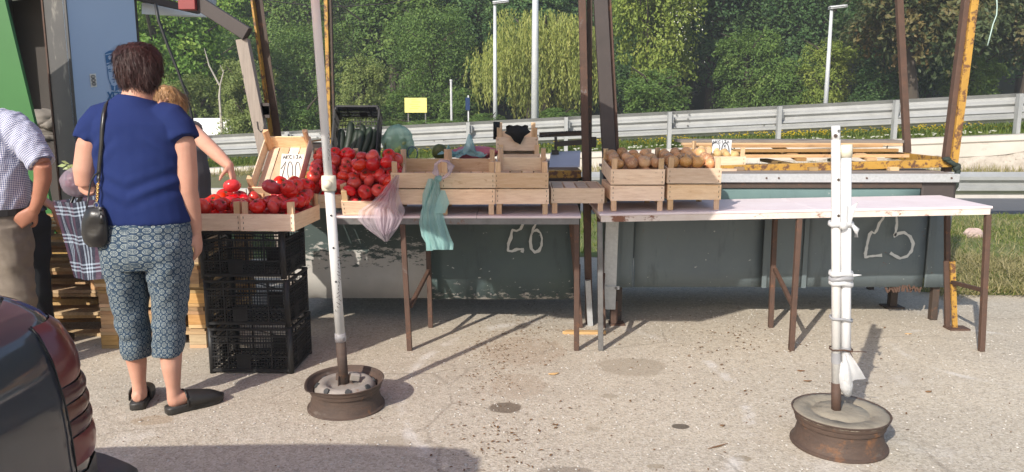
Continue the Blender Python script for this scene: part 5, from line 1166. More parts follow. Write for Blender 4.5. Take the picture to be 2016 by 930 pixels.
# parasol canopy on that pole, just above the picture: its shade and red glow fall on the tables
CA = PQ(2.46); NR, CR = 8, 1.26
par = T('parasol', 'open red parasol canopy above the left tables on the white pole', 'parasol', CA)
ex = lambda k, f: CA + V(CR * f * math.cos(k * math.pi / 4 + .3), CR * f * math.sin(k * math.pi / 4 + .3), -.36 * f ** 1.3)
for k in range(NR):
    mb = MB(); mb.grid(lambda u, v: ex(k, v).lerp(ex(k + 1, v), u) + V(0, 0, -.05 * v * math.sin(math.pi * u) * (1 if v < .99 else .4)), 6, 8); mb.build('canopy_panel', 'parasol_cloth', par, True)
    MB().tube([ex(k, .02) + V(0, 0, -.012), ex(k, .5) + V(0, 0, -.012), ex(k, 1) + V(0, 0, -.012)], .005, 6).build('rib', 'plain_white_pipe', par)
    MB().tube([PQ(2.12), ex(k, .5) + V(0, 0, -.02)], .004, 6).build('stretcher', 'plain_white_pipe', par)
mb = MB(); mb.lathe([(.03, -.05), (.04, 0), (.02, .05), (0, .06)], CA, 14); mb.build('finial', 'cream_plastic', par, True)
# right stand: two pipes tied together in a concrete-filled rim
s2 = T('parasol_stand', 'stand of two white pipes tied together in a concrete-filled rusty rim', 'stand', gd(1652, 885)); c = gd(1650, 874); c.z = 0
rm = rim(s2, c, .195, .150, tilt=R(1.0))
mb = MB(); mb.lathe([(.189, .140), (.189, .1485), (.17, .150), (.125, .150), (.120, .144), (.110, .144), (.104, .151), (.06, .153), (.03, .153), (0, .153)], c, 72, rm, lambda q, a: q + Vector((0, 0, .0022 * noise.noise(q * 38) + .0015 * noise.noise(q * 90))) + Vector((q.x, q.y, 0)) * (.05 * noise.noise(q * 26) if .09 < q.xy.length < .13 else 0)); mb.build('concrete_fill', 'rim_concrete', s2, True)
b = V(at(1647, 800, c.y).x, c.y + .0, .14); tp = at(1645.5, 248, c.y + .02); dv = tp - b; PQ2 = lambda z: b + dv * ((z - b.z) / dv.z)
b3 = V(at(1664.5, 780, c.y).x, c.y + .004, .25); tp3 = at(1666, 285, c.y + .02); PQ3 = lambda z: b3 + (tp3 - b3) * ((z - b3.z) / (tp3 - b3).z)
MB().tube([b, PQ2(.27)], .0195, 14).build('rusty_pipe', 'rust_steel', s2, True); MB().tube([PQ2(.24), PQ2(tp.z - .055)], .0180, 16).build('tall_pipe', 'white_pipe', s2, True)
MB().tube([PQ2(tp.z - .06), PQ2(tp.z)], .0170, 16).build('pipe_end', 'plain_white_pipe', s2, True); MB().tube([PQ2(tp.z - .02) + V(.004, -.020, 0), PQ2(tp.z - .02) + V(.004, -.017, 0)], .006, 8).build('bolt', 'grey_steel', s2)
MB().tube([PQ2(tp.z - .038) + V(-.008, -.0195, 0), PQ2(tp.z - .04) + V(-.008, -.0165, 0)], .008, 8).build('slot', 'brown_steel', s2)
MB().tube([b3, PQ3(tp3.z - .03)], .0200, 16).build('short_pipe', 'plain_white_pipe', s2, True); MB().tube([PQ3(tp3.z - .05), PQ3(tp3.z)], .0235, 16).build('end_cap', 'cream_plastic', s2, True)
for z in (1.12, .975): MB().tube([PQ2(z) + V(.003, -.019, 0), PQ2(z) + V(.003, -.017, 0)], .006, 8).build('pin_hole', 'brown_steel', s2)
def wrap(z, m, r_=.012, w_=.054, tilt=0., name='tie'):
    cc = (PQ2(z) + PQ3(z)) / 2; mb = MB(); mb.tube([cc + V(w_ * math.cos(a), .03 * math.sin(a), tilt * math.cos(a) + .004 * math.sin(3 * a)) for a in [i * .5236 for i in range(13)]], r_, 7, ell=1.4); mb.build(name, m, s2, True)
wrap(.94, 'film_white', .007, .047, name='plastic_tie'); knot(k_ := MB(), PQ3(.935) + V(-.022, -.03, 0), (.018, .014, .016), 3, 10); k_.build('tie_knot', 'film_white', s2, True)
kz = PQ3(.94) + V(-.005, -.028, 0); mb = MB(); mb.grid(lambda u, v: kz + V((u - .5) * lerp(.02, .062, v), -.008 * math.sin(u * 9) - .008 * v, v * .085 + .012 * math.sin(u * 7 + 1) * v), 9, 7); mb.build('tie_ruffle', 'film_white', s2, True)
mb = MB(); mb.tube([kz + V(.02, 0, -.002), kz + V(.035, -.004, -.02), kz + V(.036, -.004, -.05)], [.006, .012, .008], 7); mb.build('tie_tail', 'film_white', s2, True)
wrap(.735, 'film_white', .007, .045, name='plastic_tie'); wrap(.715, 'tape_grey', .007, .045, .004, 'foil_tape'); wrap(.695, 'film_white', .007, .045, -.003, 'plastic_tie')
MB().tube([PQ3(.73) + V(.02, -.02, .0), PQ3(.73) + V(.05, -.03, .004)], [.006, .002], 6).build('tie_end', 'film_white', s2, True)
wrap(.545, 'tape_grey', .004, .046, -.006, 'wire_tie'); wrap(.415, 'rust_steel', .0028, .048, -.003, 'rusty_wire')
MB().tube([PQ3(.41) + V(.005, -.028, 0), PQ3(.41) + V(.03, -.04, .006), PQ3(.41) + V(.07, -.035, .002)], .0022, 5).build('wire_end', 'rust_steel', s2); MB().tube([PQ3(.41) + V(.005, -.03, 0), PQ3(.39) + V(.014, -.034, 0), PQ3(.37) + V(.016, -.034, 0)], .0022, 5).build('wire_end', 'rust_steel', s2)
MB().tube([PQ2(.355), PQ2(.40)], .0188, 18, False).build('tape_band', 'tape_grey', s2, True); MB().tube([PQ3(.405), PQ3(.425)], .0210, 18, False).build('tape_band', 'tape_grey', s2, True)
mb = MB(); k0 = PQ3(.40) + V(-.01, -.026, 0); mb.grid(lambda u, v: k0 + V((u - .5) * lerp(.03, .085, v) + .04 * v, -.012 * math.sin(u * 8) - .012 * math.sin(v * 3), -v * .125 + .035 * (u - .3) * v), 10, 9); mb.build('plastic_sheet', 'film_white', s2, True)
mb = MB(); mb.tube([PQ3(.36) + V(-.008, -.004, 0), PQ3(.31) + V(-.012, -.006, 0), PQ3(.26) + V(-.004, -.008, 0), PQ3(.215) + V(.006, -.006, 0)], [.022, .028, .030, .014], 14); mb.build('plastic_wrap', 'film_white', s2, True)
# small litter on the paving
mb = MB()
def chips(n, X, Y, sx, sy, lo=.004, hi=.014):
    for _ in range(n):
        p = gd(max(60, min(1990, X + rnd.gauss(0, sx))), max(600, min(928, Y + rnd.gauss(0, sy)))); a = U(0, 3.14); l = U(lo, hi); w2 = l * U(.2, .5); d, e = V(math.cos(a), math.sin(a), U(-.2, .2)) * l, V(-math.sin(a), math.cos(a), 0) * w2
        p.z = .004 + abs(d.z); mb.add([p - d, p - e, p + d, p + e + V(0, 0, .002)], [(0, 1, 2, 3)])
chips(420, 985, 690, 45, 32, .003, .010); chips(220, 1060, 640, 50, 14, .003, .010); chips(120, 960, 740, 30, 22, .003, .010); chips(160, 1000, 860, 70, 40); chips(200, 1500, 700, 200, 60); chips(500, 1000, 760, 500, 90, .003, .009); chips(140, 1420, 660, 80, 20)
tag(mb.build('leaf_litter', 'litter'), 'brown leaf and onion-skin litter scattered on the paving', 'litter', kind='stuff')
mb = MB()
for k in range(3000):
    p = V(U(-3, 3.4), U(2.6, 5.8), .001); r_ = U(.003, .007); mb.lathe([(r_, 0), (r_ * .6, r_ * .45), (0, r_ * .55)], p, 5)
tag(mb.build('gravel', 'kerb_concrete'), 'loose pale grit lying on the paving', 'gravel', kind='stuff')
for lab, X, Y, l, w_, a, m in (('dark twig lying on the paving below the middle', 1413, 881, .055, .005, .5, 'litter'), ('curled brown leaf on the paving left of the twig', 1090, 738, .03, .014, .3, 'wood_chip'), ('dark pebble on the paving near the right stand', 1422, 840, .012, .01, 0, 'litter'), ('brown leaf on the paving left of the right stand', 1577, 732, .02, .009, -.2, 'litter'), ('yellow wood chip on the paving behind the right stand', 1788, 659, .022, .008, 0, 'wood_chip'), ('brown scrap on the paving right of the right stand', 1828, 773, .018, .01, .2, 'litter'), ('pale brown scrap left of the right stand pipes', 1590, 752, .022, .009, 0, 'litter')):
    c = gd(X, Y); mb = MB(); ca, sa = math.cos(a), math.sin(a); mb.grid(lambda u, v: c + V(ca, sa, 0) * ((u - .5) * 2 * l) + V(-sa, ca, 0) * ((v - .5) * 2 * w_ * math.sin(math.pi * min(.97, max(.05, u)))) + V(0, 0, .004 + .3 * w_ * math.sin(math.pi * v) + .002), 7, 5)
    tag(mb.build(lab.split(' on')[0].split(' lying')[0].split(' left')[0].replace('curled ', '').replace(' ', '_'), m, None, True, solid=.002), lab, lab.split(' ')[1] if lab.split(' ')[1] in ('twig', 'leaf', 'pebble', 'scrap') else lab.split(' ')[2])
# ------------------------------------------------------------------ kiosk at the left
KC = V(-.5687 * .988 * 6.0, 6.0, 0); KS, KE = V(.5, .866, 0), V(-.866, .5, 0); KN, KN2 = V(.866, -.5, 0), V(-.5, -.866, 0)
ki = T('kiosk', 'light blue market kiosk with dark open end and green door at the left', 'kiosk', KC)
def kpan(name, m, o, d, l, z0, z1, nrm, th=.03, bev=0): 
    o = Vector(o); a, b = o, o + d * l; n = nrm * -th
    return MB().quad8([a + V(0, 0, z0), b + V(0, 0, z0), b + n + V(0, 0, z0), a + n + V(0, 0, z0)], [a + V(0, 0, z1), b + V(0, 0, z1), b + n + V(0, 0, z1), a + n + V(0, 0, z1)]).build(name, m, ki)
KL = .575
sp_ = kpan('side_panel', 'kiosk_blue', KC, KS, KL, .45, 2.42, KN)
kpan('corner_jamb', 'kiosk_dark', KC + KE * .002, KE, .285, .45, 2.55, KN2, .04); kpan('far_jamb', 'kiosk_dark', KC + KE * 1.5, KE, .3, .45, 2.55, KN2, .04)
MB().bar(KC + V(0, 0, .45) + KN * .006, KC + V(0, 0, 2.5) + KN * .006, .014, .014).build('corner_trim', 'kiosk_dark', ki)
MB().bar(KC + KE * .287 + V(0, 0, .45) + KN2 * .006, KC + KE * .287 + V(0, 0, 2.5) + KN2 * .006, .012, .012).build('jamb_edge', 'rust_steel', ki)
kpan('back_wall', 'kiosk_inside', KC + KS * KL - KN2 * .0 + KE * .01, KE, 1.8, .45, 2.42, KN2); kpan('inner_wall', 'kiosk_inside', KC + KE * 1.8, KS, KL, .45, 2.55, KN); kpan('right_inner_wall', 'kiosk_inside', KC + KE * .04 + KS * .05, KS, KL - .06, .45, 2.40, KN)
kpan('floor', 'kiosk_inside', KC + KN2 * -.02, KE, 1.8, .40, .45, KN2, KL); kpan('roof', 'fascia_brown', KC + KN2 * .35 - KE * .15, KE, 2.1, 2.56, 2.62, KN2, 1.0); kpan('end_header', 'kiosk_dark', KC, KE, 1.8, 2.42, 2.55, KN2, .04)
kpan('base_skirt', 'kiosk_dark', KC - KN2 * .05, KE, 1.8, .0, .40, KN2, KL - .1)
# green door swung open in front of the doorway
P = lambda x, y: at(x, y, 5.35)
gp = [P(-190, 470), P(112, 470), P(70, 250), P(2, -30), P(-190, -30)]; n_ = V(0, .03, 0)
MB().add(gp + [q + n_ for q in gp], [(0, 1, 2, 3, 4), (9, 8, 7, 6, 5), (0, 5, 6, 1), (1, 6, 7, 2), (2, 7, 8, 3), (3, 8, 9, 4), (4, 9, 5, 0)]).build('door', 'kiosk_green', ki)
# stencilled head with side cap, lettering and a small sticker on the side panel
def KP(x, y, e=.004):       # picture position projected on the side panel plane
    o = V(0, 0, CAM_H); d = at(x, y, 6.0) - o; t = (KC - o).dot(KN) / d.dot(KN); return o + d * t + KN * e
def poly(name, m, pts, e=.004): MB().add([KP(x, y, e) for x, y in pts], [tuple(range(len(pts)))]).build(name, m, sp_)
sc_ = lambda pts: [(p / 3.876, q / 3.875) for p, q in pts]
poly('stencil_cap', 'ink_blue', sc_([(798, 408), (830, 388), (880, 382), (892, 405), (904, 490), (868, 472), (812, 508), (806, 470)]))
poly('stencil_cap_badge', 'kiosk_blue', sc_([(822, 430), (834, 424), (846, 432), (842, 450), (834, 460), (824, 448)]), .006)
poly('stencil_cap_band', 'kiosk_blue', sc_([(800, 416), (886, 396), (888, 402), (801, 422)]), .0065)
poly('stencil_cap_seam', 'kiosk_blue', sc_([(808, 486), (866, 466), (902, 480), (902, 486), (866, 473), (810, 493)]), .007)
for nm, pts in (('stencil_brow', [(822, 530), (848, 524), (848, 532), (824, 540)]), ('stencil_brow', [(864, 520), (890, 514), (890, 524), (866, 530)]), ('stencil_eye', [(828, 544), (846, 540), (846, 547), (830, 550)]), ('stencil_eye', [(868, 536), (886, 532), (886, 540), (870, 544)]),
                ('stencil_nose', [(858, 545), (863, 545), (868, 580), (862, 590), (852, 584), (860, 578)]), ('stencil_mouth', [(846, 608), (864, 602), (882, 604), (864, 612)]), ('stencil_chin', [(856, 626), (874, 624), (866, 634)]),
                ('stencil_cheek', [(812, 512), (818, 512), (828, 600), (842, 648), (834, 636), (820, 590)]), ('stencil_hair', [(892, 500), (906, 494), (910, 540), (896, 530)]),
                ('stencil_collar', [(836, 612), (848, 650), (872, 660), (900, 640), (922, 596), (934, 626), (916, 680), (880, 696), (848, 688)])):
    poly(nm, 'ink_blue', sc_(pts), .005)
poly('stencil_collar_gap', 'kiosk_blue', sc_([(866, 662), (876, 660), (874, 694), (866, 694)]), .007)
mb = MB()
for s_ in word('XEPOJ' if False else 'XEPO', 212, 182, 8.2, 15): ribbon(mb, s_, 3.2, lambda x, y: KP(x, y, .005))
tag(mb.build('stencil_lettering', 'ink_blue', sp_), kind='stuff')
poly('sticker', 'card_white', [(175.5, 146), (188, 145), (190.5, 171), (178.5, 172.5)])
mb = MB()
for cy in (151.5, 158.5, 165.5):
    for rr_ in (4.1, 2.2): ribbon(mb, arc(183 + (cy - 158) * .12, cy, rr_, rr_ * .8, 0, 350, 12), .9, lambda x, y, rr_=rr_: KP(x, y, .006 + .0004 * rr_))
tag(mb.build('sticker_ornament', 'ink_black', sp_), kind='stuff')
# sacks on a shelf inside
MB().box(at(90, 280, 6.55), (.9, .5, .03)).build('shelf', 'kiosk_inside', ki)
for k, (X, Y, rx, rz) in enumerate(((84, 236, .17, .085), (108, 243, .09, .06), (80, 262, .16, .06), (100, 272, .12, .04))):
    sk = bag('sack', ['large grey cloth sack on the shelf inside the kiosk', 'folded grey bundle at the right of the kiosk shelf', 'flattened sack under the large one in the kiosk', 'low folded cloth at the bottom of the kiosk shelf'][k], 'sack', 'sack_cloth', at(X, Y, 6.42), rx, .14, rz, 11 + k * 3, amp=.3, n=24)
# roof edge towards the right
MB().bar(at(240, -12, 6.45), at(392, 22, 6.9), .05, .05).build('roof_fascia', 'fascia_brown', ki)
q = [at(279, 6, 6.62), at(366, 24, 6.98), at(366, 30, 6.98), at(279, 28, 6.62)]; MB().quad8(q, [k + V(.2, .35, .02) for k in q]).build('roof_underside', 'white_paint', ki)
q = [at(318, -14, 7.1), at(402, -4, 7.2), at(400, 8, 7.2), at(330, -2, 7.1)]; MB().quad8(q, [k + V(0, .3, .02) for k in q]).build('roof_sheet', 'weigh_board', ki)
MB().box(at(372, 2, 4.97), (.105, .085, .115)).build('roof_bracket', 'red_paint', st26, bevel=.004)

# ------------------------------------------------------------------ pallets
for k in range(5):
    pallet(['lowest pallet of the left stack standing on the ground behind the car', 'second pallet from the ground in the left stack', 'middle pallet of the left stack beside the plaid bag', 'second pallet from the top of the left stack', 'top pallet of the left stack below the plastic bag'][k], TR((-3.07 + U(-.03, .03) - .02 * k, 5.04 + U(-.02, .03), k * .1405)) @ RZ(R(90) + U(-.06, .06)), .8, 1.2, group='pallets stacked by the kiosk', ht=.14)
    pallet(['lowest pallet of the narrow stack behind the black crates', 'second pallet from the ground behind the black crates', 'middle pallet of the narrow stack behind the black crates', 'second pallet from the top behind the black crates', 'top pallet of the narrow stack under the tomato crates'][k], TR((-2.13 + U(-.015, .015), 4.86 + U(-.02, .02), k * .1265)) @ RZ(U(-.03, .03)), .62, .9, group='pallets stacked behind the black crates', slats=4, ht=.126)

# ------------------------------------------------------------------ people
def remeshed(mb, vox, sm=4, name='m'):
    me = mb.mesh(name); o = bpy.data.objects.new('tmp', me); COL.objects.link(o)
    r_ = o.modifiers.new('r', 'REMESH'); r_.mode = 'VOXEL'; r_.voxel_size = vox
    if sm: s_ = o.modifiers.new('s', 'SMOOTH'); s_.iterations = sm; s_.factor = .5
    dg = bpy.context.evaluated_depsgraph_get(); dg.update(); out = bpy.data.meshes.new_from_object(o.evaluated_get(dg)); bpy.data.objects.remove(o)
    out.polygons.foreach_set('use_smooth', [True] * len(out.polygons)); return out
def bones_pat(me, bones):
    a = me.attributes.new('pat', 'FLOAT_VECTOR', 'POINT'); out = []
    pre = []
    for p, q, r_ in bones:
        p, q = Vector(p), Vector(q); t = (q - p); L = t.length; t.normalize(); x, y = frame(t, Vector((0, 1, 0))); pre.append((p, t, L, x, y, r_))
    for v in me.vertices:
        best = None
        for p, t, L, x, y, r_ in pre:
            d = v.co - p; s_ = max(0, min(L, d.dot(t))); e = (d - t * s_).length / r_
            if best is None or e < best[0]: best = (e, d.dot(t), math.atan2(-d.dot(x), -d.dot(y)) if True else 0, r_)
        out += [best[2] * best[3], best[1], 0]
    a.data.foreach_set('vector', out)
def wrinkle(me, amp, fn):
    me.update()
    ns = [v.normal.copy() for v in me.vertices]
    for v, n in zip(me.vertices, ns): v.co += n * amp * fn(v.co)
    me.update()
def seg(mb, pts, n=18, ref=(0, 1, 0)):
    """pts: (x, y, z, rx, ry)"""
    mb.tube([V(*p[:3]) for p in pts], [(p[3], p[4]) for p in pts], n, ref=Vector(ref)); return mb
def head(mb, c, s=1., pitch=0., yaw=0.):
    rot = Matrix.Rotation(yaw, 3, 'Z') @ Matrix.Rotation(-pitch, 3, 'X'); c = Vector(c)
    prof = [(-.115, .030, .035, .040), (-.105, .045, .050, .034), (-.08, .058, .068, .022), (-.045, .068, .082, .008), (0, .074, .092, 0), (.04, .076, .096, -.004), (.075, .070, .088, -.006), (.10, .052, .066, -.006), (.115, .026, .034, -.006)]
    pts = [(c + rot @ (V(0, o, z) * s), (rx * s, ry * s)) for z, rx, ry, o in prof]
    mb.tube([p for p, _ in pts], [r_ for _, r_ in pts], 20, ref=rot @ Vector((0, 1, 0)))
    def blob(p, r_):
        q = c + rot @ (Vector(p) * s); mb.grid(lambda u, v: q + rot @ (V(r_[0] * math.cos(6.283 * u) * math.sin(math.pi * v), r_[1] * math.sin(6.283 * u) * math.sin(math.pi * v), r_[2] * math.cos(math.pi * v)) * s), 10, 8, True, flip=True)
    blob((0, .098, -.022), (.013, .020, .020)); blob((0, .092, .0), (.010, .014, .026)); blob((0, .088, -.066), (.024, .012, .012))
    for x in (-1, 1): blob((x * .078, -.008, -.012), (.009, .018, .032)); blob((x * .032, .084, .028), (.020, .010, .008)); blob((x * .042, .068, -.03), (.02, .02, .022))
    return lambda p: c + rot @ (Vector(p) * s)
def hand(mb, w_, d, nrm, s=1., curl=.5, thumb=1):
    """w_: wrist, d: direction of the fingers, nrm: back of the hand, thumb: side (+1/-1)"""
    w_, d = Vector(w_), Vector(d).normalized(); nrm = Vector(nrm); nrm = (nrm - d * nrm.dot(d)).normalized(); x = d.cross(nrm) * thumb
    L = lambda a, b, c: w_ + (d * a + x * b + nrm * c) * s
    mb.tube([L(-.01, 0, 0), L(.03, .0, 0), L(.065, 0, 0), L(.095, -.002, -.002)], [(.028 * s, .021 * s), (.036 * s, .018 * s), (.042 * s, .016 * s), (.038 * s, .012 * s)], 12, ref=nrm)
    for i, (b, l) in enumerate(((.031, .068), (.010, .078), (-.011, .072), (-.031, .056))):
        p = L(.085, b * .85, 0); pts = [p]; a = .15 + curl * .25; dirs = d * 1
        for f_ in (.45, .32, .23):
            dd = (d * math.cos(a) - nrm * math.sin(a) + x * (b * .9)).normalized(); p = p + dd * (l * f_ * s); pts.append(p); a += curl * .95
        mb.tube(pts, [.0100 * s, .0095 * s, .0085 * s, .0060 * s], 9)
    p = L(.022, .026, -.006); mb.tube([p, L(.048, .052, -.016), L(.075, .062, -.026 - .02 * curl), L(.098, .058, -.036 - .03 * curl)], [.015 * s, .012 * s, .0105 * s, .007 * s], 9)
def foot(mb, heel, ang, s=1., z=.02):
    h = Vector(heel); d = V(math.cos(ang), math.sin(ang), 0)
    mb.tube([h + V(0, 0, z + .028) - d * .022, h + V(0, 0, z + .032), h + d * .07 + V(0, 0, z + .036), h + d * .13 + V(0, 0, z + .024), h + d * .185 + V(0, 0, z + .016), h + d * .21 + V(0, 0, z + .014)], [(.018, .020), (.030, .034), (.031, .034), (.036, .022), (.036, .014), (.024, .009)], 14, ref=Vector((0, 0, 1)))
def blobs_fn(seed, sc): return lambda p: noise.noise(p * sc + Vector((seed, seed * .7, 0)))
def person(label, origin, rz): return T('person', label, 'person', origin, rz)
def put(par, name, me, m):
    """me is in the person's own frame"""
    return link(name, me, m, par)

def FOLD(p):
    # soft drag folds from armpits and across the small of the back
    q = abs(p.x); a = .006 * noise.noise(V(p.x * 5, p.y * 4, p.z * 6)) + .004 * noise.noise(V(p.x * 11 + 3, p.y * 9, p.z * 13))
    w1 = max(0, 1 - abs(p.z - (1.06 + .25 * (q - .1))) / .10); a += .007 * w1 * math.sin(p.z * 70 - q * 30 + 2.5 * noise.noise(V(p.x * 4, 0, p.z * 4)))
    w2 = max(0, 1 - abs(p.z - 1.24) / .09) * min(1, q / .15); a += .006 * w2 * math.sin((p.z + q * .9) * 75)
    return a
# --- the woman in the blue top, seen from behind
W = person('person in a blue top and patterned cropped trousers, seen from behind at the tomatoes', (-1.675, 3.475, 0), 0)
mb = MB()
seg(mb, [(-.02, 0, .80, .16, .11), (0, 0, .95, .17, .12), (0, 0, 1.15, .165, .115), (0, 0, 1.30, .175, .11), (0, -.005, 1.39, .13, .085), (.01, -.01, 1.445, .068, .062), (.016, -.004, 1.49, .058, .058), (.018, .008, 1.54, .058, .060)])
hd = head(mb, (.020, .018, 1.568), 1.0, .12, .15)
seg(mb, [(.12, 0, 1.355, .050, .050), (.178, 0, 1.33, .050, .050), (.202, -.004, 1.24, .053, .055), (.208, -.004, 1.10, .046, .049), (.206, -.002, 1.04, .043, .046), (.208, .012, .98, .043, .045), (.212, .03, .90, .034, .036), (.214, .042, .845, .026, .030)])
hand(mb, (.214, .044, .84), (-.02, .16, -1), (1, -.1, 0), .95, .45, 1)
seg(mb, [(-.12, 0, 1.355, .050, .050), (-.176, -.01, 1.33, .050, .050), (-.210, -.02, 1.24, .056, .058), (-.235, -.025, 1.13, .053, .055), (-.242, -.015, 1.065, .047, .048)])
seg(mb, [(-.242, -.018, 1.06, .047, .044), (-.232, .05, 1.055, .044, .042), (-.22, .14, 1.07, .036, .034), (-.19, .20, 1.085, .027, .030)], ref=(0, 0, 1)); hand(mb, (-.188, .205, 1.086), (.5, .8, .05), (-.4, .2, .9), .9, .9, -1)
for s_, kx, ax, ay in ((-1, -.105, -.100, .03), (1, .085, .092, -.035)):
    seg(mb, [(s_ * .095, 0, .84, .085, .10), (kx, .0, .66, .075, .085), (kx, .005, .47, .055, .06), (lerp(kx, ax, .5), -.008 + ay * .5, .33, .054, .058), (ax, ay - .004, .22, .043, .048), (ax, ay, .12, .030, .036), (ax, ay + .002, .065, .031, .040), (ax, ay + .004, .04, .028, .036)])
LA, RA = R(106), R(44)
foot(mb, (-.100, .03 - .02, 0), LA, 1, .026); foot(mb, (.092, -.035 - .012, 0), RA, 1, .026)
put(W, 'body', remeshed(mb, .0062, 5), 'skin')
# blue top
mb = MB()
seg(mb, [(.004, 0, .895, .213, .150), (.004, 0, .915, .215, .152), (.0, 0, 1.0, .205, .150), (-.002, 0, 1.09, .200, .146), (0, 0, 1.18, .203, .142), (0, 0, 1.27, .208, .136), (0, -.004, 1.345, .200, .122), (.003, -.008, 1.395, .158, .100), (.008, -.010, 1.432, .102, .082), (.012, -.008, 1.455, .078, .072)], 26)
for s_, ex, ez in ((-1, -.216, 1.262), (1, .212, 1.268)):
    seg(mb, [(s_ * .10, -.004, 1.370, .07, .075), (s_ * .155, -.006, 1.356, .072, .074), (s_ * .190, -.008, 1.318, .070, .074), (ex * .97, -.014, 1.285, .067, .072), (ex, -.018, ez, .065, .070)])
me = remeshed(mb, .008, 4)
wrinkle(me, 1, lambda p: FOLD(p))
put(W, 'top', me, 'blue_cotton')
# patterned cropped trousers
mb = MB()
seg(mb, [(.005, 0, .935, .200, .140), (.004, 0, .88, .206, .148), (.0, -.006, .80, .208, .156), (-.002, -.008, .74, .203, .152), (-.004, -.004, .70, .188, .132)], 26)
for s_, x1, x2, cx, cy, cz in ((-1, -.100, -.100, -.092, .022, .255), (1, .097, .087, .074, -.028, .282)):
    seg(mb, [(s_ * .098, -.006, .82, .105, .142), (x1, -.004, .70, .099, .128), (lerp(x1, x2, .6), .0, .58, .083, .105), (x2, .004, .48, .074, .092), (lerp(x2, cx, .6), cy * .5, .38, .070, .085), (lerp(x2, cx, .9), cy * .85, .31, .068, .080), (cx, cy, cz, .067, .078), (cx, cy, cz - .006, .066, .076)], 24)
me = remeshed(mb, .0075, 3)
wrinkle(me, 1, lambda p: .007 * noise.noise(V(p.x * 9, p.y * 9, p.z * 13)) + .006 * noise.noise(V(p.x * 16 + 9, p.y * 14, p.z * 30)) + .003 * math.sin(p.z * 60 + p.x * 30 + 3 * noise.noise(p * 5)) * max(0, 1 - abs(p.z - .40) / .15))
bones_pat(me, [((-.10, 0, .95), (-.097, .012, .25), .098), ((.10, 0, .95), (.076, -.016, .27), .098)])
put(W, 'trousers', me, 'trouser_print')
# short dark hair
def hair(par, name, hd, m, c, r_, seed, cut, amp=.12, vox=.006):
    mb = MB(); mb.grid(lambda u, v: (lambda q: hd(Vector(c) + q * (1 + amp * noise.noise(q * 22 + Vector((seed, 0, 0))) + amp * .7 * noise.noise(Vector((q.x * 60, q.y * 60, q.z * 16 + seed))))))(V(r_[0] * math.cos(6.283 * u) * math.sin(math.pi * v), r_[1] * math.sin(6.283 * u) * math.sin(math.pi * v), r_[2] * math.cos(math.pi * v)) ), 56, 40, True, flip=True)
    inv = WM[par].inverted() if False else None; me = mb.mesh(name); me.polygons.foreach_set('use_smooth', [True] * len(me.polygons)); return put(par, name, me, m)
mb = MB()
hp = [(-.088, .058, .040, -.052), (-.072, .076, .062, -.045), (-.045, .090, .080, -.034), (-.01, .098, .096, -.026), (.03, .102, .108, -.018), (.065, .098, .108, -.014), (.094, .082, .092, -.012), (.116, .055, .064, -.014), (.127, .022, .026, -.016)]
pts = [(hd((0, o, z)), (a, b)) for z, a, b, o in hp]; mb.tube([p for p, _ in pts], [q for _, q in pts], 30, ref=Vector((0, 1, 0)))
me = remeshed(mb, .0055, 2); wrinkle(me, 1, lambda p: .007 * noise.noise(V(p.x * 26, p.y * 26, p.z * 14)) + .006 * noise.noise(V(p.x * 80, p.y * 80, p.z * 22)) - .004); put(W, 'hair', me, 'hair_dark')
def strands(par, me, m, n, seed, step=.008, wd=.0016, lift=.003, k=6, sweep=(0, 0, -1)):
    r = random.Random(seed); vv = me.vertices; mb = MB(); N = len(vv)
    for _ in range(n):
        v_ = vv[r.randrange(N)]; p = v_.co + v_.normal * .001; nn = v_.normal.copy(); t = Vector(sweep) + Vector((r.gauss(0, .22) + p.x * 0, r.gauss(0, .22), 0)); pts = [p.copy()]
        for i in range(k):
            tt_ = (t - nn * t.dot(nn)); tt_ = tt_.normalized() if tt_.length > 1e-4 else Vector((1, 0, 0)); p = p + tt_ * step + nn * (lift * r.uniform(-.3, 1) / k); pts.append(p.copy()); t += Vector((r.gauss(0, .12), r.gauss(0, .12), 0))
        for i in range(k): 
            d = (pts[i + 1] - pts[i]).normalized(); sd = d.cross(nn).normalized() * wd * (1 - i / k * .7)
            mb.add([pts[i] - sd, pts[i] + sd, pts[i + 1] + sd * .8, pts[i + 1] - sd * .8], [(0, 1, 2, 3)])
    return tag(put(par, 'hair_strands', mb.mesh('hair_strands'), m), kind='stuff')
HM = {o: o.data for o in bpy.data.objects if o.name.startswith('hair')}
for o, me_ in HM.items(): strands(W, me_, 'hair_dark', 2600, 3)
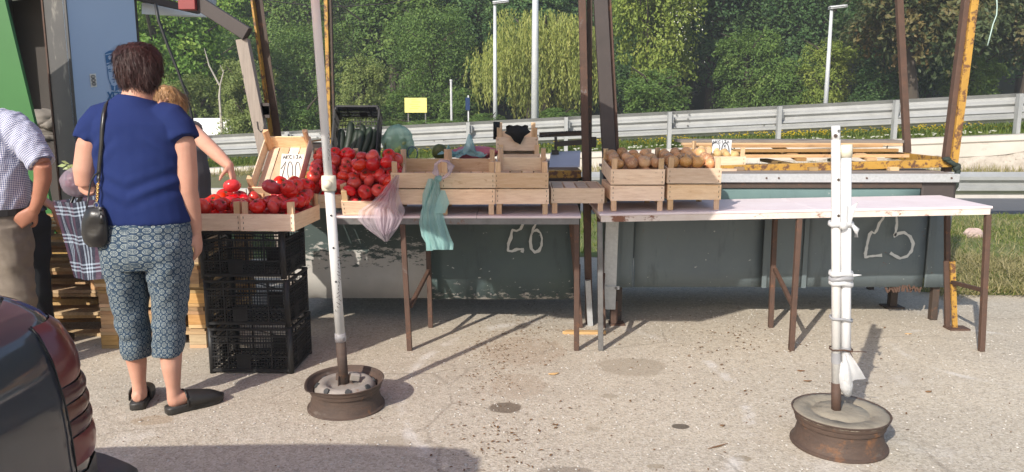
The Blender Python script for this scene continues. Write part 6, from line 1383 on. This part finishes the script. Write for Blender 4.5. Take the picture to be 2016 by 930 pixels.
# clogs
def clog(par, name, heel, ang, s=1.):
    h = Vector(heel); d, e = V(math.cos(ang), math.sin(ang), 0), V(-math.sin(ang), math.cos(ang), 0)
    out = [(-.035, .022), (-.02, .036), (.03, .036), (.09, .038), (.14, .047), (.19, .045), (.222, .030), (.235, .010)]
    rim_ = [(a, b) for a, b in out] + [(a, -b) for a, b in out[::-1]]; n = len(rim_); mb = MB()
    rows = [[h + d * (a * k) + e * (b * k) + V(0, 0, z) for a, b in rim_] for k, z in ((.96, 0), (1.0, .008), (1.0, .026), (.97, .034))]
    vs = [q for r_ in rows for q in r_]; mb.add(vs, [(i * n + k, i * n + (k + 1) % n, (i + 1) * n + (k + 1) % n, (i + 1) * n + k) for i in range(3) for k in range(n)] + [tuple(range(n))[::-1], tuple(range(3 * n, 4 * n))])
    mb.v = [tuple(WM[par] @ Vector(q)) for q in mb.v]; mb.build(name + '_sole', 'slipper', par, True)
    mb = MB(); mb.grid(lambda u, v: h + d * lerp(.050, .240, v) + e * (math.cos(math.pi * u) * pl([(0, .047), (.35, .050), (.7, .049), (.9, .034), (1, .006)], v)) + V(0, 0, .022 + math.sin(math.pi * u) ** .6 * pl([(0, .076), (.3, .066), (.7, .046), (1, .014)], v)), 15, 10)
    mb.v = [tuple(WM[par] @ Vector(q)) for q in mb.v]; mb.build(name, 'slipper', par, True, solid=.004)
    mb = MB(); mb.tube([h + d * .050 + e * (math.cos(a) * .048) + V(0, 0, .024 + math.sin(a) ** .6 * .076) for a in [math.pi * i / 12 for i in range(13)]], .0045, 6); mb.v = [tuple(WM[par] @ Vector(q)) for q in mb.v]; mb.build(name + '_rim', 'slipper', par, True)
clog(W, 'clog', (-.100, .01, 0), LA); clog(W, 'clog', (.092, -.047, 0), RA)
# handbag on her left shoulder, plaid shopper and plastic bag on the forearm
hbg = T('handbag', 'black leather handbag with gold chain hanging from the left shoulder', 'handbag', at(187, 485, 3.34)); Yh = 3.345
def skin_bag(pts, Y, dep, m, name, par, n=18, pat=False):
    """pts: (y px, left px, right px) rows from the top; dep: depth"""
    mb = MB(); L = len(pts)
    def fn(u, v):
        i = min(L - 2, int(v * (L - 1))); f = v * (L - 1) - i; y, a, b = [lerp(pts[i][k], pts[i + 1][k], f) for k in range(3)]
        c, s_ = math.cos(6.2832 * u), math.sin(6.2832 * u); e = lambda q: math.copysign(abs(q) ** .6, q); bul = pl([(0, .5), (.25, .9), (.7, 1), (1, .7)], v)
        return at((a + b) / 2 + (b - a) / 2 * e(c), y, Y + dep * e(s_) * bul + .006 * noise.noise(V(u * 9, v * 4, 3)))
    mb.grid(fn, n * 2, 14, True); b_ = len(mb.v); nn = n * 2
    mb.f += [tuple(range(nn))[::-1], tuple(range(b_ - nn, b_))]; return mb.build(name, m, par, True)
skin_bag([(408, 172, 204), (418, 166, 209), (440, 160, 213), (462, 160, 214), (478, 165, 212), (487, 176, 205)], Yh, .045, 'leather_black', 'bag_body', hbg)
def strap(pts, w_, m, name, par, th=.003):
    mb = MB(); P_ = [at(*p) for p in pts]
    vs = []; 
    for i, q in enumerate(P_):
        t = (P_[min(i + 1, len(P_) - 1)] - P_[max(i - 1, 0)]).normalized(); x = t.cross(Vector((0, -1, 0))).normalized() * w_ / 2
        vs += [q - x, q + x, q + x + V(0, th, 0), q - x + V(0, th, 0)]
    mb.add(vs, [(i * 4 + k, i * 4 + (k + 1) % 4, i * 4 + 4 + (k + 1) % 4, i * 4 + 4 + k) for i in range(len(P_) - 1) for k in range(4)] + [(0, 1, 2, 3), (len(vs) - 1, len(vs) - 2, len(vs) - 3, len(vs) - 4)]); return mb.build(name, m, par, True)
strap([(214, 196, 3.46), (208, 204, 3.40), (203, 225, 3.36), (200, 255, 3.35), (199, 285, 3.35), (197, 305, 3.348), (195, 325, 3.346), (194, 345, 3.344), (193, 358, 3.342)], .016, 'leather_black', 'shoulder_strap', hbg)
strap([(170, 412, 3.32), (174, 385, 3.33), (178, 360, 3.335), (186, 345, 3.34), (194, 340, 3.342)], .007, 'leather_black', 'side_strap', hbg)
mb = MB()
for k in range(11):
    c = at(193 - k * .2, 360 + k * 3.7, 3.338); mb.tube([c + Vector(((.008 if k % 2 else .004) * math.cos(a), (.004 if k % 2 else .008) * math.sin(a), .007 * math.sin(a + .8))) for a in [i * 1.047 for i in range(7)]], .0022, 5)
tag(mb.build('gold_chain', 'gold', hbg, True), kind='stuff')
MB().tube([at(190, 404, 3.325) + V(.011 * math.cos(a), 0, .011 * math.sin(a)) for a in [i * .6 for i in range(12)]], .003, 6).build('ring', 'grey_steel', hbg, True); MB().tube([at(197, 412, 3.32), at(200, 428, 3.305), at(201, 440, 3.305)], [.006, .011, .012], 8).build('tassel', 'leather_black', hbg, True)
MB().tube([at(197, 408, 3.318), at(198, 414, 3.316)], .007, 8).build('tassel_cap', 'grey_steel', hbg, True)
sb = T('shopping_bag', 'large navy plaid shopping bag hanging at the left side', 'bag', at(180, 545, 3.6)); q = lambda x, y, Y: at(x, y, Y)
F = [q(143, 400, 3.53), q(222, 388, 3.50), q(226, 548, 3.50), q(167, 552, 3.54)]; B_ = [q(104, 396, 3.80), q(190, 386, 3.78), q(196, 540, 3.78), q(146, 546, 3.80)]
def face(mb, a, b, c, d, u0, w_, h_, n=9, bul=.012, sd=1):
    nr = (b - a).cross(d - a).normalized(); mb.grid(lambda u, v: (a.lerp(b, u)).lerp(d.lerp(c, u), v) + nr * (bul * math.sin(math.pi * u) * math.sin(math.pi * v) + .010 * noise.noise(V(u * 4 + sd, v * 5, sd))* math.sin(math.pi * u)), n, n + 3, pat=lambda u, v: (u0 + u * w_, v * h_))
mb = MB(); face(mb, F[0], F[1], F[2], F[3], 0, .20, .37, sd=1); face(mb, B_[0], F[0], F[3], B_[3], -.27, .27, .37, sd=2); face(mb, F[1], B_[1], B_[2], F[2], .2, .27, .37, sd=3); face(mb, B_[1], B_[0], B_[3], B_[2], .5, .22, .37, sd=4); face(mb, F[3], F[2], B_[2], B_[3], 0, .2, .27, sd=5, bul=.004)
mb.build('bag_body', 'plaid', sb, True)
for X, Y0 in ((165, 3.55), (150, 3.72)): strap([(X - 12, 402, Y0), (X, 372, 3.6), (X + 22, 352, 3.6), (X + 38, 372, 3.6), (X + 44, 398, Y0)], .02, 'leather_black', 'handle', sb)
pbg = T('produce_bag', 'clear plastic bag of purple onions held at the left elbow', 'bag', at(160, 385, 3.62)); bag('x', None, None, 'film_mauve', at(163, 357, 3.60), .088, .075, .072, 7, parent=None, amp=.2) if False else None
mb = bag('x', 'x', 'x', 'film_mauve', at(162, 358, 3.60), .090, .075, .070, 7, build=False, amp=.22); mb.build('bag_film', 'film_mauve', pbg, True)
MB().tube([at(180, 330, 3.6), at(186, 318, 3.6), at(190, 312, 3.58)], [.045, .02, .012], 10).build('bag_neck', 'film_mauve', pbg, True)
pm('onion_purple', (.16, .035, .065), (.11, .025, .05), 6, .4, .05, (6, 6, 1), vary=.3)
for k, (X, Y) in enumerate(((143, 350), (158, 345), (175, 352), (150, 366), (167, 368), (183, 366), (140, 362), (186, 350))): potato(at(X, Y, 3.59 + .02 * (k % 3)), .026, 'purple onion inside the clear plastic bag', 'onions in the clear bag', 'onion_purple', (1, 1, .95), 'onion')
mb = MB()
for k in range(14):
    c = at(130 + U(-8, 16), 326 + U(-6, 10), 3.66); a = U(0, 3); d = V(math.cos(a), .3, U(-.4, .7)) * U(.02, .04); e = V(-.3, .4, .8) * .010; mb.add([c - d, c + e, c + d, c - e], [(0, 1, 2, 3)])
tag(mb.build('leafy_greens', 'pepper_skin'), 'sprig of leafy greens poking out behind the clear bag', 'greens', kind='stuff')

# --- the man at the left edge, hand on hip
MN = person('person in blue checked short-sleeved shirt and khaki trousers with one hand on hip', (-2.76, 4.02, 0), R(6))
mb = MB(); S_ = 1.0
seg(mb, [(0, 0, .80, .155, .11), (0, 0, .95, .165, .12), (0, 0, 1.15, .17, .115), (0, 0, 1.30, .18, .11), (0, -.005, 1.38, .12, .085), (0, .0, 1.43, .06, .06), (0, .01, 1.48, .056, .058), (0, .015, 1.53, .056, .058)])
hm = head(mb, (0, .03, 1.575), 1.0, .05, -.3)
seg(mb, [(.13, 0, 1.35, .055, .055), (.195, -.01, 1.33, .056, .056), (.27, -.05, 1.22, .050, .050), (.335, -.085, 1.12, .042, .042)]); seg(mb, [(.335, -.088, 1.125, .042, .042), (.325, -.075, 1.05, .042, .040), (.29, -.06, .95, .033, .033), (.258, -.055, .885, .026, .029)])
hand(mb, (.258, -.055, .885), (-.75, -.1, -.62), (.5, -.75, .1), 1.0, .55, -1)
seg(mb, [(-.13, 0, 1.35, .055, .055), (-.195, 0, 1.33, .056, .056), (-.225, -.01, 1.20, .05, .05), (-.235, 0, 1.07, .043, .043), (-.235, .05, .95, .036, .036), (-.23, .09, .86, .026, .03)]); hand(mb, (-.23, .09, .86), (0, .2, -1), (-1, 0, 0), 1, .5, -1)
for s_ in (-1, 1): seg(mb, [(s_ * .09, 0, .84, .08, .095), (s_ * .10, .0, .47, .055, .06), (s_ * .105, 0, .3, .05, .055), (s_ * .11, -.01, .09, .032, .04)]); foot(mb, (s_ * .11, -.04, 0), R(90 - s_ * 12), 1, .012)
put(MN, 'body', remeshed(mb, .0065, 5), 'skin_tan')
mb = MB()
seg(mb, [(0, 0, .875, .190, .138), (0, 0, .93, .202, .148), (0, 0, 1.05, .208, .148), (0, 0, 1.20, .212, .140), (0, -.004, 1.30, .205, .125), (0, -.008, 1.37, .15, .10), (0, -.004, 1.42, .085, .08), (0, 0, 1.45, .07, .07)], 26)
seg(mb, [(.10, 0, 1.34, .07, .075), (.175, -.008, 1.325, .082, .08), (.235, -.03, 1.255, .080, .080), (.30, -.065, 1.165, .075, .075), (.328, -.08, 1.125, .070, .072)]); seg(mb, [(-.10, 0, 1.34, .07, .075), (-.185, 0, 1.32, .08, .08), (-.22, -.005, 1.22, .078, .078), (-.235, 0, 1.12, .072, .074)])
me = remeshed(mb, .008, 4); wrinkle(me, 1, lambda p: .010 * noise.noise(V(p.x * 9, p.y * 9, p.z * 9)) + .008 * noise.noise(V(p.x * 20 + 5, p.y * 20, p.z * 20 - p.x * 25)))
bones_pat(me, [((0, 0, .85), (0, 0, 1.42), .2), ((.16, 0, 1.34), (.33, -.08, 1.12), .10), ((-.17, 0, 1.34), (-.24, 0, 1.1), .10)]); put(MN, 'shirt', me, 'gingham')
mb = MB(); seg(mb, [(0, 0, .885, .186, .136), (0, 0, .80, .195, .145), (0, 0, .72, .192, .14), (0, 0, .68, .17, .12)], 24)
for s_ in (-1, 1): seg(mb, [(s_ * .095, 0, .80, .10, .135), (s_ * .10, 0, .62, .098, .115), (s_ * .10, 0, .45, .088, .095), (s_ * .105, -.005, .25, .08, .085), (s_ * .11, -.01, .07, .085, .09), (s_ * .11, -.01, .05, .08, .085)], 22)
me = remeshed(mb, .009, 3); wrinkle(me, 1, lambda p: .012 * noise.noise(V(p.x * 8, p.y * 8, p.z * 10)) + .010 * noise.noise(V(p.x * 16 + 5, p.y * 16, p.z * 22 + p.x * 15))); put(MN, 'trousers', me, 'khaki')
mb = MB(); seg(mb, [(0, 0, .858, .199, .149), (0, 0, .893, .196, .146)], 26); put(MN, 'belt', mb.mesh('belt'), 'belt_black')
mb = MB()
pts = [(hm((0, o, z)), (a, b)) for z, a, b, o in [(-.06, .06, .045, -.045), (-.03, .078, .07, -.03), (.02, .086, .092, -.016), (.07, .083, .096, -.01), (.105, .062, .072, -.008), (.124, .025, .03, -.008)]]; mb.tube([p for p, _ in pts], [q for _, q in pts], 24, ref=Vector((0, 1, 0))); pm('hair_grey', (.10, .09, .085), (.05, .045, .04), 9, .5, .5, (14, 14, 2)); put(MN, 'hair', remeshed(mb, .007, 2), 'hair_grey')
for s_ in (-1, 1): clog(MN, 'shoe', (s_ * .11, -.05, 0), R(90 - s_ * 12))
# --- somebody in dark clothes behind him
DK = person('person in dark clothes mostly hidden behind the checked shirt', (-2.93, 4.50, 0), R(-20))
mb = MB(); seg(mb, [(0, 0, .80, .16, .11), (0, 0, 1.0, .16, .115), (0, 0, 1.25, .17, .11), (0, -.005, 1.33, .12, .085), (0, .0, 1.38, .058, .058), (0, .015, 1.47, .055, .057)]); hk = head(mb, (0, .03, 1.52), .97, .1, 0)
for s_ in (-1, 1):
    seg(mb, [(s_ * .13, 0, 1.30, .052, .052), (s_ * .19, 0, 1.28, .052, .052), (s_ * .215, 0, 1.02, .042, .042), (s_ * .20, .10, .84, .026, .03)]); hand(mb, (s_ * .20, .10, .84), (0, .4, -1), (s_, 0, 0), .95, .5, -s_)
    seg(mb, [(s_ * .09, 0, .82, .08, .095), (s_ * .10, .0, .45, .055, .06), (s_ * .11, -.01, .09, .032, .04)]); foot(mb, (s_ * .11, -.04, 0), R(90 - s_ * 12), 1, .012)
put(DK, 'body', remeshed(mb, .008, 4), 'skin')
mb = MB(); seg(mb, [(0, 0, .82, .20, .145), (0, 0, 1.0, .198, .14), (0, 0, 1.2, .20, .13), (0, -.004, 1.30, .16, .11), (0, -.004, 1.37, .075, .075)], 22)
for s_ in (-1, 1): seg(mb, [(s_ * .10, 0, 1.29, .07, .07), (s_ * .19, 0, 1.27, .072, .072), (s_ * .215, 0, 1.06, .062, .062), (s_ * .212, .03, .97, .055, .055)])
put(DK, 'jacket', remeshed(mb, .01, 3), 'grey_cotton')
mb = MB(); seg(mb, [(0, 0, .88, .18, .13), (0, 0, .74, .195, .14), (0, 0, .67, .17, .12)], 22)
for s_ in (-1, 1): seg(mb, [(s_ * .095, 0, .78, .10, .13), (s_ * .10, 0, .45, .085, .095), (s_ * .11, -.01, .06, .075, .08)], 20)
me = remeshed(mb, .01, 3); wrinkle(me, 1, lambda p: .012 * noise.noise(V(p.x * 9, p.y * 9, p.z * 12))); put(DK, 'trousers', me, 'denim_dark')
mb = MB(); pts = [(hk((0, o, z)), (a, b)) for z, a, b, o in [(-.06, .06, .045, -.045), (.02, .086, .092, -.016), (.07, .083, .096, -.01), (.124, .025, .03, -.008)]]; mb.tube([p for p, _ in pts], [q for _, q in pts], 24, ref=Vector((0, 1, 0))); put(DK, 'hair', remeshed(mb, .008, 2), 'hair_dark')
for s_ in (-1, 1): clog(DK, 'shoe', (s_ * .11, -.05, 0), R(90 - s_ * 12))

for o in list(bpy.data.objects):
    if o.parent == DK and o.type == 'MESH':
        for v_ in o.data.vertices:
            if v_.co.z > .82: v_.co.x -= (v_.co.z - .82) * .75; v_.co.z -= (v_.co.z - .82) * .2
# --- the seller with fair hair behind the crates, reaching out with a tomato
SE = person('fair-haired person behind the crates holding out a tomato', (-2.09, 4.80, -.03), math.pi)
iv = WM[SE].inverted(); Lw = lambda x, y, Y: tuple(iv @ at(x, y, Y))
mb = MB(); seg(mb, [(0, 0, .74, .16, .11), (0, 0, .9, .165, .12), (0, 0, 1.08, .165, .12), (0, .01, 1.20, .16, .11), (0, .012, 1.27, .115, .085), (0, .02, 1.32, .056, .056), (0, .035, 1.40, .054, .056)])
hs = head(mb, (0, .06, 1.445), .98, -.38, -.1)
sh, el, wr, hn = [Vector(Lw(*q)) for q in ((372, 252, 4.74), (412, 290, 4.52), (452, 328, 4.35), (470, 345, 4.29))]
sgn = 1 if sh.x > 0 else -1
seg(mb, [(sgn * .12, .01, 1.25, .052, .052), (*sh, .052, .052), (*sh.lerp(el, .5), .047, .047), (*el, .043, .043), (*el.lerp(wr, .45), .040, .040), (*wr, .027, .029)]); hand(mb, wr, (Vector(Lw(462, 362, 4.30)) - wr), Vector((sgn * .6, -.3, .7)), .98, .85, 1)
seg(mb, [(-sgn * .12, .01, 1.25, .052, .052), (-sgn * .185, .01, 1.22, .05, .05), (-sgn * .21, .02, .98, .042, .042), (-sgn * .19, .16, .88, .027, .03)]); hand(mb, (-sgn * .19, .16, .88), (0, 1, -.2), (0, .2, 1), .95, .5, sgn)
for s_ in (-1, 1): seg(mb, [(s_ * .09, 0, .78, .08, .095), (s_ * .10, .0, .43, .055, .06), (s_ * .11, -.01, .09, .032, .04)]); foot(mb, (s_ * .11, -.04, 0), R(90 - s_ * 12), 1, .012)
put(SE, 'body', remeshed(mb, .0062, 4), 'skin')
mb = MB(); seg(mb, [(0, 0, .80, .20, .145), (0, 0, .95, .20, .148), (0, .004, 1.1, .198, .142), (0, .01, 1.2, .185, .125), (0, .012, 1.26, .13, .098), (0, .018, 1.30, .08, .075)], 22)
seg(mb, [(sgn * .09, .01, 1.235, .07, .07), (*(sh * .9 + Vector((sgn * .012, 0, .122))), .070, .068), (*sh.lerp(el, .22), .068, .066)]); seg(mb, [(-sgn * .09, .01, 1.235, .07, .07), (-sgn * .185, .01, 1.21, .07, .07), (-sgn * .205, .015, 1.08, .062, .062)])
me = remeshed(mb, .008, 3); wrinkle(me, 1, lambda p: .008 * noise.noise(V(p.x * 10, p.y * 10, p.z * 12))); put(SE, 'top', me, 'grey_cotton')
mb = MB(); seg(mb, [(0, 0, .84, .18, .13), (0, 0, .72, .195, .14), (0, 0, .65, .17, .12)], 22)
for s_ in (-1, 1): seg(mb, [(s_ * .095, 0, .75, .10, .13), (s_ * .10, 0, .43, .085, .095), (s_ * .11, -.01, .06, .075, .08)], 20)
put(SE, 'trousers', remeshed(mb, .01, 3), 'denim_dark')
mb = MB(); pts = [(hs((0, o, z)), (a, b)) for z, a, b, o in [(-.11, .075, .04, -.06), (-.06, .090, .06, -.052), (-.02, .096, .075, -.04), (.03, .098, .098, -.014), (.07, .094, .110, -.002), (.105, .075, .092, .002), (.126, .045, .055, .0), (.136, .015, .02, 0)]]; mb.tube([p for p, _ in pts], [q for _, q in pts], 26, ref=Vector((0, 1, 0)))
me = remeshed(mb, .006, 2); wrinkle(me, 1, lambda p: .009 * noise.noise(V(p.x * 24, p.y * 24, p.z * 14)) + .006 * noise.noise(V(p.x * 70, p.y * 70, p.z * 20))); put(SE, 'hair', me, 'hair_blond'); strands(SE, me, 'hair_blond', 2200, 5, .010)
for s_ in (-1, 1):
    e = MB(); c = hs((s_ * .033, .079, .012)); e.grid(lambda u, v: c + V(.012 * math.cos(6.283 * u) * math.sin(math.pi * v), .010 * math.sin(6.283 * u) * math.sin(math.pi * v), .007 * math.cos(math.pi * v)), 10, 8, True, flip=True); put(SE, 'eye', e.mesh('eye'), 'hair_dark')
for s_ in (-1, 1): clog(SE, 'shoe', (s_ * .11, -.05, 0), R(90 - s_ * 12))
tomato(at(457, 366, 4.275), .048, 'ripe red tomato held up in the seller\'s hand', None, V(-.2, .3, 1), True)

# ------------------------------------------------------------------ parked car at the lower left, tail towards the stalls
car = T('parked_car', 'dark blue-grey parked car at the lower left with ribbed red tail lamp', 'car', (-2.10, 0, 0))
CX, HW, YR, YF = -1.815, .845, 1.835, -2.3
def outline(t, off=0., rc=.20):
    """plan outline from the flank (t=0 at y=YF+.9) towards the tail, round the corner and to the middle of the tail (t=1); right half"""
    L1 = YR - rc - (YF + .3); L2 = rc * math.pi / 2; L3 = HW - rc; L = L1 + L2 + L3; s_ = t * L
    if s_ < L1: return V(CX + HW + off, YF + .3 + s_, 0), V(1, 0, 0)
    s_ -= L1
    if s_ < L2:
        a = s_ / rc; return V(CX + HW - rc + (rc + off) * math.cos(a), YR - rc + (rc + off) * math.sin(a), 0), V(math.cos(a), math.sin(a), 0)
    s_ -= L2; return V(CX + HW - rc - s_, YR + off + .04 * s_, 0), V(0, 1, 0)
Ltot = (YR - .2 - (YF + .3)) + .2 * math.pi / 2 + HW - .2
inset = lambda z: pl([(.18, .05), (.30, .012), (.46, .0), (.62, .004), (.72, .014), (.80, .032), (.86, .058), (.90, .095), (.925, .15), (.935, .22)], z)
tsp = [i / 40 * .86 for i in range(40)] + [.86 + .14 * i / 30 for i in range(31)]
zs = [.18, .22, .30, .40, .48, .56, .64, .72, .78, .82, .86, .89, .91, .925, .933]
def shell(t, z, off=0.):
    p, n = outline(t); p = p - n * (inset(z) - off); p.z = z; return p
def half(mb, sgn, fn, nu, nv):
    vs = []
    for j in range(nv):
        for i in range(nu):
            p = fn(i, j); vs.append(p if sgn > 0 else V(2 * CX - p.x, p.y, p.z))
    fs = [(j * nu + i, j * nu + i + 1, (j + 1) * nu + i + 1, (j + 1) * nu + i) for j in range(nv - 1) for i in range(nu - 1)]; mb.add(vs, fs if sgn > 0 else [f[::-1] for f in fs])
zs = sorted(zs + [.545]); zc_ = [z for z in zs if z >= .545]; zl_ = [z for z in zs if z <= .545]
mb = MB()
for sg in (1, -1): half(mb, sg, lambda i, j: shell(tsp[i], zc_[j]), len(tsp), len(zc_))
dk = [shell(t, .933) for t in tsp]; mb.add([q for q in dk] + [V(CX, q.y, .945) for q in dk] , [(i, i + 1, len(dk) + i + 1, len(dk) + i) for i in range(len(dk) - 1)]); mb.add([V(2 * CX - q.x, q.y, q.z) for q in dk] + [V(CX, q.y, .945) for q in dk], [(i + 1, i, len(dk) + i, len(dk) + i + 1) for i in range(len(dk) - 1)])
nose = lambda z: YF + .3 - .25
mb.grid(lambda u, v: V(CX + (u - .5) * 2 * (HW - .06), YF + .3 - .30 * math.sin(math.pi * u) ** .5 * 1, lerp(.50, .80, v)), 16, 4, flip=True); mb.grid(lambda u, v: V(CX + (u - .5) * 2 * (HW - .08), lerp(YF + .3 - .30 * math.sin(math.pi * u) ** .5, YF + .9, v), lerp(.80, .935, v ** .6)), 16, 5)
mb.build('body_shell', 'car_paint', car, True)
mb = MB()
for sg in (1, -1): half(mb, sg, lambda i, j: shell(tsp[i], zl_[j], .004), len(tsp), len(zl_))
mb.build('side_cladding', 'car_cladding', car, True)
mb = MB(); tb = [.80 + .20 * i / 30 for i in range(31)]; bz = [(.20, -.01), (.22, .07), (.30, .115), (.40, .120), (.455, .108), (.485, .07), (.495, .0)]
for sg in (1, -1): half(mb, sg, lambda i, j: (lambda p: V(p.x, p.y, bz[j][0]))(shell(tb[i], .40, bz[j][1] * min(1, i / 4))), len(tb), len(bz))
mb.build('rear_bumper', 'car_cladding', car, True)
# tail lamps: red top, dark ribbed bands, red foot
tl0, tl1 = .7865, .905; tt = lambda f: lerp(tl0, tl1, f)
for sg, nm in ((1, ''), (-1, '')):
    ln_ = MB(); half(ln_, sg, lambda i, j: shell(tt(i / 24), lerp(.742, .872, j / 8), (.003 + .010 * math.sin(math.pi * j / 8) ** .4) * min(1, .15 + i / 3)), 25, 9); lo = ln_.build('tail_lamp', 'lens_red', car, True)
    for k, (z0, z1, m) in enumerate(((.706, .739, 'lens_dark'), (.670, .702, 'lens_amber'), (.634, .666, 'lens_dark'), (.568, .630, 'lens_red'))):
        rb = MB(); half(rb, sg, lambda i, j: shell(tt(i / 24), lerp(z0, z1, j / 6), (.003 + (.005 + .009 * (i / 24)) * math.sin(math.pi * min(1, j / 6 * .9 + .05)) ** .7) * min(1, .2 + i / 3)), 25, 7); rb.build('lens_rib', m, lo, True)
    se_ = MB(); se_.tube([(lambda p: p if sg > 0 else V(2 * CX - p.x, p.y, p.z))(shell(tt(-.01), z, .004)) for z in (.56, .60, .64, .70, .78, .84, .875)], .0018, 6); se_.build('lamp_seal', 'belt_black', lo, True)
mb = MB()
for sg in (1, -1):
    gh = [(.06, .94), (.20, 1.20), (.30, 1.36), (.38, 1.39)]
    half(mb, sg, lambda i, j: V(CX + (HW - [.11, .17, .25, .31][j]) , lerp([1.55, 1.45, 1.20, 1.10][j], [-1.15, -.55, -.15, -.05][j], i / 8), [.93, 1.08, 1.205, 1.225][j]), 9, 4)
    half(mb, sg, lambda i, j: V(CX + (HW - [.11, .17, .25, .31][j]) * (1 - i / 4), [1.55, 1.45, 1.20, 1.10][j] + .05 * math.sin(i / 4 * 1.57), [.93, 1.08, 1.205, 1.225][j]), 5, 4); half(mb, sg, lambda i, j: V(CX + (HW - [.11, .17, .25, .31][j]) * (i / 4), [-1.15, -.55, -.15, -.05][j], [.93, 1.08, 1.205, 1.225][j]), 5, 4)
mb.build('windows', 'car_glass', car, True)
MB().grid(lambda u, v: V(CX + (u - .5) * 2 * (HW - .305) * (1 - .22 * abs(2 * v - 1) ** 6), lerp(-.12, 1.16, v), 1.222 + .02 * math.sin(math.pi * u) * math.sin(math.pi * v)), 12, 9).build('roof', 'car_paint', car, True)
for sg in (1, -1):
    for a, b in (((.11, 1.55, .93), (.27, 1.14, 1.22)), ((.11, .35, .935), (.27, .30, 1.22)), ((.11, -1.16, .93), (.27, -.10, 1.22)), ((.28, 1.14, 1.225), (.28, -.10, 1.225))): MB().bar(V(CX + sg * (HW - a[0] + .006), a[1], a[2]), V(CX + sg * (HW - b[0] + .006), b[1], b[2]), .05, .035).build('pillar', 'car_paint', car, bevel=.008)
    for yy in (1.05, -1.5):
        wl = MB(); wl.lathe([(.0, -.09), (.20, -.09), (.29, -.085), (.305, -.05), (.305, .05), (.29, .085), (.20, .06), (.19, .04), (0, .05)], (CX + sg * (HW - .085), yy, .30), 28, Matrix.Rotation(R(90) * sg, 3, 'Y')); wo_ = wl.build('wheel', 'tyre', car, True); hl = MB(); hl.lathe([(0, .065), (.12, .075), (.185, .06)], (CX + sg * (HW - .085), yy, .30), 24, Matrix.Rotation(R(90) * sg, 3, 'Y')); hl.build('hub_cap', 'rim_silver', wo_, True)
MB().grid(lambda u, v: V(CX + (u - .5) * 1.5, lerp(YF + .1, YR - .06, v), .20), 2, 2).build('underbody', 'tyre', car)
strp = MB(); strp.tube([shell(t, .925, .002) for t in [.3 + .5 * i / 20 for i in range(21)]], .004, 5); strp.build('deck_seam', 'belt_black', car, True)

# the car stands a little askew, nose further left
cc_ = V(CX + HW, YR, 0); car.matrix_world = TR(cc_) @ RZ(R(0)) @ TR(-cc_) @ WM[car] @ Matrix.Diagonal((1, 1, 1.06, 1))
# ------------------------------------------------------------------ summer haze
hz = MB(); hz.box((0, 30, 20.2), (270, 190, 47.6)); hz_o = hz.build('haze', None); tag(hz_o, kind='stuff'); tag(hz_o, 'thin summer haze over the whole place', 'haze')
hm_ = bpy.data.materials.new('haze'); hm_.use_nodes = True; hn = hm_.node_tree; hn.nodes.clear(); ho = hn.nodes.new('ShaderNodeOutputMaterial'); hv = hn.nodes.new('ShaderNodeVolumePrincipled')
hv.inputs['Color'].default_value = (.86, .92, 1, 1); hv.inputs['Density'].default_value = .0015; hv.inputs['Anisotropy'].default_value = 0; hn.links.new(hv.outputs[0], ho.inputs['Volume']); hz_o.data.materials.append(hm_)
